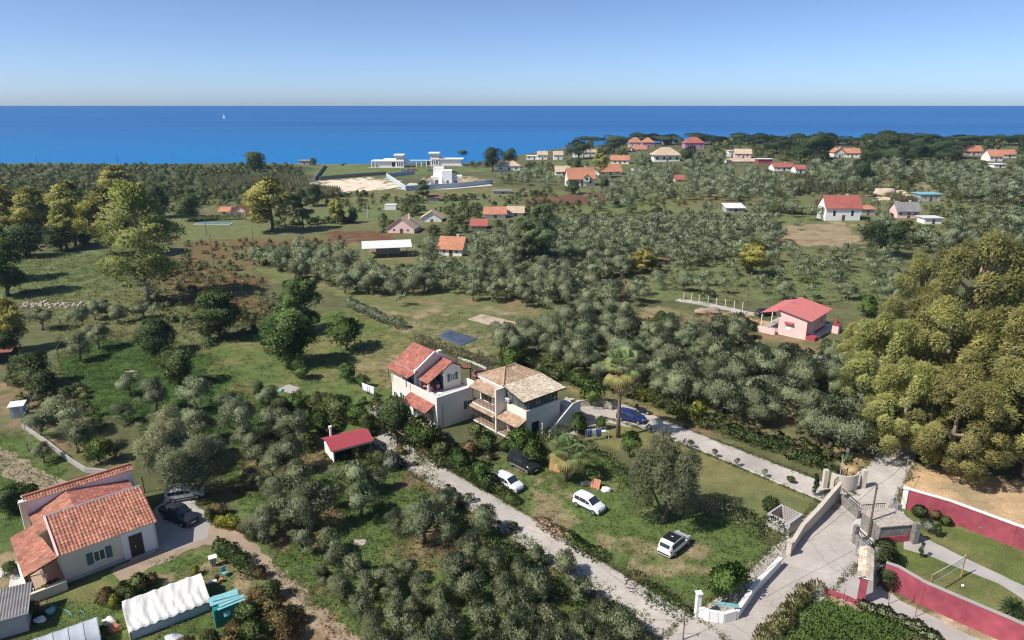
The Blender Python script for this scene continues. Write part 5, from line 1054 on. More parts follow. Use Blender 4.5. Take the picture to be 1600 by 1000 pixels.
def sh_weep(rg, W_, Ht):
    out = []
    for i in range(30):
        a = rg.random() * 6.283; u = rg.random() ** .5; z = Ht * (.92 - .55 * u * rg.random() ** .6); r_ = W_ * rg.uniform(.10, .16)
        if i < 9: z = Ht * rg.uniform(.25, .55); u = .85
        out.append((math.cos(a) * u * W_ * .40, math.sin(a) * u * W_ * .40, z, r_, r_, r_ * 1.5))
    return out
def sh_umbrella(rg, W_, Ht):
    return [(math.cos(a) * u * W_ * .38, math.sin(a) * u * W_ * .38, Ht * (.86 - .10 * u), W_ * .15, W_ * .15, W_ * .085) for a, u in [(rg.random() * 6.283, rg.random() ** .5) for _ in range(20)]]
def sh_big(rg, W_, Ht):    # broad gum: many separate billowing masses
    out = []
    for i in range(74):
        t = rg.random(); z = Ht * (.14 + .78 * t); env = W_ * .5 * (1 - max(0, t - .45) ** 1.6 * 1.6); a = rg.random() * 6.283; r_ = W_ * rg.uniform(.045, .10); e = max(0, env - r_ * .7) * rg.random() ** .33
        out.append((math.cos(a) * e, math.sin(a) * e, z, r_, r_, r_ * rg.uniform(.8, 1.7)))
    return out
def sh_olive(rg, W_, Ht, low=.5, hi_=.84, up=1.0):
    out = []; n_ = rg.randint(4, 6); a0 = rg.random() * 6.28
    for i in range(n_):
        a = a0 + i * 6.283 / n_ + rg.uniform(-.5, .5); u = rg.uniform(.25, .78) * W_ * .5; z = Ht * rg.uniform(low, hi_)
        for j in range(3):
            r_ = W_ * rg.uniform(.11, .21); out.append((math.cos(a) * u + rg.uniform(-.12, .12) * W_, math.sin(a) * u + rg.uniform(-.12, .12) * W_, z + rg.uniform(-.13, .10) * Ht, r_, r_ * rg.uniform(.8, 1.25), r_ * up * rg.uniform(.65, 1.0)))
    for j in range(4): r_ = W_ * rg.uniform(.15, .23); out.append((rg.uniform(-.16, .16) * W_, rg.uniform(-.16, .16) * W_, Ht * rg.uniform(low, .88), r_, r_, r_ * up * .9))
    for j in range(4): a = rg.random() * 6.28; u = W_ * rg.uniform(.32, .48); r_ = W_ * rg.uniform(.07, .12); out.append((math.cos(a) * u, math.sin(a) * u, Ht * rg.uniform(low * .7, low * 1.05), r_, r_, r_))
    k_ = W_ * .54 / max(math.hypot(b_[0], b_[1]) + b_[3] * .8 for b_ in out)
    return [(b_[0] * k_, b_[1] * k_, b_[2], b_[3] * k_ * 1.08, b_[4] * k_ * 1.08, b_[5] * k_ * 1.08) for b_ in out]
def sh_young(rg, W_, Ht): return sh_olive(rg, W_, Ht, .28, .82, 1.35)
proto('olive', 4.6, 4.3, 9, 5200, .30, .105, OLV, 11, .34, .56, clear=.28, trunk_r=.2, bark='bark_olive', flat=.8, up=.55, limbs=9, shell=.35, shape=sh_olive)
proto('olive_young', 3.1, 3.3, 7, 4200, .27, .085, OLV, 9, .32, .55, clear=.14, trunk_r=.12, bark='bark_olive', flat=1.0, up=.95, limbs=7, shell=.3, shape=sh_young)
proto('plane', 13, 21, 1, 11000, .5, .30, [(.135, .150, .045), (.115, .138, .042), (.165, .170, .05), (.095, .118, .038)], 30, .2, .3, clear=.2, trunk_r=.28, bark='bark_pale', limbs=16, single=True, shape=sh_tall)
proto('poplar_yellow', 8, 12, 3, 9000, .46, .28, [(.19, .18, .045), (.15, .155, .045), (.22, .20, .05), (.12, .13, .04)], 20, .25, .4, clear=.12, trunk_r=.28, limbs=10, shape=sh_tall, single=True)
proto('walnut', 8.5, 12, 2, 14000, .42, .26, [(.050, .082, .025), (.065, .10, .030), (.04, .066, .02), (.10, .125, .035)], 26, .25, .4, clear=.1, trunk_r=.35, limbs=10, flat=.9)
proto('gum', 15, 22, 3, 36000, .50, .17, [(.180, .172, .054), (.215, .200, .062), (.145, .150, .050), (.125, .138, .055)], 30, .2, .3, clear=.12, trunk_r=.55, bark='bark_pale', limbs=18, single=True, shape=sh_big, droop=.5, up=.1)
proto('dark_gum', 8, 17, 2, 11000, .48, .2, [(.085, .105, .050), (.065, .085, .04), (.11, .125, .06)], 20, .2, .3, clear=.06, trunk_r=.35, limbs=10, single=True, shape=sh_tall, droop=.4, up=0)
proto('pepper', 7.2, 8.6, 1, 14000, .42, .09, [(.095, .115, .060), (.12, .13, .07), (.08, .10, .05), (.13, .115, .06)], 20, .2, .3, clear=.1, trunk_r=.25, limbs=10, shape=sh_weep, droop=.45, up=.1)
proto('carob', 5, 4.6, 3, 5500, .29, .18, [(.040, .062, .022), (.055, .08, .028), (.032, .05, .02), (.075, .085, .03)], 14, .36, .55, clear=.08, trunk_r=.16, limbs=6)
proto('citrus', 3.4, 3.2, 3, 2200, .28, .18, [(.058, .095, .022), (.075, .115, .028), (.045, .075, .02)], 11, .36, .56, clear=.1, trunk_r=.1, limbs=5)
proto('pine', 9, 9, 3, 6500, .45, .19, [(.036, .055, .022), (.048, .068, .026), (.028, .044, .018)], 18, .26, .44, clear=.2, trunk_r=.28, limbs=8)
proto('umbrella_pine', 12, 9, 1, 3000, .6, .25, [(.032, .052, .022), (.042, .064, .026)], 18, .26, .44, clear=.55, trunk_r=.55, limbs=10, shape=sh_umbrella)
proto('round_pine', 3.4, 4.0, 1, 3400, .30, .12, [(.062, .105, .025), (.08, .125, .03), (.05, .085, .02)], 13, .34, .5, clear=.24, trunk_r=.12, limbs=4)
proto('sapling', 1.0, 1.35, 2, 420, .18, .09, [(.10, .125, .06), (.13, .15, .08)], 5, .45, .65, clear=.45, trunk_r=.03, limbs=3)
proto('cypress', 1.6, 5.0, 2, 1500, .3, .12, [(.035, .058, .022), (.045, .07, .026)], 12, .3, .5, clear=.03, trunk_r=.08, limbs=2, flat=1.3, up=1.2)
proto('bush', 2.6, 2.0, 4, 1500, .26, .15, [(.070, .095, .032), (.09, .115, .04), (.055, .075, .026)], 10, .4, .6, clear=0.02, trunk_r=.05, limbs=3)
proto('bush_brown', 2.6, 1.8, 2, 1500, .26, .13, [(.135, .10, .045), (.10, .085, .04), (.16, .12, .05)], 10, .4, .6, clear=.02, trunk_r=.05, limbs=3)
proto('bush_grey', 2.4, 1.7, 2, 1400, .28, .10, [(.13, .15, .12), (.10, .12, .09), (.155, .17, .14)], 10, .4, .6, clear=.02, trunk_r=.05, limbs=3)
proto('bush_yellow', 2.2, 1.9, 2, 1300, .26, .15, [(.17, .175, .03), (.13, .15, .03), (.21, .2, .04)], 9, .4, .6, clear=.02, trunk_r=.05, limbs=3)
def tree(kind, base, width, yaw=None, label=None, cat='tree', group=None, name=None, hs=1.0, vi=None):
    pr = PROTO[kind]; tm, cm = pr['var'][vi if vi is not None else rnd.randrange(len(pr['var']))]; s_ = width / pr['W']
    e = thing(name or 'tree', label, cat, base, yaw if yaw is not None else rnd.random() * 6.28, group); q_ = rnd.uniform(.86, 1.16); e.scale = (s_ * q_, s_ / q_, s_ * hs)
    link('trunk', tm, e); link('crown', cm, e); return e
def crown_base(kind, cx, cy, wpx, hs=1.0):
    """ground point and crown width (m) of a tree whose crown shows at this pixel"""
    pr = PROTO[kind]; wd = 3.0
    for _ in range(6):
        p = at(cx, cy, pr['zc'] * wd / pr['W'] * hs); wd = wpx / proj((p.x, p.y, p.z + pr['zc'] * wd / pr['W'] * hs))[2]
    return p, wd
def T(kind, cx, cy, wpx, label, cat='tree', name=None, hs=1.0, group=None, vi=None):
    p, wd = crown_base(kind, cx, cy, wpx, hs); return tree(kind, p, wd, None, label, cat, group, name, hs, vi)

def TB(kind, bx, by, wpx, top_y, label, cat='tree', name=None, group=None, vi=None):
    """tree given by the pixel of its foot, crown width and top"""
    p = at(bx, by); lo, hi = .5, 40
    for _ in range(40):
        k = (lo + hi) / 2
        if proj((p.x, p.y, p.z + k))[1] > top_y: lo = k
        else: hi = k
    wd = wpx / proj((p.x, p.y, p.z + lo * .6))[2]; pr = PROTO[kind]
    return tree(kind, p, wd, None, label, cat, group, name, lo / (pr['H'] * wd / pr['W']) * 1.02, vi)
def clear_view(p, wd, hh=.5):
    """False where a tree would stand between the camera and a house"""
    x, y, s_ = proj((p[0], p[1], p[2] + wd * hh)); w_ = wd * s_ * .42
    for x0, x1, y0, y1 in HB:
        if x0 - w_ < x < x1 + w_ and y0 < y < y1 + w_ * 1.1 and proj((p[0], p[1], p[2]))[1] > y1 - .25 * (y1 - y0): return False
        if x0 - w_ * .5 < x < x1 + w_ * .5 and y0 < proj((p[0], p[1], p[2]))[1] < y1 and y1 - y0 < 60: return False
    return True
# ---- olive trees: seen one by one in the foreground, by groves farther off
OL = []      # (base, width, grove)
def olive(cx, cy, wpx, grove, kind='olive'):
    p, wd = crown_base(kind, cx, cy, wpx); OL.append((p, wd, grove, kind))
G0 = 'foreground grove left of the concrete drive'
for a in [(447, 707, 60), (462, 742, 66), (432, 760, 52), (550, 742, 62), (562, 775, 62), (482, 792, 76), (432, 795, 62), (408, 822, 52), (472, 845, 46), (515, 843, 46), (662, 808, 78), (620, 812, 40), (735, 852, 58), (768, 872, 58), (755, 812, 50), (590, 745, 40), (520, 770, 46), (690, 780, 44), (455, 810, 44), (700, 830, 46), (400, 700, 50), (425, 725, 46)]:
    olive(*a, G0)
for a in [(552, 880, 38), (525, 872, 42), (505, 895, 34), (535, 910, 48), (600, 898, 48), (617, 917, 42), (635, 890, 38), (707, 890, 52), (685, 925, 50), (735, 922, 50), (790, 915, 50), (735, 888, 40), (647, 943, 44), (615, 942, 40), (697, 958, 48), (627, 972, 60), (700, 985, 62), (765, 968, 60), (812, 933, 66), (860, 953, 58), (875, 975, 48), (907, 980, 48), (812, 985, 66), (937, 948, 62), (970, 970, 52), (840, 862, 38), (885, 880, 40), (815, 892, 42), (985, 987, 52), (790, 940, 46), (660, 1003, 60), (740, 1012, 64), (850, 1015, 64), (950, 1012, 60), (580, 985, 52), (562, 945, 48), (600, 1012, 56), (570, 915, 40), (840, 915, 52), (655, 915, 44), (1010, 1005, 50), (900, 1020, 60), (905, 920, 40), (765, 1010, 50)]:
    olive(*a, G0, 'olive_young')
G1 = 'sloping meadow left of the red roofed shed'
for a in [(200, 596, 40), (240, 612, 54), (303, 606, 62), (192, 638, 40), (305, 660, 60), (370, 655, 62), (385, 690, 54), (395, 742, 42), (430, 655, 60), (460, 665, 50), (352, 628, 40), (420, 620, 42), (95, 645, 66), (115, 672, 66), (60, 660, 50), (330, 690, 44), (250, 650, 34)]: olive(*a, G1)
G2 = 'small orchard on the left meadow'
for a in [(62, 493, 40), (125, 492, 34), (145, 480, 34), (165, 480, 30), (182, 488, 30), (222, 478, 34), (243, 482, 28), (105, 498, 26), (205, 488, 22), (150, 520, 46), (120, 535, 50)]: olive(*a, G2)
def fill(poly_px, spacing, wlo, whi, grove, seed, jitter=.8, drop=0.0, kind='olive', avoid=()):
    poly = wpoly(poly_px); xs = [p[0] for p in poly]; yy = [p[1] for p in poly]; rg = random.Random(seed); out = []
    av = [wpoly(a) for a in avoid]
    nx_ = int((max(xs) - min(xs)) / spacing) + 1; ny_ = int((max(yy) - min(yy)) / spacing) + 1
    for i in range(nx_):
        for j in range(ny_):
            x = min(xs) + (i + (.5 if j % 2 else 0)) * spacing + rg.uniform(-jitter, jitter) * spacing * .5; y = min(yy) + j * spacing + rg.uniform(-jitter, jitter) * spacing * .5
            if rg.random() < drop or not bool(inpoly(x, y, poly)) or any(bool(inpoly(x, y, a)) for a in av): continue
            q = (Vector((x, y, hf(x, y))), rg.uniform(wlo, whi), grove, kind)
            if clear_view(q[0], q[1]): out.append(q)
    return out
HOUSES_AV = [[(1190, 470), (1320, 470), (1325, 545), (1190, 545)], [(560, 375), (645, 375), (645, 412), (560, 412)], [(680, 375), (735, 375), (735, 404), (680, 404)]]
G3 = 'dense grove across the middle behind the green field'
OL += fill([(390, 412), (480, 395), (560, 400), (640, 398), (760, 375), (880, 360), (1010, 352), (1190, 345), (1225, 375), (1180, 412), (1010, 418), (960, 440), (900, 470), (830, 482), (740, 470), (640, 462), (545, 462), (470, 440)], 4.0, 3.7, 5.6, G3, 3, drop=.07, avoid=HOUSES_AV)
G4 = 'rows of olives beside the farm lane on the right'
OL += fill([(1000, 440), (1060, 415), (1200, 400), (1330, 395), (1410, 420), (1400, 480), (1300, 475), (1195, 478), (1100, 466), (1040, 462)], 6.6, 3.2, 4.8, G4, 4, drop=.15, avoid=HOUSES_AV)
G5 = 'dense grove behind the driveway hedge'
OL += fill([(900, 560), (960, 535), (1060, 525), (1190, 525), (1300, 545), (1350, 600), (1350, 720), (1310, 720), (1200, 678), (1100, 655), (1010, 615), (920, 600)], 3.9, 3.9, 5.9, G5, 5, drop=.04, avoid=HOUSES_AV)
G6 = 'grove between the blue net and the pale villa'
OL += fill([(760, 545), (860, 520), (920, 490), (1000, 500), (1000, 535), (930, 560), (900, 590), (830, 575), (780, 568)], 3.7, 3.6, 5.4, G6, 6, drop=.1)
OL += fill([(820, 470), (880, 460), (1000, 455), (1010, 480), (920, 492), (850, 500)], 4.2, 3.4, 5.0, G3, 7, drop=.1)
G7 = 'far grove below the hill houses'
OL += fill([(880, 300), (960, 280), (1060, 262), (1200, 275), (1260, 290), (1220, 325), (1120, 318), (1050, 315), (960, 318), (1000, 335), (930, 332)], 7.5, 4.5, 6.5, G7, 8, drop=.12)
G8 = 'far grove at the right edge below the pines'
OL += fill([(1200, 275), (1300, 262), (1380, 262), (1600, 275), (1640, 320), (1500, 330), (1480, 300), (1400, 285), (1360, 300), (1290, 300)], 8, 5, 7, G8, 9, drop=.1)
OL += fill([(1360, 350), (1500, 345), (1640, 330), (1640, 400), (1420, 400)], 6.5, 4, 6, G8, 10, drop=.25)
OL += fill([(1060, 340), (1200, 330), (1290, 345), (1210, 350), (1130, 350)], 7, 4.5, 6.5, G3, 12, drop=.2)
OL += fill([(1250, 350), (1340, 346), (1340, 366), (1240, 366)], 8, 3, 4.5, 'tan field in front of the long white house', 11, drop=.1)
OL += fill([(720, 276), (790, 270), (880, 276), (880, 296), (800, 292)], 7.5, 4.5, 6.0, 'far grove right of the walled villa', 13, drop=.15)
OL += fill([(930, 262), (1010, 250), (1140, 252), (1220, 262), (1120, 266), (1000, 268)], 9, 5, 7, 'hillside grove between the villas', 14, drop=.2)
OL += fill([(545, 470), (620, 465), (640, 478), (560, 488)], 6.5, 3.2, 4.4, 'row at the edge of the green field', 15, drop=.3)
OL.sort(key=lambda t: -t[1] * proj(t[0])[2] * (1 if 0 < proj(t[0])[0] < 1600 and proj(t[0])[1] < 1080 else .01))
near, far_ = OL[:300], OL[300:]
ORD = ['closest', 'second closest', 'third closest', 'fourth closest', 'fifth closest', 'sixth closest', 'seventh closest', 'eighth closest', 'ninth closest', 'tenth closest', 'eleventh closest', 'twelfth closest', 'thirteenth closest', 'fourteenth closest', 'fifteenth closest', 'sixteenth closest', 'seventeenth closest', 'eighteenth closest', 'nineteenth closest', 'twentieth closest']
MARKS = [('the pink house', 1258, 515), ('the farmhouse', 170, 850), ('the red roofed shed', 545, 700), ('the teal shed', 345, 980), ('the open pavilion', 600, 400), ('the small white house', 705, 395), ('the tall dark eucalyptus', 845, 420), ('the dark blue net', 715, 530), ('the sand bed', 780, 505), ('the pale villa', 850, 620), ('the red roofed villa', 680, 600), ('the stone pile', 872, 534), ('the tall palm', 966, 683), ('the driveway gate', 1310, 765), ('the stone cover', 562, 848), ('the bougainvillea hedge', 1050, 960), ('the flowering hedge', 890, 860), ('the white hatchback beside the hedge', 794, 761), ('the gum wood', 1400, 620), ('the white curved shed', 1148, 332), ('the long white house', 1315, 345), ('the brown field', 890, 315), ('the farm lane', 1120, 478), ('the dark pine', 1375, 400), ('the plane tree', 236, 470), ('the tall green pair', 460, 560), ('the earth mound', 1105, 490), ('the end of the dirt track', 520, 990), ('the white pole in the hedge', 1071, 632), ('the red garden frame', 655, 715), ('the bracken field', 440, 400), ('the yellow-green tree of the middle grove', 1178, 410), ('the bend of the concrete drive', 720, 768), ('the bottom edge of the photograph below the drive', 900, 1000), ('the bottom edge of the photograph in the grove', 700, 1000)]
MW = [(n_, at(x, y)) for n_, x, y in MARKS if n_ != 'the red garden frame']; cnt = {}
lab_of = {}
for i in sorted(range(len(near)), key=lambda i: min((near[i][0] - q).length for n_, q in MW)):
    p = near[i][0]; n_, q = min(MW, key=lambda t: (t[1] - p).length); dx, dy = p.x - q.x, p.y - q.y
    side = ('to the right of' if dx > 0 else 'to the left of') if abs(dx) > abs(dy) else ('behind' if dy > 0 else 'in front of')
    if 'bottom edge' in n_: side = 'at'
    k = cnt.get((n_, side), 0); cnt[(n_, side)] = k + 1
    lab_of[i] = 'olive tree, %s %s %s' % (ORD[min(k, 19)], side, n_)
for i, (p, wd, gr, kind) in enumerate(near):
    tree(kind, p, wd, None, ('bushy ' if kind == 'olive_young' else 'grey-green ') + lab_of[i], 'olive tree', 'olives, ' + gr, 'olive_tree', rnd.uniform(.85, 1.12))
def mass(name, items, lib, label, cat, m=None):
    """one mesh out of many small copies (position, size, key) of crown arrays"""
    VV, FF, NN, CC = [], [], [], []; o_ = 0; rg = np.random.default_rng(3)
    for p, s_, key, tint in items:
        V, F, N, c = lib[key]; a = rg.random() * 6.28; ca, sa = math.cos(a), math.sin(a); Rm = np.array([[ca, -sa, 0], [sa, ca, 0], [0, 0, 1]])
        VV.append((V @ Rm.T) * s_ + np.array(p)); NN.append(N @ Rm.T); CC.append(c * np.array(tint)); FF.append(F + o_); o_ += len(V)
    o = add_mesh(name, np.concatenate(VV), np.concatenate(FF), m or LEAFS, None, col=np.concatenate(CC), normals=np.concatenate(NN))
    return tag(o, label, cat, kind='stuff')
def lib_crown(W_, Ht, n_, L, Wd, cols, nl, seed, clear=.15, up=.4, flat=.8):
    out = []
    for i in range(6):
        rg = random.Random(seed + i); lb = sh_olive(rg, W_, Ht) if clear > .1 else lobes_in(W_, Ht * (1 - clear), Ht * clear + Ht * (1 - clear) / 2, nl, .30, .56, rg, flat); out.append(crown_mesh('', lb, n_, L, Wd, cols, seed + i, up, get=True, shell=.45))
    return out
LO = lib_crown(1, .92, 460, .10, .055, OLV, 9, 50)
mass('distant_olive_trees', [(p, wd * rnd.uniform(.9, 1.2), rnd.randrange(6), [rnd.uniform(.85, 1.15)] * 3) for p, wd, g_, k_ in far_], LO, 'mass of small grey-green olive trees of the distant groves', 'olive trees')

# ---- single trees that stand out
TB('plane', 232, 470, 140, 290, 'tall yellow-green plane tree with open branches on the left meadow', 'plane tree', 'plane_tree', vi=0)
TB('poplar_yellow', 178, 400, 90, 300, 'yellowish tree behind the tall plane tree'); TB('poplar_yellow', 15, 372, 80, 292, 'yellow tree at the left edge'); TB('poplar_yellow', 60, 375, 70, 296, 'yellow-green tree second from the left edge'); TB('poplar_yellow', 118, 385, 66, 290, 'yellow-green tree left of the plane tree, in the far row'); TB('poplar_yellow', 105, 390, 50, 330, 'lower green-yellow tree in front of the far row')
TB('poplar_yellow', 185, 318, 56, 262, 'pale green tree highest in the left row'); TB('carob', 250, 340, 46, 290, 'rust brown bushy tree right of the plane tree'); TB('carob', 296, 345, 40, 306, 'dark round evergreen right of the rust brown tree'); TB('carob', 40, 402, 66, 350, 'dark evergreen in the shade at the left edge'); TB('carob', 95, 392, 50, 352, 'dark evergreen beneath the yellow row')
TB('walnut', 12, 462, 76, 378, 'dark green tree at the left edge above the orchard', vi=0); TB('walnut', -20, 440, 80, 350, 'dark green tree cut off by the left edge', vi=1); TB('poplar_yellow', 20, 548, 54, 470, 'conical yellow-green tree at the left edge'); TB('carob', 10, 560, 60, 520, 'dark low tree at the left edge beside the hut')
T('carob', 50, 575, 60, 'grey-green broad tree by the old hut on the left', 'tree'); T('carob', 68, 600, 46, 'leafy tree by the shaded meadow edge', 'tree')
TB('walnut', 472, 520, 70, 440, 'tall dense green tree, rear one of the tall pair by the field', vi=0); TB('walnut', 458, 572, 92, 486, 'large dense green tree, front one of the tall pair by the field', vi=1); TB('walnut', 345, 530, 72, 458, 'round dense green tree at the brown bracken', vi=0)
T('carob', 243, 525, 62, 'dark green rounded tree in the left meadow', 'tree'); T('carob', 282, 570, 66, 'broad dark bush tree below the rounded tree', 'tree'); T('citrus', 540, 517, 62, 'broad feathery green tree right of the tall pair', 'tree')
TB('poplar_yellow', 425, 362, 90, 284, 'broad autumn yellow tree near the far cottages', vi=0); TB('dark_gum', 474, 358, 40, 296, 'dark green tree right of the autumn yellow tree'); TB('poplar_yellow', 528, 350, 28, 310, 'slim light green tree in the far field'); TB('carob', 490, 322, 34, 290, 'dark bush tree beside the beach lane'); TB('carob', 553, 348, 18, 326, 'small dark tree right of the slim tree')
TB('dark_gum', 845, 424, 64, 320, 'tall dark eucalyptus rising above the middle grove', 'eucalyptus', 'eucalyptus_tree', vi=0); TB('dark_gum', 818, 420, 40, 345, 'slimmer eucalyptus beside the tall dark one', 'eucalyptus', 'eucalyptus_tree', vi=1); TB('dark_gum', 661, 313, 26, 282, 'dark tree in front of the pale blue wall')
TB('pine', 1375, 402, 80, 345, 'dark rounded pine left of the gum wood', 'pine', 'pine_tree'); T('pine', 1350, 262, 42, 'dark pine standing in the far right grove', 'pine', 'pine_tree'); T('poplar_yellow', 1178, 400, 52, 'yellow-green tree at the right end of the middle grove', 'tree', hs=.7); T('poplar_yellow', 1008, 405, 44, 'yellowish bush tree inside the middle grove', 'tree', hs=.6)
TB('umbrella_pine', 723, 250, 22, 235, 'flat topped umbrella pine by the seaside villa', 'pine', 'pine_tree'); T('pine', 770, 244, 38, 'big round tree right of the seaside villas', 'tree'); T('pine', 795, 244, 30, 'round tree right of the big round tree', 'tree'); T('carob', 397, 252, 34, 'dark round tree on the shore skyline', 'tree'); T('carob', 489, 252, 12, 'small round tree beside the beach hut', 'tree')
T('carob', 900, 259, 27, 'bright green round tree on the slope', 'tree'); T('poplar_yellow', 938, 254, 28, 'grey-green tall tree between the slope houses', 'tree'); T('carob', 1100, 256, 20, 'round green tree in the hillside grove', 'tree'); T('pine', 1075, 240, 30, 'green pine right of the veranda house', 'pine', 'pine_tree')
T('carob', 895, 291, 24, 'dark round bush tree before the large orange roofed house', 'tree'); T('carob', 945, 286, 20, 'bush tree right of the large orange roofed house', 'tree'); T('carob', 612, 352, 20, 'green tree in front of the cream roofed bungalow', 'tree'); T('carob', 740, 383, 20, 'dark red-brown tree next to the small white house', 'tree')
PX = []
for k, (cx, cy, w_) in enumerate([(860, 238, 26), (835, 241, 24), (905, 229, 30), (935, 224, 36), (960, 219, 34), (1000, 214, 40), (1030, 218, 34), (1048, 220, 26), (1060, 228, 26), (1115, 219, 36), (1140, 217, 38), (1165, 216, 36), (1190, 215, 34), (1215, 222, 34), (1245, 215, 30), (1272, 222, 44), (1290, 219, 30), (1250, 235, 30), (1330, 218, 36), (1355, 217, 40), (1385, 217, 44), (1412, 216, 34), (1440, 222, 36), (1465, 225, 40), (1490, 226, 44), (1515, 218, 40), (1545, 217, 44), (1565, 220, 40), (1590, 219, 44), (1610, 222, 44), (1485, 238, 34), (1530, 240, 36), (1600, 236, 40), (1430, 236, 30), (1400, 238, 34), (1370, 236, 30), (1350, 228, 30), (1205, 236, 30), (1225, 244, 24), (1280, 244, 28), (1610, 262, 40), (1575, 270, 34)]):
    PX.append((cx, cy, w_))
PX = [q for q in PX if clear_view((lambda p_: (p_.x, p_.y, p_.z))(crown_base('pine', q[0], q[1] + 2, q[2] * 1.35, .65)[0]), crown_base('pine', q[0], q[1] + 2, q[2] * 1.35, .65)[1], .4)]
PX.sort(); TEN = ['', 'first', 'second', 'third', 'fourth', 'fifth', 'sixth', 'seventh', 'eighth', 'ninth', 'tenth', 'eleventh', 'twelfth', 'thirteenth', 'fourteenth', 'fifteenth', 'sixteenth', 'seventeenth', 'eighteenth', 'nineteenth', 'twentieth', 'twenty-first']
for k, (cx, cy, w_) in enumerate(PX):
    T('pine', cx, cy + 2, w_ * 1.35, 'dark pine, %s from the %s in the skyline wood on the hill' % ((TEN[k + 1], 'left') if k < 21 else (TEN[len(PX) - k], 'right')), 'pine', 'pine_tree', group='pines of the skyline wood', hs=rnd.uniform(.5, .8))
CR = [(x_ + rnd.uniform(-6, 6), rnd.uniform(224.5, 227), rnd.uniform(34, 50), rnd.uniform(206, 215) + (6 if x_ < 960 else 0)) for x_ in range(915, 1640, 22) if not (1062 < x_ < 1080)]
for k, (bx, by, w_, ty) in enumerate(CR): TB('pine', bx, by, w_, ty, 'broad pine, %s from the %s along the crest of the hill' % ((TEN[k + 1], 'left') if k < 17 else (TEN[len(CR) - k], 'right')), 'pine', 'pine_tree', group='pines along the crest')
# gum wood on the right
for k, (bx, by, w_, ty, lab) in enumerate([(1500, 585, 200, 366, 'tallest olive-yellow gum tree at the back of the gum wood'), (1595, 600, 170, 388, 'gum tree cut off by the right edge, upper one'), (1372, 650, 150, 490, 'leftmost yellowish gum tree of the gum wood'), (1462, 660, 180, 470, 'gum tree in the middle of the gum wood'), (1560, 680, 180, 480, 'gum tree with bare grey branches on the right'), (1402, 715, 120, 560, 'drooping gum tree above the road'), (1478, 735, 150, 575, 'front gum tree hanging over the bare ground'), (1600, 745, 170, 560, 'front gum tree at the right edge'), (1345, 590, 90, 500, 'smaller yellowish gum tree next to the pink house'), (1425, 545, 110, 400, 'yellow-green gum tree at the upper left of the wood'), (1640, 690, 160, 500, 'gum tree standing out at the right edge, middle one')]):
    TB('gum', bx, by, w_, ty, lab, 'gum tree', 'gum_tree', vi=k % 3)
T('citrus', 1357, 478, 36, 'pale yellow-green tree in front of the gum wood', 'tree'); T('bush_grey', 1282, 568, 38, 'grey round bush left of the gum wood', 'bush', 'shrub'); T('bush_yellow', 1243, 559, 22, 'bright yellow bush below the pink house', 'bush', 'shrub')
# garden trees round the villas
T('carob', 620, 655, 62, 'dark evergreen magnolia like tree before the red roofed villa', 'tree', hs=1.35); T('citrus', 660, 680, 60, 'feathery green tree below the villa wall', 'tree'); T('citrus', 720, 716, 40, 'round olive-green tree beside the grey drive', 'tree'); T('round_pine', 985, 690, 37, 'round clipped pine on the dry lawn', 'pine', 'pine_tree', vi=0); TB('pepper', 1035, 818, 108, 698, 'large weeping grey-green pepper tree on the lawn edge', 'pepper tree', 'pepper_tree', vi=0)
T('citrus', 835, 706, 44, 'dark leafy tree behind the black car', 'tree'); T('citrus', 815, 690, 50, 'leafy hedge tree under the pale villa', 'tree'); T('citrus', 940, 660, 22, 'small fruit tree next to the tall palm', 'tree'); T('citrus', 905, 662, 34, 'purple flowering bush tree behind the fan palm', 'tree'); T('citrus', 1135, 905, 66, 'broad green tree at the white entrance wall', 'tree'); TB('pepper', 262, 740, 90, 650, 'pale feathery tree above the farmhouse yard', 'tree', vi=0); TB('pepper', 310, 775, 96, 690, 'drooping tree over the parked pickup', 'tree', vi=0); T('citrus', 155, 705, 44, 'green citrus tree above the farmhouse', 'tree'); T('olive', 65, 705, 34, 'small bare trunked tree beside the dirt lane', 'tree'); T('carob', 15, 780, 50, 'dark leafy tree left of the farmhouse', 'tree'); T('citrus', 45, 770, 34, 'small leafy tree touching the farmhouse roof corner', 'tree')
T('citrus', 470, 577, 32, 'round citrus tree, left one of the garden pair', 'tree'); T('citrus', 540, 581, 34, 'round citrus tree, right one of the garden pair', 'tree'); T('citrus', 565, 594, 22, 'small citrus tree right of the garden pair', 'tree'); T('carob', 405, 610, 22, 'narrow blue-green conifer in the garden', 'tree', hs=1.6)
for k, (cx, cy, w_) in enumerate([(440, 635, 34), (465, 632, 30), (495, 625, 26), (525, 640, 44), (555, 645, 36), (570, 655, 30), (430, 650, 36), (480, 655, 34), (540, 630, 26), (575, 668, 26), (600, 648, 26), (500, 660, 36), (455, 690, 30), (480, 690, 36), (410, 635, 30)]):
    T(['carob', 'citrus', 'bush', 'bush', 'citrus'][k % 5], cx, cy, w_, 'mixed garden shrub in the planted strip left of the red roofed villa', 'shrub', 'shrub', group='shrubs of the planted strip')
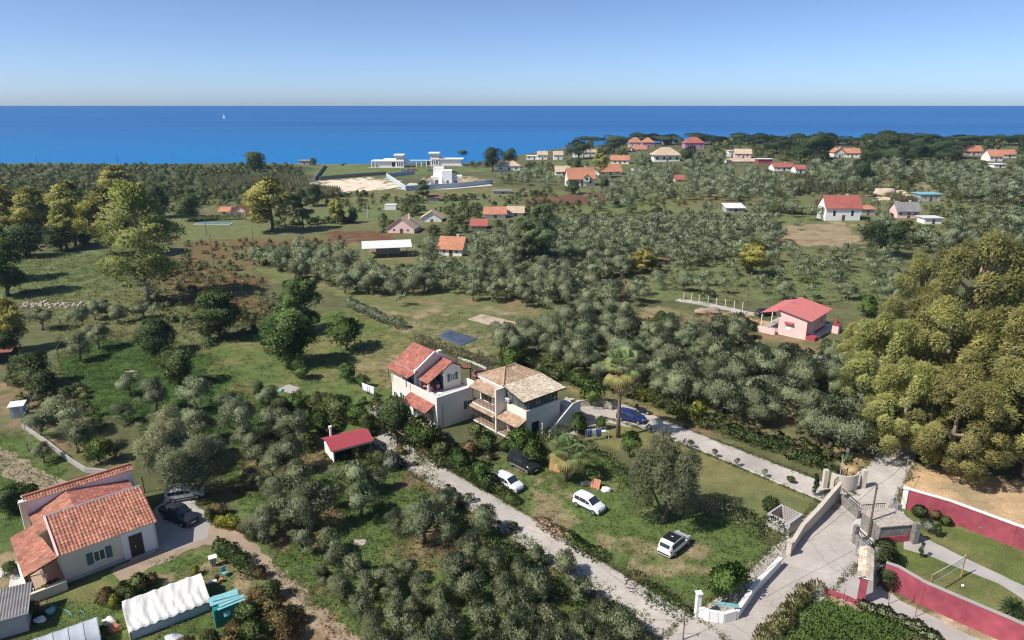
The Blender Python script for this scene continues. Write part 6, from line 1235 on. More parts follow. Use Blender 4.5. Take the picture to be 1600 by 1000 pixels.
for k, (cx, cy, w_, kd, lab) in enumerate([(555, 703, 26, 'bush', 'round green bush beside the red roofed shed'), (590, 715, 30, 'bush', 'pale green bush between shed and drive'), (610, 720, 36, 'bush_grey', 'grey bush at the top of the drive'), (625, 702, 20, 'bush_brown', 'orange flowering bush at the garden post'), (765, 752, 34, 'bush', 'green bush left of the white hatchback'), (750, 740, 44, 'citrus', 'leafy bush beneath the grey drive corner'), (690, 706, 36, 'bush', 'bush under the villa garden frame'), (700, 690, 34, 'bush_grey', 'grey green oleander with pink flowers'), (745, 675, 30, 'bush', 'bush in front of the outside stair'), (760, 690, 34, 'bush', 'bush on the slope under the balconies'), (790, 695, 24, 'bush', 'small bush near the balcony posts'), (735, 700, 30, 'bush_brown', 'brownish bush on the villa slope'), (1205, 790, 30, 'bush', 'spiky bush beside the concrete enclosure'), (365, 910, 0, 'bush', '')][:13]):
    T(kd, cx, cy, w_, lab, 'bush', 'shrub')
for k, (cx, cy, w_) in enumerate([(327, 805, 22), (340, 795, 30), (362, 815, 26), (395, 835, 26), (380, 825, 22), (345, 815, 22)]): T(['bush', 'bush_brown', 'bush_yellow'][k % 3], cx, cy, w_, 'garden bush in the row beside the dirt track', 'bush', 'shrub', group='bushes beside the dirt track')
for k, (cx, cy, w_, kd) in enumerate([(165, 932, 32, 'bush_brown'), (190, 922, 30, 'bush'), (215, 912, 34, 'bush'), (235, 905, 26, 'bush_brown'), (205, 928, 28, 'bush'), (178, 940, 22, 'bush_yellow')]): T(kd, cx, cy, w_, 'low bush in the flower bed above the white tarpaulin shelter', 'bush', 'shrub', group='bushes above the tarpaulin shelter')
for k, (cx, cy, w_) in enumerate([(390, 960, 44), (420, 950, 50), (440, 970, 50), (400, 990, 50), (370, 985, 40), (450, 990, 44), (425, 925, 40), (405, 930, 40), (360, 1005, 44), (330, 1000, 40), (290, 1010, 40), (465, 965, 30)]): T('bush_brown' if k % 3 else 'bush', cx, cy, w_, 'brown-green bramble bush in the thicket beside the teal shed', 'bush', 'shrub', group='bramble thicket')
T('bush_brown', 405, 895, 26, 'orange-brown bush at the end of the hedge', 'bush', 'shrub'); T('bush', 15, 890, 26, 'grey-brown bush on the porch paving', 'bush', 'shrub'); T('bush_yellow', 305, 893, 16, 'small yellow flowered bush on the dry yard', 'bush', 'shrub'); T('bush', 45, 955, 34, 'bush between the shed and the polytunnel', 'bush', 'shrub')
# right garden
T('carob', 1382, 862, 50, 'flowering angel trumpet tree, upper one behind the gateway', 'tree', hs=.9); T('carob', 1390, 900, 44, 'flowering angel trumpet tree, lower one behind the gateway', 'tree', hs=.9)
for a in [(1440, 800, 24, 'bush', 'banana like bush at the red wall'), (1460, 805, 22, 'bush_brown', 'reddish bush at the red wall'), (1452, 822, 24, 'bush_grey', 'low grey bush at the red wall'), (1478, 815, 20, 'bush', 'dark bush beside the white pier'), (1490, 807, 16, 'bush_yellow', 'yellow-green bush right of the white pier'), (1568, 836, 20, 'bush', 'round clipped bush on the lawn at the wall'), (1598, 848, 10, 'bush_yellow', 'yellow bush at the right edge of the lawn')]:
    T(a[3], a[0], a[1], a[2], a[4], 'bush', 'shrub')
for cx, cy, lab in ((1467, 828, 'spiral clipped conifer, farther one on the lawn'), (1440, 860, 'spiral clipped conifer, nearer one on the lawn edge')): T('cypress', cx, cy, 11, lab, 'topiary', 'topiary', hs=.75)
T('cypress', 1275, 758, 14, 'slim young cypress beside the driveway gate', 'cypress', 'cypress_tree', hs=.8)
for k, (cx, cy) in enumerate([(1015, 668), (1045, 679), (1080, 692), (1116, 706), (1152, 720), (1195, 737)]): T('sapling', cx, cy, 10, 'young lollipop tree in the row along the driveway', 'sapling', 'sapling', group='saplings along the driveway')
T('citrus', 1236, 748, 13, 'clipped ball tree last in the sapling row', 'tree', 'sapling', hs=1.1)
for k, (cx, cy, w_, kd, lab) in enumerate([(985, 578, 36, 'bush_brown', 'brownish thicket tree behind the tall palm'), (1105, 612, 40, 'bush_brown', 'dry brown bush in the middle of the right grove'), (1250, 630, 34, 'bush', 'green bush in the right grove below the yellow bush'), (905, 545, 24, 'bush_yellow', 'bright yellow-green bush near the stone pile'), (800, 560, 40, 'citrus', 'green tree behind the pale villa roof'), (835, 590, 40, 'citrus', 'leafy green tree at the corner of the pale villa'), (925, 612, 46, 'citrus', 'fruit tree above the parking apron wall'), (1035, 500, 30, 'carob', 'dark tree on the dry field by the farm lane'), (905, 470, 30, 'bush', 'low tree on the edge of the middle grove'), (1090, 640, 30, 'bush_yellow', 'yellow-green bush left of the white pole'), (1160, 560, 40, 'citrus', 'green tree among the right grove olives'), (1060, 560, 34, 'carob', 'dark tree among the right grove olives'), (880, 505, 26, 'bush_brown', 'brown bush beside the stone pile')]):
    T(kd, cx, cy, w_, lab, 'bush' if 'bush' in kd else 'tree', 'shrub' if 'bush' in kd else 'tree')
# scrub and shrubs farther off: one mass each
LB = lib_crown(1, .7, 190, .17, .10, [(.060, .075, .030), (.075, .09, .036), (.048, .06, .024)], 8, 70, clear=.02)
def scatter(poly_px, n_, lo, hi, seed, avoid=()):
    poly = wpoly(poly_px); xs = [p[0] for p in poly]; yy = [p[1] for p in poly]; rg = random.Random(seed); out = []; av = [wpoly(a) for a in avoid]; k = 0
    while len(out) < n_ and k < n_ * 12:
        k += 1; x = rg.uniform(min(xs), max(xs)); y = rg.uniform(min(yy), max(yy))
        if bool(inpoly(x, y, poly)) and not any(bool(inpoly(x, y, a)) for a in av):
            s_ = rg.uniform(lo, hi)
            if not clear_view((x, y, hf(x, y)), s_, .35): continue
            t = rg.uniform(.75, 1.3); out.append(((x, y, hf(x, y) - .1), s_, rg.randrange(4), (t * rg.uniform(.85, 1.3), t, t * rg.uniform(.8, 1.1))))
    return out
S_ = scatter([(-250, 262), (120, 262), (480, 262), (470, 280), (400, 300), (260, 320), (120, 330), (-250, 340)], 1500, 2.2, 5.5, 1)
for k_, (a_, b_) in enumerate([((545, 331), (890, 320)), ((430, 352), (560, 345)), ((440, 312), (620, 303)), ((840, 346), (1010, 348)), ((620, 316), (860, 303)), ((1200, 330), (1290, 336)), ((385, 300), (480, 318))]): S_ += scatter([a_, b_, (b_[0], b_[1] + 2.2), (a_[0], a_[1] + 2.2)], 45, 1.5, 4, 60 + k_)
S_ += scatter([(-250, 300), (230, 300), (280, 340), (150, 390), (-200, 400)], 260, 2.5, 5.5, 2) + scatter([(230, 305), (480, 300), (470, 320), (300, 325)], 150, 2, 5, 3)
S_ += scatter([(880, 232), (960, 224), (1640, 223), (1640, 234), (960, 236)], 420, 4, 9, 40) + scatter([(820, 243), (1000, 235), (1640, 235), (1640, 262), (1200, 262), (1000, 262), (880, 262)], 420, 3, 8, 4, avoid=[]) + scatter([(1240, 262), (1640, 262), (1640, 345), (1470, 340), (1470, 305), (1240, 300)], 260, 2.5, 6, 5)
S_ += scatter([(1360, 340), (1640, 330), (1640, 400), (1420, 400), (1340, 390)], 130, 2, 4.5, 6) + scatter([(840, 320), (1040, 318), (1200, 325), (1220, 345), (1000, 350), (880, 345)], 110, 1.5, 4, 7) + scatter([(440, 310), (860, 298), (880, 318), (560, 330)], 120, 1.2, 3.5, 8)
S_ += scatter([(590, 335), (820, 325), (860, 350), (700, 372), (600, 372)], 90, 1.8, 4.5, 9) + scatter([(720, 258), (860, 250), (880, 275), (790, 285)], 70, 2.5, 5, 10)
mass('scrub', S_, LB, 'dark green scrub covering the shore and the far slopes', 'scrub')
S_ = scatter([(760, 548), (920, 590), (1010, 612), (1060, 640), (1000, 625), (880, 600), (790, 572)], 90, 1.2, 2.8, 21) + scatter([(240, 470), (330, 470), (430, 500), (420, 530), (330, 520), (260, 510)], 60, 1.2, 3, 22) + scatter([(880, 515), (1000, 500), (1080, 520), (1180, 510), (1200, 530), (1050, 540), (930, 540)], 90, .9, 2.6, 23)
S_ += scatter([(380, 700), (640, 715), (780, 810), (1000, 960), (960, 960), (800, 860), (620, 770), (480, 730)], 40, .6, 1.5, 24) + scatter([(20, 560), (120, 600), (190, 720), (80, 680), (10, 640)], 60, .8, 2.2, 25) + scatter([(290, 380), (560, 375), (480, 395), (330, 440), (250, 470), (280, 420)], 120, .8, 2.4, 26) + scatter([(640, 690), (800, 685), (760, 735), (690, 735)], 40, .7, 1.6, 27) + scatter([(430, 620), (600, 625), (590, 680), (480, 680), (430, 650)], 60, .7, 2.0, 28) + scatter([(960, 610), (1330, 720), (1310, 740), (1200, 705), (1000, 630)], 110, .8, 2.0, 29)
S_ += [(p_, q_, k_, (t_[0] * 1.5, t_[1] * 1.45, t_[2] * 1.9)) for p_, q_, k_, t_ in scatter([(390, 412), (560, 400), (880, 365), (1190, 345), (1225, 375), (1180, 412), (960, 440), (900, 470), (740, 470), (545, 462)], 330, 1.0, 3.0, 71) + scatter([(900, 560), (1060, 525), (1300, 545), (1350, 600), (1340, 715), (1200, 678), (1010, 615)], 240, .9, 2.6, 72) + scatter([(880, 300), (1060, 262), (1260, 290), (1220, 325), (960, 318)], 240, 1.5, 4, 73) + scatter([(1240, 300), (1640, 300), (1640, 400), (1400, 400)], 200, 1.2, 4, 74) + scatter([(250, 400), (430, 440), (430, 520), (330, 545), (210, 470)], 140, .8, 2.4, 75) + scatter([(1000, 425), (1200, 385), (1420, 400), (1420, 480), (1070, 475)], 110, .8, 2.2, 76)]
mass('undergrowth', S_, LB, 'low tangled undergrowth between the groves and gardens', 'undergrowth')
# reeds
RD = []
for i in range(4):
    rg = np.random.default_rng(200 + i); n_ = 90; P_ = np.stack([rg.normal(0, .4, n_), rg.normal(0, .4, n_), rg.uniform(0, .5, n_)], -1); D = unit(np.stack([rg.normal(0, .25, n_), rg.normal(0, .25, n_), np.ones(n_)], -1)); N = unit(rg.normal(0, 1, (n_, 3)) + np.array([-.4, -.4, .4]))
    V, F = leaf_quads(P_, D, N, .7, .07, rg); RD.append((V, F, np.repeat(unit(N + np.array([0, 0, .8])), 4, 0), np.repeat(np.array((.155, .165, .085)) * rg.uniform(.7, 1.25, (n_, 1)), 4, 0)))
S_ = scatter([(320, 285), (470, 278), (480, 300), (400, 300), (330, 296)], 160, 3.0, 4.6, 31) + scatter([(1200, 285), (1260, 278), (1350, 282), (1370, 300), (1250, 305), (1200, 310)], 150, 3.0, 4.6, 32) + scatter([(480, 296), (530, 300), (520, 312), (475, 312)], 50, 2.5, 4, 33) + scatter([(1380, 305), (1440, 318), (1420, 322)], 20, 2, 3, 34)
mass('reeds', S_, RD, 'pale green cane reeds standing in far beds', 'reeds')
# grass tufts give the meadows their nap
TF = []
for i in range(4):
    rg = np.random.default_rng(300 + i); n_ = 14; P_ = np.stack([rg.normal(0, .28, n_), rg.normal(0, .28, n_), np.zeros(n_)], -1); D = unit(np.stack([rg.normal(0, 1.5, n_), rg.normal(0, 1.5, n_), np.ones(n_)], -1)); N = unit(rg.normal(0, 1, (n_, 3)) + np.array([0, 0, 1.0]))
    V, F = leaf_quads(P_, D, N, .34, .08, rg); TF.append((V, F, np.repeat(unit(N * .3 + np.array([0, 0, 1.0])), 4, 0), np.ones((n_ * 4, 3)) * rg.uniform(.85, 1.25, (n_ * 4, 1))))
def tufts(poly_px, n_, lo, hi, seed, avoid=(), gain=1.25):
    o = scatter(poly_px, n_, lo, hi, seed, avoid); c = ground_colour(np.array([p[0][0] for p in o]), np.array([p[0][1] for p in o])) * gain
    return [((p[0], p[1], p[2] + .08), s_, k, tuple(c[i])) for i, (p, s_, k, t_) in enumerate(o)]
AV = [[(635, 715), (680, 735), (1040, 950), (1000, 965), (600, 730)], [(1135, 1010), (1330, 770), (1420, 690), (1380, 780), (1250, 1010)]]
S_ = tufts([(330, 720), (640, 690), (700, 760), (1010, 960), (1060, 1060), (560, 1060), (430, 900), (420, 850)], 5200, .5, 1.1, 41) + tufts([(735, 745), (840, 690), (900, 700), (1230, 860), (1140, 960), (1000, 915), (860, 830)], 2600, .35, .8, 42)
S_ += tufts([(90, 500), (330, 545), (440, 650), (430, 710), (240, 690), (90, 620)], 3000, .6, 1.3, 43) + tufts([(-60, 690), (60, 660), (110, 750), (-60, 880)], 700, .5, 1, 44) + tufts([(60, 930), (260, 870), (340, 860), (400, 930), (300, 1080), (0, 1080)], 1300, .35, .8, 45)
S_ += tufts([(-40, 400), (240, 395), (420, 440), (430, 520), (330, 545), (40, 510)], 2400, 1.0, 2.4, 46) + tufts([(310, 550), (530, 485), (880, 490), (760, 565), (600, 615), (400, 640)], 1800, .5, 1.1, 47) + tufts([(940, 490), (1190, 490), (1200, 520), (930, 530)], 900, .7, 1.5, 48) + tufts([(1000, 425), (1420, 400), (1420, 480), (1070, 475)], 800, .8, 1.7, 49)
for Pp, Ww, nn in ((DLp, DLw, 900), (DRp, DRw, 600), (RDp, RDw, 900)):
    for _ in range(nn):
        i = rnd.randrange(len(Pp) - 1); p = Pp[i].lerp(Pp[i + 1], rnd.random()); d = (Pp[i + 1] - Pp[i]).normalized(); sd = rnd.choice((-1, 1)); q = p + Vector((-d.y, d.x, 0)) * sd * (Ww[i] * .5 + rnd.gauss(.12, .16)); g_ = rnd.uniform(.8, 1.5)
        S_.append(((q.x, q.y, .03), rnd.uniform(.3, .8), rnd.randrange(4), (.13 * g_, .14 * g_, .06 * g_)))
mass('meadow_grass', S_, TF, 'uneven grass of the meadows and the olive groves', 'grass')
S_ = tufts([(1245, 945), (1300, 945), (1370, 965), (1440, 1000), (1440, 1080), (1180, 1080)], 1500, .8, 1.5, 51, gain=1.7)
mass('tall_grass', S_, TF, 'tall lush green grass at the lower right corner beside the road', 'grass')
# ---- hedges: one leafy body along a line
def hedge(label, pix, w_, hh, cols, dens=150, leafL=.24, leafW=.15, seed=1, flowers=None, name='hedge', cat='hedge', up=.4):
    pts = [at(*p) for p in pix]; o0 = pts[0]; rg = random.Random(seed); lb = []
    for i in range(len(pts) - 1):
        d = pts[i + 1] - pts[i]; k = max(1, int(d.length / (w_ * .42)))
        for j in range(k):
            p = pts[i].lerp(pts[i + 1], j / k) - o0; r_ = w_ * rg.uniform(.38, .62); hz = hh * rg.uniform(.75, 1.15)
            lb.append((p.x + rg.uniform(-.2, .2) * w_, p.y + rg.uniform(-.2, .2) * w_, p.z + hz * .5, r_, r_, hz * .55))
    V, F, N, c = crown_mesh('', lb, int(len(lb) * dens), leafL, leafW, cols, seed, up, get=True, shell=.55, centre='lobe')
    if flowers:
        rg2 = np.random.default_rng(seed); n4 = len(c) // 4; m = rg2.random(n4) < flowers[1]; c = c.reshape(n4, 4, 3); up_ = V.reshape(n4, 4, 3)[:, 0, 2] > hh * .35; c[m & up_] = np.array(flowers[0]) * rg2.uniform(.6, 1.2, ((m & up_).sum(), 1, 1)); c = c.reshape(-1, 3)
    o = add_mesh(name, V, F, LEAFS, None, col=c, normals=N, loc=o0); return tag(o, label, cat)
HG = [(.068, .095, .030), (.084, .115, .036), (.055, .080, .026), (.11, .125, .045)]
hedge('low flowering hedge with pale blossoms beside the concrete drive', [(846, 824), (876, 840), (910, 858), (942, 876)], 1.6, .95, HG, 170, seed=1, flowers=((.70, .50, .36), .42))
hedge('green hedge between the concrete drive and the parked cars', [(668, 716), (705, 733), (742, 752), (778, 772), (806, 792)], 1.5, 1.2, HG, 150, seed=2, flowers=((.35, .25, .12), .08))
hedge('bushy hedge dividing the car lot from the dry lawn', [(870, 700), (920, 715), (945, 735), (985, 755), (1010, 770)], 2.4, 1.7, HG, 190, seed=3)
hedge('flowering hedge from the pepper tree down to the road', [(1100, 800), (1130, 815), (1160, 825), (1195, 845), (1225, 865)], 2.9, 2.3, HG, 230, seed=4, flowers=((.62, .45, .28), .24))
hedge('clipped hedge along the far side of the driveway', [(1060, 655), (1110, 672), (1160, 690), (1210, 706), (1260, 725), (1305, 740)], 1.6, 1.4, HG, 130, seed=5, flowers=((.22, .20, .04), .2))
hedge('tall leafy hedge behind the blue car', [(1010, 632), (1050, 648), (1090, 660)], 2.2, 2.2, HG, 170, seed=6, flowers=((.28, .27, .04), .18))
hedge('dark hedge along the dirt track beside the white box', [(345, 862), (365, 878), (385, 893), (400, 905)], 1.4, 1.7, [(.04, .068, .02), (.055, .085, .026), (.032, .052, .018)], 220, .2, .15, seed=7)
hedge('red bougainvillea hedge at the foot of the drive', [(1000, 925), (1030, 945), (1060, 958), (1085, 970)], 2.2, 1.5, HG, 190, seed=8, flowers=((.35, .06, .16), .10))
hedge('overgrown green hedge on the left of the lower drive', [(660, 785), (720, 830), (770, 862), (815, 895), (870, 935), (915, 965)], 2.0, 1.5, [(.075, .10, .035), (.095, .115, .045), (.06, .08, .03)], 170, seed=9)
hedge('yellowish roadside shrubs at the lower right', [(1185, 1010), (1215, 985), (1235, 955), (1255, 930), (1280, 925)], 1.3, 1.0, [(.15, .145, .06), (.12, .12, .05), (.18, .16, .07)], 180, .3, .10, seed=10, up=.9)
hedge('pale flowering shrubs along the concrete footpath', [(1345, 950), (1390, 965), (1430, 985), (1470, 1005)], 1.0, .6, [(.13, .15, .08), (.17, .18, .11), (.10, .12, .06)], 150, seed=11)
hedge('planting on the porch wall of the farmhouse', [(62, 930), (80, 920), (95, 912)], .5, .6, HG, 120, .16, .1, seed=12, flowers=((.4, .05, .05), .06))
hedge('dense leafy hedge under the pale villa above the black car', [(800, 700), (830, 696), (860, 690), (885, 690)], 2.4, 1.7, HG, 200, seed=13)
hedge('leafy hedge behind the pale villa', [(850, 575), (875, 590), (900, 605), (925, 610)], 2.6, 2.6, [(.075, .115, .03), (.06, .095, .028), (.095, .13, .04)], 220, seed=14)
hedge('scrubby hedge behind the red roofed villa', [(650, 535), (690, 548), (720, 560), (760, 570), (800, 572)], 1.8, 1.5, [(.12, .11, .06), (.09, .09, .045), (.14, .13, .08)], 160, seed=15)
hedge('garden hedge in front of the far pool', [(300, 347), (340, 344), (385, 342)], 2.2, 2.0, HG, 130, .4, .25, seed=16)
hedge('prickly pear and bramble row at the field corner', [(545, 478), (570, 490), (600, 503), (630, 515)], 2.0, 1.6, [(.12, .14, .09), (.15, .17, .12), (.09, .11, .06)], 150, .35, .22, seed=17)
# ---- palms
def palm(label, cx, base_y, top_y, n_f, fl, skirt, seed, trunk=True):
    p = at(cx, base_y); lo, hi = .3, 30
    for _ in range(40):
        m_ = (lo + hi) / 2
        if proj((p.x, p.y, m_))[1] > top_y: lo = m_
        else: hi = m_
    H_ = lo; v = thing('fan_palm', label, 'palm', p, seed); rg = random.Random(seed); ng = np.random.default_rng(seed)
    MB().tube([(0, 0, -.2), (.08, 0, H_ * .3), (.05, .05, H_ * .7), (0, 0, H_)], [.34, .24, .22, .25], 9).build('trunk', 'palm_bark', v, smooth=True)
    VV, FF, CC = [], [], []; n0 = 0
    def fan(o_, d, R_, col, fold):
        nonlocal n0
        d = unit(np.array(d)); sd = unit(np.cross(d, [0, 0, 1.0]) + 1e-6); upn = np.cross(sd, d); c0 = np.array(o_) + d * R_ * .75
        st_ = np.array(o_); w_ = sd * .025; VV.extend([st_ - w_, st_ + w_, c0 + w_, c0 - w_]); FF.append((n0, n0 + 1, n0 + 2, n0 + 3)); CC.extend([col * .9] * 4); n0 += 4
        K = 15
        for k in range(K):
            t = math.radians(-105 + 210 * k / (K - 1)); e = d * math.cos(t) + sd * math.sin(t); l_ = R_ * .62 * (1 - .2 * abs(k - 7) / 7); q = c0 + e * l_ + upn * (fold * l_) + np.array([0, 0, -.38 * l_ * (1 + abs(fold))]); wv = np.cross(e, upn) * l_ * .065; m_ = c0 + e * l_ * .5 + upn * fold * l_ * .6
            VV.extend([c0, m_ + wv, q, m_ - wv]); FF.append((n0, n0 + 1, n0 + 2, n0 + 3)); c_ = col * 2.5 * ng.uniform(.75, 1.25); CC.extend([c_] * 4); n0 += 4
    for i in range(n_f):
        t = i / n_f; a = i * 2.399; el = math.radians(84 - 118 * t + rg.uniform(-14, 14)); col = np.array((.115, .145, .06)) if t < .7 else np.array((.15, .135, .05))
        fan((0, 0, H_ - .15 * t), (math.cos(a) * math.cos(el), math.sin(a) * math.cos(el), math.sin(el)), fl * rg.uniform(.85, 1.1), col * rg.uniform(.8, 1.2), rg.uniform(-.1, .1))
    add_mesh('fronds', np.array(VV), np.array(FF), LEAFS, v, col=np.array(CC))
    if skirt:
        VV, FF, CC = [], [], []; n0 = 0
        for i in range(int(n_f * .9)):
            a = i * 2.399; el = math.radians(rg.uniform(-80, -48)); fan((0, 0, H_ - .2 - rg.random() * skirt * .6), (math.cos(a) * math.cos(el), math.sin(a) * math.cos(el), math.sin(el)), fl * rg.uniform(.5, .8), np.array((.22, .15, .08)) * rg.uniform(.7, 1.2), 0)
        add_mesh('dead_fronds', np.array(VV), np.array(FF), LEAFS, v, col=np.array(CC))
    return v
palm('tall fan palm with brown trunk and hanging dead fronds beside the blue car', 966, 683, 572, 34, 2.3, 2.8, 3)
palm('thick fan palm with wide grey-green crown behind the parked cars', 884, 752, 706, 32, 2.0, 1.0, 5)
def spiky(label, cx, cy_, n_, L_, hh, seed, name='yucca', cat='yucca', col=(.075, .10, .035), flatt=.5):
    p = at(cx, cy_); v = thing(name, label, cat, p); ng = np.random.default_rng(seed); V, F, CC = [], [], []; n0 = 0
    for i in range(n_):
        a = i * 2.399; el = math.radians(80 - 85 * (i / n_) ** .8); d = np.array([math.cos(a) * math.cos(el), math.sin(a) * math.cos(el), math.sin(el)]); sd = unit(np.cross(d, [0, 0, 1.0]) + 1e-6); l_ = L_ * ng.uniform(.8, 1.15); o_ = np.array([0, 0, hh])
        m_ = o_ + d * l_ * .55; q = o_ + d * l_ + np.array([0, 0, -.3 * l_ * flatt]); V.extend([o_, m_ + sd * l_ * .05, q, m_ - sd * l_ * .05]); F.append((n0, n0 + 1, n0 + 2, n0 + 3)); CC.extend([np.array(col) * 1.5 * ng.uniform(.7, 1.3)] * 4); n0 += 4
    add_mesh('leaves', np.array(V), np.array(F), LEAFS, v, col=np.array(CC)); MB().tube([(0, 0, -.1), (0, 0, hh)], [.16, .14], 8).build('stem', 'palm_bark', v)
spiky('dark round cycad palm on the lawn at the right edge', 1580, 962, 110, 1.35, .7, 1, 'cycad', 'cycad', (.055, .085, .03), .7)
spiky('spiky yucca in the hedge beside the lawn', 1132, 800, 60, 1.0, .9, 2); spiky('spiky yucca left of the concrete enclosure', 1205, 800, 80, 1.2, 1.0, 3)
spiky('low palm with yellow fronds in the planted garden strip', 505, 640, 60, 1.7, .6, 4, 'garden_palm', 'palm', (.12, .14, .035)); spiky('small palm beside the garden patio', 470, 622, 50, 1.3, .5, 5, 'garden_palm', 'palm', (.10, .12, .04))
spiky('grey agave on the grass behind the villa', 748, 553, 40, .9, .3, 6, 'agave', 'agave', (.17, .20, .15)); spiky('agave cluster at the corner of the field', 372, 422, 60, 1.6, .4, 7, 'agave', 'agave', (.15, .18, .12))
# bare grey tree by the road
def bare(label, cx, cy_, hh, seed, col='bark_pale'):
    v = thing('bare_tree', label, 'bare tree', at(cx, cy_)); rg = random.Random(seed); mb = MB()
    def br(p, d, l_, r_, dep):
        q = p + d * l_; mb.tube([tuple(p), tuple(q)], [r_, r_ * .6], 5)
        if dep:
            for _ in range(3): br(q, (d + Vector((rg.uniform(-.8, .8), rg.uniform(-.8, .8), rg.uniform(-.2, .6)))).normalized(), l_ * .62, r_ * .55, dep - 1)
    br(Vector((0, 0, -.1)), Vector((-.15, 0, 1)).normalized(), hh * .4, .09, 4); mb.build('branches', col, v)
bare('leafless pale grey tree at the roadside wall', 1182, 915, 2.6, 1); bare('leafless grey shrub on the slope above the farmhouse lane', 45, 705, 2.2, 2); bare('dead grey branches lying on the left meadow', 185, 537, 2.0, 3)
# ================================================================== vehicles and small things
def car(name, label, px, py, yaw, body='car_white', L_=3.75, W_=1.62, Hh=1.52, style='hatch', roof=None, rails=False):
    v = thing(name, label, 'car' if style != 'pickup' else 'pickup', at(px, py), R(yaw)); hx = L_ / 2
    z0 = .22 if style != 'suv' else .32; zb = .92 if style == 'hatch' else 1.02; zr = Hh
    if style == 'pickup': prof = [(-1, .55, .55), (-.985, .98, .98), (-.30, 1.0, 1.0), (-.26, 1.0, zr - .08), (-.1, 1.0, zr), (.18, 1.0, zr - .03), (.42, .98, 1.02), (.85, .92, .94), (.97, .78, .8), (1, .5, .5)]
    elif style == 'suv': prof = [(-1, .60, .62), (-.98, 1.0, 1.15), (-.90, 1.02, zr - .12), (-.75, 1.02, zr), (-.05, 1.02, zr), (.15, 1.02, zr - .06), (.42, 1.0, 1.06), (.86, .93, .97), (.97, .8, .82), (1, .5, .52)]
    else: prof = [(-1, .55, .58), (-.985, .90, 1.02), (-.90, .93, zr - .12), (-.76, .93, zr - .02), (-.25, .93, zr), (.12, .93, zr - .06), (.56, .92, .96), (.86, .80, .84), (.97, .64, .66), (1, .45, .46)]
    rings = []
    for t, b_, r_ in prof:
        w = W_ / 2 * (1 - .16 * max(0, abs(t) - .72) / .28); cab = r_ - b_ > .08; wr = w * (.80 if cab else .93)
        pts = [(0, z0), (w * .88, z0), (w, z0 + .16), (w * 1.0, (z0 + b_) / 2 + .08), (w * .97, b_), (wr, r_ - .035 if cab else r_ - .005), (wr * .86, r_ + (.01 if cab else .004)), (0, r_ + .03)]
        rings.append([(t * hx, y, z) for y, z in pts] + [(t * hx, -y, z) for y, z in pts[-2:0:-1]])
    mb = MB(); n_ = len(rings[0])
    for r_ in rings: mb.v += r_
    for i in range(len(rings) - 1):
        for k in range(n_): mb.f.append((i * n_ + k, i * n_ + (k + 1) % n_, (i + 1) * n_ + (k + 1) % n_, (i + 1) * n_ + k)[::-1])
    mb.f += [tuple(range(n_)), tuple((len(rings) - 1) * n_ + k for k in range(n_))[::-1]]
    mb.build('body', body, v, smooth=True, sharp=38)
    def ring_pt(t, k):
        for i in range(len(prof) - 1):
            if prof[i][0] <= t <= prof[i + 1][0]: break
        f = (t - prof[i][0]) / (prof[i + 1][0] - prof[i][0]); return Vector(rings[i][k]).lerp(Vector(rings[i + 1][k]), f)
    # side glass
    spans = {'hatch': [(-.82, -.45), (-.42, .02), (.05, .34)], 'suv': [(-.86, -.55), (-.52, -.20), (-.17, .22)], 'pickup': [(-.24, -.06), (-.03, .24)]}[style]
    for sgn in (1, -1):
        for t0, t1 in spans:
            q = []
            for t, f in ((t0, .10), (t1, .10), (t1, .80), (t0, .80)):
                a = ring_pt(t, 4); b_ = ring_pt(t, 5); p = a.lerp(b_, f); p.y = (p.y + .035); q.append(Vector((p.x, p.y * sgn, p.z)))
            MB().prism(q, (0, -.03 * sgn, 0)).build('side_window', 'glass', v)
    def across(t0, t1, f, name, m='glass', lift=.012):
        a = ring_pt(t0, 6); b_ = ring_pt(t1, 6); q = [Vector((a.x, -a.y * f, a.z)), Vector((a.x, a.y * f, a.z)), Vector((b_.x, b_.y * f, b_.z)), Vector((b_.x, -b_.y * f, b_.z))]
        n__ = (q[1] - q[0]).cross(q[2] - q[0]).normalized(); n__ = n__ if n__.z > 0 else -n__
        return MB().prism([p + n__ * lift for p in q], -n__ * .03).build(name, m, v)
    if style == 'hatch': across(.17, .52, 1.05, 'windscreen', lift=.045); across(-.975, -.905, 1.0, 'rear_window', lift=.05)
    elif style == 'suv': across(.19, .39, 1.05, 'windscreen', lift=.045); across(-.965, -.90, .95, 'rear_window', lift=.04)
    else: across(.21, .39, 1.05, 'windscreen', lift=.045); across(-.285, -.265, .95, 'rear_window', lift=.03); box('load_bed', 'dark_metal', v, -hx * .95, -hx * .33, -W_ * .40, W_ * .40, .9, 1.035); box('tailgate', body, v, -hx * 1.0, -hx * .955, -W_ * .44, W_ * .44, .6, 1.12)
    if style == 'pickup':
        for s_ in (1, -1): box('bed_rail', body, v, -hx * .95, -hx * .31, W_ * .405 if s_ > 0 else -W_ * .47, W_ * .47 if s_ > 0 else -W_ * .405, .9, 1.12)
    if roof:
        a = ring_pt(-.66, 6); b_ = ring_pt(.08, 6); MB().prism([(a.x, -a.y * 1.1, a.z + .012), (b_.x, -b_.y * 1.1, b_.z + .012), (b_.x, b_.y * 1.1, b_.z + .012), (a.x, a.y * 1.1, a.z + .012)], (0, 0, .04)).build('roof_panel', roof, v)
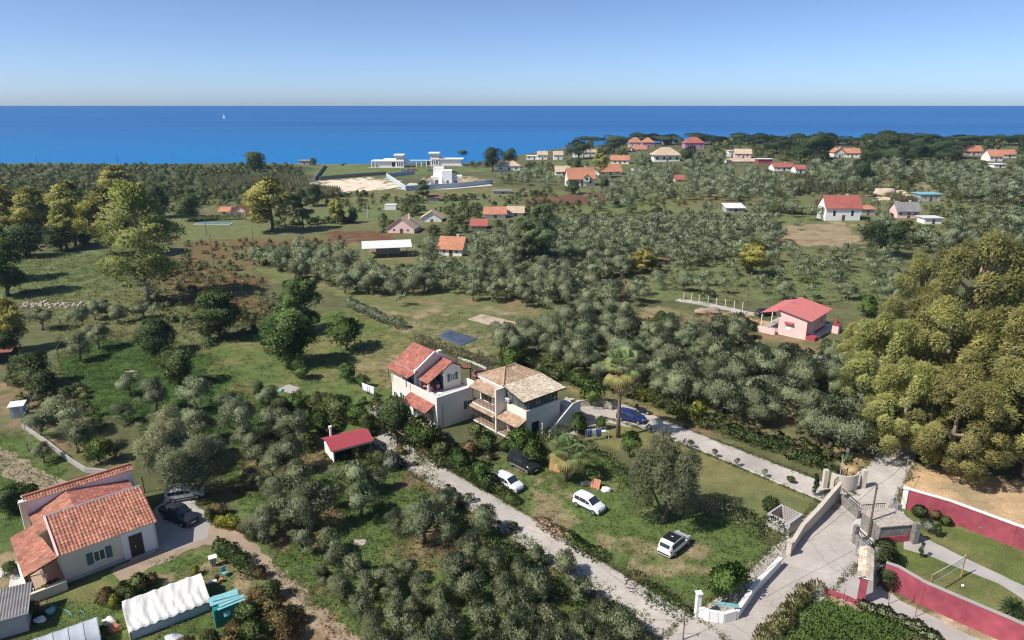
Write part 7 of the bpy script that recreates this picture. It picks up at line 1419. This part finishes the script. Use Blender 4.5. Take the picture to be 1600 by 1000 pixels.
    for s_ in (1, -1):
        for t in (-.63, .63):
            r_ = .31 if style != 'suv' else .37; y = s_ * (W_ / 2 - .20); wl = MB().cyl((t * hx, y, r_), (t * hx, y + s_ * .21, r_), r_, r_, 18).build('wheel', 'tyre', v)
            MB().cyl((t * hx, y + s_ * .2, r_), (t * hx, y + s_ * .225, r_), r_ * .62, r_ * .58, 14).build('rim', 'rim', wl)
        box('headlight', 'lamp_clear', v, hx * .86, hx * .965, min(s_ * W_ * .26, s_ * W_ * .42), max(s_ * W_ * .26, s_ * W_ * .42), .62, .76)
        box('tail_light', 'lamp_red', v, -hx * .99, -hx * .93, min(s_ * W_ * .32, s_ * W_ * .44), max(s_ * W_ * .32, s_ * W_ * .44), .72, .92)
        box('door_mirror', body, v, hx * .30, hx * .36, min(s_ * W_ * .49, s_ * W_ * .57), max(s_ * W_ * .49, s_ * W_ * .57), .95, 1.07)
        box('sill_trim', 'rim' if style == 'suv' else 'car_trim', v, -hx * .5, hx * .5, min(s_ * W_ * .485, s_ * W_ * .512), max(s_ * W_ * .485, s_ * W_ * .512), .36, .58 if style == 'suv' else .50)
    box('front_bumper', 'car_trim', v, hx * .93, hx * 1.005, -W_ * .36, W_ * .36, .28, .44); box('number_plate', 'plastic_white', v, hx * 1.006, hx * 1.012, -.25, .25, .46, .57)
    box('rear_bumper', 'car_trim', v, -hx * 1.005, -hx * .95, -W_ * .38, W_ * .38, .30, .46); box('number_plate', 'plastic_white', v, -hx * 1.012, -hx * 1.006, -.25, .25, .66, .78)
    return v
car('parked_car', 'white hatchback parked on the grass beside the black car', 794, 761, -42, 'car_white')
car('parked_car', 'black off-road car parked under the leafy hedge', 818, 731, -46, 'car_black', 4.3, 1.75, 1.78, 'suv')
car('parked_car', 'white hatchback parked alone in the middle of the grass lot', 920, 794, -44, 'car_white', 3.6, 1.6, 1.53)
car('parked_car', 'white car with black roof parked with its rear to the camera', 1053, 856, 47, 'car_white', 4.0, 1.75, 1.55, roof='car_black')
car('parked_car', 'dark blue hatchback on the concrete apron behind the tall palm', 986, 657, -28, 'car_blue', 4.0, 1.68, 1.5)
car('pickup', 'dark pickup in the shade beside the farmhouse', 281, 812, -30, 'car_dark', 4.7, 1.7, 1.68, 'pickup')
for i, (px, py, col, lab) in enumerate(((631, 268, 'car_grey', 'grey car on the seaside car park, leftmost'), (640, 268, 'car_blue', 'blue car on the seaside car park'), (647, 267, 'car_red', 'red car on the seaside car park'), (672, 267.5, 'car_grey', 'dark grey car on the seaside car park, rightmost'), (710, 271, 'car_black', 'black car behind the unfinished villa'))): car('distant_car', lab, px, py, 12, col, 4.4, 1.8, 1.5, 'suv')
car('parked_car', 'dark car in the shade of an olive by the pink house', 1196, 493, 20, 'car_black', 4.2, 1.7, 1.55); car('parked_car', 'white car half hidden under the drooping tree', 290, 778, 20, 'car_white', 4.0, 1.65, 1.5)
# motorbike behind the blue car
v = thing('motorbike', 'dark motorbike with covered top box behind the blue car', 'motorbike', at(1004, 647), R(-25))
for x in (-.7, .7): w = MB().cyl((x, -.08, .32), (x, .08, .32), .32, .32, 16).build('wheel', 'tyre', v); MB().cyl((x, -.09, .32), (x, .09, .32), .18, .18, 10).build('rim', 'rim', w)
MB().prism([(-.75, -.16, .55), (-.2, -.16, .45), (.5, -.16, .5), (.55, -.16, .95), (.1, -.16, .9), (-.8, -.16, .85)], (0, .32, 0)).build('body', 'car_dark', v, bevel=.05); MB().cyl((.55, -.4, 1.1), (.55, .4, 1.1), .025, .025, 6).build('handlebar', 'dark_metal', v); MB().cyl((.7, 0, .35), (.5, 0, 1.1), .05, .05, 6).build('fork', 'grey_metal', v); box('top_box', 'car_black', v, -1.1, -.65, -.28, .28, .9, 1.35); box('seat', 'car_trim', v, -.6, .1, -.15, .15, .903, 1.0)
# ---- poles and wires
def pole(label, px, py, top_y, r_=.11, m='wood_pole', arm=False, cat='pole', lean=(0, 0), name='utility_pole'):
    p = at(px, py); lo, hi = .3, 25
    for _ in range(40):
        k = (lo + hi) / 2
        if proj((p.x, p.y, p.z + k))[1] > top_y: lo = k
        else: hi = k
    v = thing(name, label, cat, p); MB().cyl((0, 0, -.2), (lean[0], lean[1], lo), r_, r_ * .75, 9).build('mast', m, v, smooth=True, sharp=40)
    if arm: MB().cyl((lean[0] - .7, lean[1], lo - .3), (lean[0] + .7, lean[1], lo - .3), .05, .05, 6).build('crossarm', m, v); MB().cyl((lean[0], lean[1], lo - .28), (lean[0], lean[1], lo + .12), .045, .045, 6).build('insulator', 'plastic_white', v)
    else: MB().cyl((lean[0], lean[1] - .25, lo - .35), (lean[0], lean[1] - .05, lo - .35), .05, .05, 6).build('bracket', 'dark_metal', v)
    return p + Vector((lean[0], lean[1], lo))
t1 = pole('wooden utility pole in front of the stone gate wall', 1356, 840, 757); t2 = pole('wooden utility pole at the left of the gum wood', 1336, 672, 622, arm=True); t3 = pole('pale slim pole beside the asphalt lane', 1413, 752, 716, .07, 'bark_pale'); t4 = pole('tall grey metal pole at the driveway gate', 1309, 765, 710, .05, 'galvanised'); t4b = pole('shorter grey metal pole at the driveway gate', 1314, 758, 728, .04, 'galvanised')
t5 = pole('white pole in the hedge behind the apron', 1071, 632, 600, .05, 'plastic_white'); t6 = pole('leaning grey pole at the foot of the drive', 1067, 1000, 968, .06, 'wood_pole'); t7 = pole('thin dark pole on the left meadow', 96, 580, 543, .05, 'dark_metal')
t8 = pole('pole at the corner of the farmhouse yard', 226, 770, 743, .08); t9 = pole('small wooden pole in the orchard', 140, 470, 456, .08)
for k, (px, py, ty, lab) in enumerate(((60, 261, 246, 'first pole from the left on the shore'), (185, 258, 244, 'second pole from the left on the shore'), (272, 255, 241, 'third pole from the left on the shore'), (366, 252, 239, 'fourth pole from the left on the shore'))): pole(lab, px, py, ty, .16, 'dark_metal', lean=(-.3, 0))
pole('pole in the far field right of the pool', 323, 368, 330, .12); pole('pole in the bracken field', 332, 402, 367, .12); pole('short pole right of the bracken field', 396, 382, 357, .1); pole('pole on the edge of the bracken', 335, 420, 392, .1); pole('lattice pole in the far green field', 575, 340, 318, .25, 'galvanised'); pole('white lamp pole at the far lane', 91, 388, 370, .1, 'grey_metal'); pole('lamp pole near the beach lane', 502, 252, 236, .12, 'grey_metal'); pole('pole behind the white house with red roof', 1366, 340, 305, .12, 'grey_metal'); pole('pole near the far garage', 1406, 318, 300, .1); pole('pole on the far right slope', 1427, 246, 233, .12); pole('pole right of the far lane sheds', 728, 345, 325, .1, 'grey_metal')
def wire(label, a, b_, sag, r_=.018, m='dark_metal'):
    o = MB().tube([tuple((a.lerp(b_, i / 16) - Vector((0, 0, sag * 4 * (i / 16) * (1 - i / 16)))) - a) for i in range(17)], r_, 4).build('overhead_wire', m, loc=a); return tag(o, label, 'wire')
wire('wire from the gate wall pole to the slim pole by the lane', t1, t3, .5); wire('wire from the slim pole to the pole at the gum wood', t3, t2, .5); wire('wire from the gate wall pole down to the leaning grey pole', t1, t6, 1.0); wire('wire crossing the drive from the leaning pole to the left', t6, at(860, 1010) + Vector((0, 0, 5)), .8)
wire('pale cable from the farmhouse yard to the orchard hut', at(20, 690) + Vector((0, 0, 1.0)), t7, .5, .03, 'galvanised'); wire('pale cable running on up the left meadow', t7, t9, .4, .025, 'galvanised')
# fence posts along the farm lane
for k, px in enumerate((1068, 1080, 1092, 1106, 1119, 1133, 1147, 1160)):
    p = at(px, 468 + (px - 1068) * .17); o = MB().box(-.06, .06, -.06, .06, -.2, 1.7).build('fence_post', 'wall_cap', loc=p); tag(o, 'slim concrete fence post along the farm lane', 'post', 'fence posts along the farm lane')
for k, (px, py) in enumerate(((1418, 930), (1430, 950), (1388, 930), (1317, 928))): o = MB().cyl((0, 0, -.1), (0, 0, 1.5), .03, .03, 6).build('iron_stake', 'rust', loc=at(px, py + 14)); tag(o, 'thin iron stake beside the concrete footpath', 'stake', 'iron stakes beside the footpath')
# volleyball net
a, b_ = at(1450, 932), at(1501, 901); v = thing('volleyball_net', 'volleyball net between two yellow posts on the lawn', 'net', a, math.atan2(b_.y - a.y, b_.x - a.x)); w = (b_ - a).length
for x in (0, w): MB().cyl((x, 0, 0), (x + (.15 if x else -.05), 0, 2.4), .05, .045, 8).build('post', 'yellow_post', v)
MB().tube([(-.05, 0, 2.3), (w / 2, 0, 2.22), (w + .12, 0, 2.3)], .025, 5).build('top_rope', 'plastic_white', v); MB().tube([(-.03, 0, 1.4), (w / 2, 0, 1.33), (w + .1, 0, 1.4)], .02, 5).build('bottom_rope', 'plastic_white', v)
mb = MB()
for i in range(25): x = w * i / 24; mb.box(x - .006, x + .006, -.004, .004, 1.37, 2.26)
for i in range(5): z = 1.45 + i * .17; mb.box(.01, w, -.0035, .0035, z - .006, z + .006)
tag(mb.build('mesh', 'net', v), kind='stuff')
o = bpy.data.objects.new('x', None); bpy.data.objects.remove(o)
def ball(name, label, cat, loc, r_, m):
    bm = bmesh.new(); bmesh.ops.create_uvsphere(bm, u_segments=16, v_segments=10, radius=r_); me = bpy.data.meshes.new(name); bm.to_mesh(me); bm.free(); me.materials.append(M[m]); me.polygons.foreach_set('use_smooth', np.ones(len(me.polygons), bool)); return tag(link(name, me, None, loc), label, cat)
ball('ball', 'white ball lying on the lawn under the net', 'ball', at(1504, 917) + Vector((0, 0, .14)), .14, 'plastic_white')
# hoses
def hose(label, pix, m, r_=.03):
    p = [at(*q) + Vector((0, 0, r_)) for q in pix]; P_ = []
    for i in range(len(p) - 1):
        for k in range(6):
            t = k / 6; a, b_, c, d = p[max(i - 1, 0)], p[i], p[i + 1], p[min(i + 2, len(p) - 1)]; P_.append(.5 * ((2 * b_) + (c - a) * t + (2 * a - 5 * b_ + 4 * c - d) * t * t + (3 * b_ - a - 3 * c + d) * t ** 3))
    o0 = P_[0].copy(); tag(MB().tube([tuple(q - o0) for q in P_], r_, 6).build('garden_hose', m, loc=o0, smooth=True), label, 'hose')
hose('pale blue garden hose curling over the farmhouse grass', [(78, 946), (92, 950), (105, 955), (112, 962), (113, 967)], 'hose_blue'); hose('short piece of blue hose in the grass', [(125, 954), (132, 960), (131, 966)], 'hose_blue'); hose('beige hose tail at the red wall', [(1541, 827), (1548, 826), (1556, 825), (1558, 830), (1553, 834)], 'bark_pale', .035)
v = thing('hose_coil', 'coil of green garden hose lying at the red wall', 'hose', at(1535, 828)); mb = MB(); mb.tube([(math.cos(t) * (.45 + .01 * i), math.sin(t) * (.45 + .01 * i), .06 + .012 * i) for i, t in enumerate([k * .4 for k in range(64)])], .04, 6); mb.build('coil', 'hose_green', v, smooth=True)
# trampoline
v = thing('trampoline', 'trampoline with black safety net and pink pad behind the villa', 'trampoline', at(754, 590)); mb = MB(); N = 24
r0 = 1.75
for k in range(N):
    t = 2 * math.pi * k / N; mb.v += [(math.cos(t) * r0, math.sin(t) * r0, .8), (math.cos(t) * (r0 - .35), math.sin(t) * (r0 - .35), .82), (math.cos(t) * (r0 - .35), math.sin(t) * (r0 - .35), .78), (math.cos(t) * r0, math.sin(t) * r0, .74)]
for k in range(N): j = (k + 1) % N; mb.f += [(k * 4 + e, j * 4 + e, j * 4 + (e + 1) % 4, k * 4 + (e + 1) % 4) for e in range(4)]
mb.build('pad', 'tramp_pad', v); MB().cyl((0, 0, .765), (0, 0, .775), r0 - .36, r0 - .36, 24).build('jump_mat', 'trampoline', v)
for k in range(6):
    t = k * math.pi / 3; c, s_ = math.cos(t) * r0, math.sin(t) * r0; MB().cyl((c, s_, 0), (c, s_, 2.7), .03, .03, 6).build('net_pole', 'trampoline', v)
mb = MB()
for k in range(48): t = 2 * math.pi * k / 48; c, s_ = math.cos(t) * r0 * .98, math.sin(t) * r0 * .98; mb.box(c - .008, c + .008, s_ - .008, s_ + .008, .83, 2.6)
for z in np.arange(.9, 2.65, .12): mb.tube([(math.cos(2 * math.pi * k / 24) * r0 * .975, math.sin(2 * math.pi * k / 24) * r0 * .975, z) for k in range(25)], .008, 3)
tag(mb.build('safety_net', 'trampoline', v), kind='stuff')
# laundry
def laundry(label, px, py, yaw, items, L_=3.2):
    v = thing('clothes_line', label, 'clothes line', at(px, py), R(yaw))
    for x in (0, L_): MB().cyl((x, 0, 0), (x, 0, 1.8), .03, .03, 6).build('post', 'grey_metal', v)
    MB().tube([(0, 0, 1.75), (L_ / 2, 0, 1.68), (L_, 0, 1.75)], .012, 4).build('line', 'plastic_white', v)
    x = .15
    for w_, hh, m in items:
        V = []; n_ = 8
        for i in range(n_ + 1):
            for j in range(5): V.append((x + w_ * i / n_, .07 * math.sin(i * 1.9 + j) * j / 4, 1.70 - hh * j / 4 + .02 * math.sin(i)))
        F = [(i * 5 + j, (i + 1) * 5 + j, (i + 1) * 5 + j + 1, i * 5 + j + 1) for i in range(n_) for j in range(4)]; o = add_mesh('laundry', V, F, m, v, smooth=True); sm = o.modifiers.new('s', 'SOLIDIFY'); sm.thickness = .015; x += w_ + .06
laundry('clothes line with pale blue sheets on the garden grass', 566, 614, -38, [(1.1, 1.3, 'cloth_white'), (.5, 1.2, 'cloth_white'), (.9, 1.35, 'cloth_white')], 3.0)
laundry('clothes line with blue and violet laundry near the fan palm', 915, 690, 15, [(.7, 1.1, 'cloth_blue'), (.5, .9, 'cloth_white'), (.7, 1.2, 'cloth_blue')], 2.8)
v = thing('drying_rack', 'white folding drying rack on the lawn edge', 'drying rack', at(935, 685), R(10))
for x in (0, 1.3): MB().tube([(x, -.4, 0), (x, .0, 1.1), (x, .4, 0)], .02, 5).build('leg_frame', 'plastic_white', v)
for y in (-.3, -.1, .1, .3): MB().cyl((0, y, 1.0), (1.3, y, 1.0), .012, .012, 5).build('rail', 'plastic_white', v)
MB().prism([(.1, -.3, 1.02), (1.0, -.3, 1.02), (1.0, .3, 1.02), (.1, .3, 1.02)], (0, 0, .03)).build('towel', 'cloth_white', v)
# terrace furniture of the red roofed villa
TV = Matrix.Translation(at(684, 672)) @ Matrix.Rotation(R(41), 4, 'Z')
def vt(x, y, z): return (TV @ Vector((x, y, z)))
def chair(label, loc, yaw, m, seat='plastic_white', group=None):
    v = thing('chair', label, 'chair', loc, yaw, group); box('seat', seat, v, -.24, .24, -.24, .24, .40, .46); box('backrest', seat, v, -.24, .24, .2, .25, .463, .95)
    for x in (-.21, .17):
        for y in (-.21, .15): box('leg', m, v, x, x + .04, y, y + .04, 0, .397)
v = thing('terrace_table', 'wooden dining table under the terrace porch of the red roofed villa', 'table', vt(2.3, 4.8, 3.726), R(41)); box('table_top', 'planks', v, -.9, .9, -.5, .5, .7, .76)
for x in (-.8, .72):
    for y in (-.42, .34): box('leg', 'wood_post', v, x, x + .08, y, y + .08, 0, .697)
for k, (x, y, a) in enumerate(((1.7, 4.0, 3.14), (2.9, 4.0, 3.14), (1.7, 5.6, 0), (2.9, 5.6, 0), (3.35, 4.8, -1.57))): chair('pink cushioned chair at the terrace dining table', vt(x, y, 3.726), R(41) + a, 'wood_post', 'cloth_pink', 'terrace dining chairs')
chair('white plastic chair on the open terrace, left one', vt(.9, 2.2, 3.726), R(41) + 2, 'plastic_white'); chair('white plastic chair on the open terrace, right one', vt(1.1, .9, 3.726), R(41) + 1.2, 'plastic_white')
v = thing('side_table', 'round white table between the plastic chairs on the terrace', 'table', vt(1.6, 1.6, 3.726)); MB().cyl((0, 0, .68), (0, 0, .72), .4, .4, 16).build('table_top', 'plastic_white', v); MB().cyl((0, 0, 0), (0, 0, .678), .05, .05, 8).build('stem', 'plastic_white', v)
v = thing('flower_pot', 'terracotta pot with a brown plant on the terrace edge', 'pot', vt(.5, 3.4, 3.726)); MB().cyl((0, 0, 0), (0, 0, .4), .16, .24, 10).build('pot', 'pot', v); MB().cyl((0, 0, .35), (.05, .05, .75), .26, .1, 7).build('plant', 'planks', v)
# planks, bag, tarps, stones
v = thing('plank_panel', 'reddish plank panel leaning behind the fan palm', 'panel', at(866, 736), R(-30))
for i in range(5): o = MB().box(-.7 + i * .3, -.42 + i * .3, -.03, .03, 0, 1.6 - .1 * (i % 2)).build('plank', 'planks', v); o.rotation_euler = (-.25, 0, 0)
v = thing('plank_panel', 'square reddish plank pallet beside the white bag', 'panel', at(929, 763), R(-30))
for i in range(4): o = MB().box(-.55 + i * .28, -.29 + i * .28, -.03, .03, 0, 1.1).build('plank', 'planks', v); o.rotation_euler = (-.5, 0, 0)
def lump(name, label, cat, loc, sx_, sy_, sz_, m, seed, parent=None):
    bm = bmesh.new(); bmesh.ops.create_icosphere(bm, subdivisions=3, radius=1); rg = np.random.default_rng(seed); ph = rg.uniform(0, 6, 6)
    for q in bm.verts:
        c = q.co; k = 1 + .18 * math.sin(3 * c.x + ph[0]) * math.sin(3.3 * c.y + ph[1]) + .1 * math.sin(7 * c.z + 5 * c.x + ph[2]); q.co = Vector((c.x * sx_ * k, c.y * sy_ * k, max(-.05, (c.z + .55) * sz_ * k)))
    me = bpy.data.meshes.new(name); bm.to_mesh(me); bm.free(); me.materials.append(M[m]); me.polygons.foreach_set('use_smooth', np.ones(len(me.polygons), bool)); o = link(name, me, parent, loc)
    return tag(o, label, cat) if parent is None else o
lump('bag', 'crumpled white bag on the grass beside the planks', 'bag', at(947, 768), .55, .4, .35, 'plastic_white', 1); lump('rubble_heap', 'small heap of grey rubble behind the plank pallet', 'rubble', at(918, 757), .9, .35, .25, 'rubble', 2); lump('earth_mound', 'reddish earth mound on the grass by the farm lane', 'mound', at(1105, 490), 3.0, 1.2, .8, 'earth', 3); lump('dirt_heap', 'pale dirt heap behind the long white house', 'mound', at(1380, 306), 5, 3, 2.2, 'sand', 4); lump('manhole', 'round stone cover in the grass of the foreground grove', 'stone cover', at(562, 848), .75, .6, .08, 'rubble', 5)
v = thing('stone_pile', 'long pile of loose stones between the olives', 'stone pile', at(872, 534)); rg = random.Random(4); V_ = []
for i in range(150): q = lump('stone', None, None, Vector((rg.gauss(0, 2.4), rg.gauss(0, .7), 0)), rg.uniform(.15, .32), rg.uniform(.15, .3), rg.uniform(.15, .4), 'rubble', i % 7, v) if i < 7 else None
st_m = [o.data for o in v.children]
for i in range(120): o = link('stone', st_m[i % 7], v, (rg.gauss(0, 2.4), rg.gauss(0, .7), rg.uniform(0, .3))); o.rotation_euler = (0, 0, rg.random() * 6)
v = thing('stone_pile', 'pale rubble strip on the left meadow edge', 'stone pile', at(95, 477))
for i in range(110): o = link('stone', st_m[i % 7], v, (rg.uniform(-8, 8), rg.gauss(0, 1.0), 0)); o.scale = (1.3, 1.3, 1)
# blue net sheet on the field
n_ = 26; A, B_, C_, D = at(684, 526), at(702, 516), at(747, 530), at(720, 541); V = []
for i in range(n_ + 1):
    for j in range(n_ + 1):
        p = A.lerp(B_, i / n_).lerp(D.lerp(C_, i / n_), j / n_); V.append((p.x - A.x, p.y - A.y, .05 + .28 * float(vnoise(np.array(p.x), np.array(p.y), .8, 2)) * (1 if 0 < i < n_ and 0 < j < n_ else .1)))
F = [(i * (n_ + 1) + j, (i + 1) * (n_ + 1) + j, (i + 1) * (n_ + 1) + j + 1, i * (n_ + 1) + j + 1) for i in range(n_) for j in range(n_)]
tag(add_mesh('ground_net', V, F, 'blue_net', smooth=True, loc=A), 'dark blue crumpled net sheet spread on the grass', 'net sheet')
# frame of garden posts
v = thing('garden_pergola', 'wooden pergola frame beside the drive top', 'pergola', at(640, 712), R(38))
for x, y in ((0, 0), (2.6, 0), (0, 3.2), (2.6, 3.2)): box('post', 'wood_post', v, x, x + .1, y, y + .1, -.1, 2.2)
for x in (.0, 2.6): box('beam', 'wood_pole', v, x + .01, x + .09, -.1, 3.4, 2.203, 2.3)
for y in (.0, 3.2): box('beam', 'wood_pole', v, -.1, 2.8, y + .01, y + .09, 2.303, 2.38)
for k, (px, py) in enumerate(((578, 700), (597, 716))): o = MB().box(-.06, .06, -.06, .06, -.1, 1.9).build('garden_post', 'wood_post', loc=at(px, py)); tag(o, ['dark wooden post by the shaded terrace, farther one', 'dark wooden post by the shaded terrace, nearer one'][k], 'post')
# farmhouse yard clutter
v = thing('meter_box', 'small white box on a stand at the hedge end', 'box', at(334, 884), R(30)); box('stand', 'concrete', v, -.2, .2, -.2, .2, 0, .5); box('cabinet', 'grey_metal', v, -.28, .28, -.25, .25, .503, .95); box('lid', 'plastic_white', v, -.38, .38, -.34, .34, .953, 1.02)
chair('pale green garden chair lying on the dry yard', at(352, 900), 1.0, 'teal_pale', 'teal_pale'); v = thing('bucket', 'black bucket on the dry yard', 'bucket', at(340, 905)); MB().cyl((0, 0, 0), (0, 0, .4), .17, .22, 12).build('pail', 'car_trim', v); v = thing('flower_pot', 'terracotta pot on the dry yard', 'pot', at(346, 909)); MB().cyl((0, 0, 0), (0, 0, .35), .15, .22, 10).build('pot', 'pot', v)
v = thing('stool', 'small white bench on the dry yard', 'bench', at(333, 914), .4); box('seat', 'plastic_white', v, -.35, .35, -.15, .15, .36, .42); box('leg', 'planks', v, -.3, -.25, -.12, .12, 0, .357); box('leg', 'planks', v, .25, .3, -.12, .12, 0, .357)
v = thing('planter_tub', 'light blue tub beside the polytunnel', 'tub', at(80, 958)); MB().cyl((0, 0, 0), (0, 0, .35), .3, .38, 14).build('tub', 'teal_pale', v); lump('sheet_scrap', 'white plastic scrap between shed and polytunnel', 'plastic sheet', at(63, 970), .5, .35, .2, 'plastic_white', 8); lump('sheet_scrap', 'grey plastic sheet hanging off the tent end', 'plastic sheet', at(171, 975), .5, .35, .4, 'tarp_white', 9); lump('pot_heap', 'heap of terracotta pots at the tent end', 'pots', at(180, 985), .5, .4, .35, 'pot', 10); lump('sheet_scrap', 'crumpled grey film in front of the tent', 'plastic sheet', at(275, 1003), .9, .5, .4, 'film_grey', 11)
v = thing('crate', 'small wooden crate at the porch paving', 'crate', at(47, 935), .5); box('side', 'wood_pole', v, -.35, .35, -.3, -.26, 0, .7); box('side', 'wood_pole', v, -.35, .35, .26, .3, 0, .7); box('side', 'wood_pole', v, -.35, -.31, -.257, .257, 0, .7); box('side', 'wood_pole', v, .31, .35, -.257, .257, 0, .7); box('lid', 'wall_cap', v, -.38, .38, -.33, .33, .703, .74)
PA = Matrix.Translation(at(103, 912)) @ Matrix.Rotation(R(42), 4, 'Z')
chair('red cushioned chair on the farmhouse porch', PA @ Vector((-.9, .3, .55)), 2, 'wood_post', 'cloth_pink'); chair('white plastic chair on the farmhouse porch', PA @ Vector((-1.3, 1.0, .55)), 2.4, 'plastic_white')
v = thing('hut', 'small blue-white hut at the left edge', 'hut', at(18, 655), R(20)); box('wall', 'pale_blue_wall', v, 0, 1.6, 0, 1.4, -.1, 1.8); MB().prism([(-.2, -.2, 1.8), (1.8, -.2, 1.8), (1.8, 1.6, 2.0), (-.2, 1.6, 2.0)], (0, 0, .06)).build('roof', 'metal_white', v); box('door_panel', 'grey_metal', v, .4, 1.1, -.03, -.003, 0, 1.6)
v = thing('hut', 'dark roofed hut under the trees at the left edge', 'hut', at(2, 570), R(15)); box('wall', 'dark_interior', v, -3, 1.6, 0, 3, -.1, 2.2); MB().prism([(-3.2, -.3, 2.2), (2.0, -.3, 2.2), (2.0, 3.2, 2.9), (-3.2, 3.2, 2.9)], (0, 0, .08)).build('roof', 'rust', v)
lump('fallen_log', 'pale fallen log in the left meadow', 'log', at(206, 582), 1.0, .16, .2, 'bark_pale', 12); lump('paddling_pool', 'turquoise upturned paddling pool on the patio', 'pool', at(438, 611), .5, .5, .2, 'teal_pale', 13)
# far stuff
v = thing('sailing_boat', 'tiny white sailing boat far out on the sea', 'sailing boat', Vector((-1000, 2500, -1.6))); MB().prism([(-4, -1.2, .0), (5, 0, .2), (-4, 1.2, .0)], (0, 0, 1.2)).build('hull', 'plastic_white', v); MB().cyl((0, 0, 1), (0, 0, 17), .15, .1, 6).build('mast', 'plastic_white', v); MB().prism([(.3, -.06, 2.2), (.3, -.06, 16.5), (-4.5, -.06, 2.4)], (0, .1, 0)).build('mainsail', 'sail', v); MB().prism([(.6, -.06, 2.2), (.5, -.06, 14), (4.2, -.06, 1.9)], (0, .1, 0)).build('jib', 'sail', v)
v = thing('parasol', 'blue garden parasol in the far garden', 'parasol', at(853, 289)); MB().cyl((0, 0, 0), (0, 0, 2.3), .04, .04, 6).build('pole', 'plastic_white', v); MB().cyl((0, 0, 2.2), (0, 0, 2.8), 2.0, .05, 10).build('canopy', 'pool', v)

# ---- the air between the camera and the far coast
m = bpy.data.materials.new('haze'); m.use_nodes = True; n = m.node_tree; n.nodes.remove(n.nodes['Principled BSDF']); pv = n.nodes.new('ShaderNodeVolumePrincipled')
pv.inputs['Color'].default_value = (.50, .74, 1, 1); pv.inputs['Density'].default_value = .00010; pv.inputs['Anisotropy'].default_value = .2; n.links.new(pv.outputs[0], n.nodes['Material Output'].inputs['Volume']); M['haze'] = m
tag(MB().box(-1250, 1250, -60, 1080, -9, 52).build('haze', 'haze'), 'thin bluish summer haze over land and shore', 'haze', kind='stuff')
# ---- things that look alike are told apart by their place in the row
by = {}
for o in SC.objects:
    if o.parent is None and o.get('label'): by.setdefault(o['label'], []).append(o)
ORDN = ['first', 'second', 'third', 'fourth', 'fifth', 'sixth', 'seventh', 'eighth', 'ninth', 'tenth', 'eleventh', 'twelfth', 'thirteenth', 'fourteenth', 'fifteenth', 'sixteenth']
for lab, L in by.items():
    if 1 < len(L) <= 16:
        L.sort(key=lambda o: proj(o.location)[0])
        for k, o in enumerate(L): o['label'] = lab + ', ' + ('leftmost' if k == 0 else 'rightmost' if k == len(L) - 1 else ORDN[k] + ' from left')
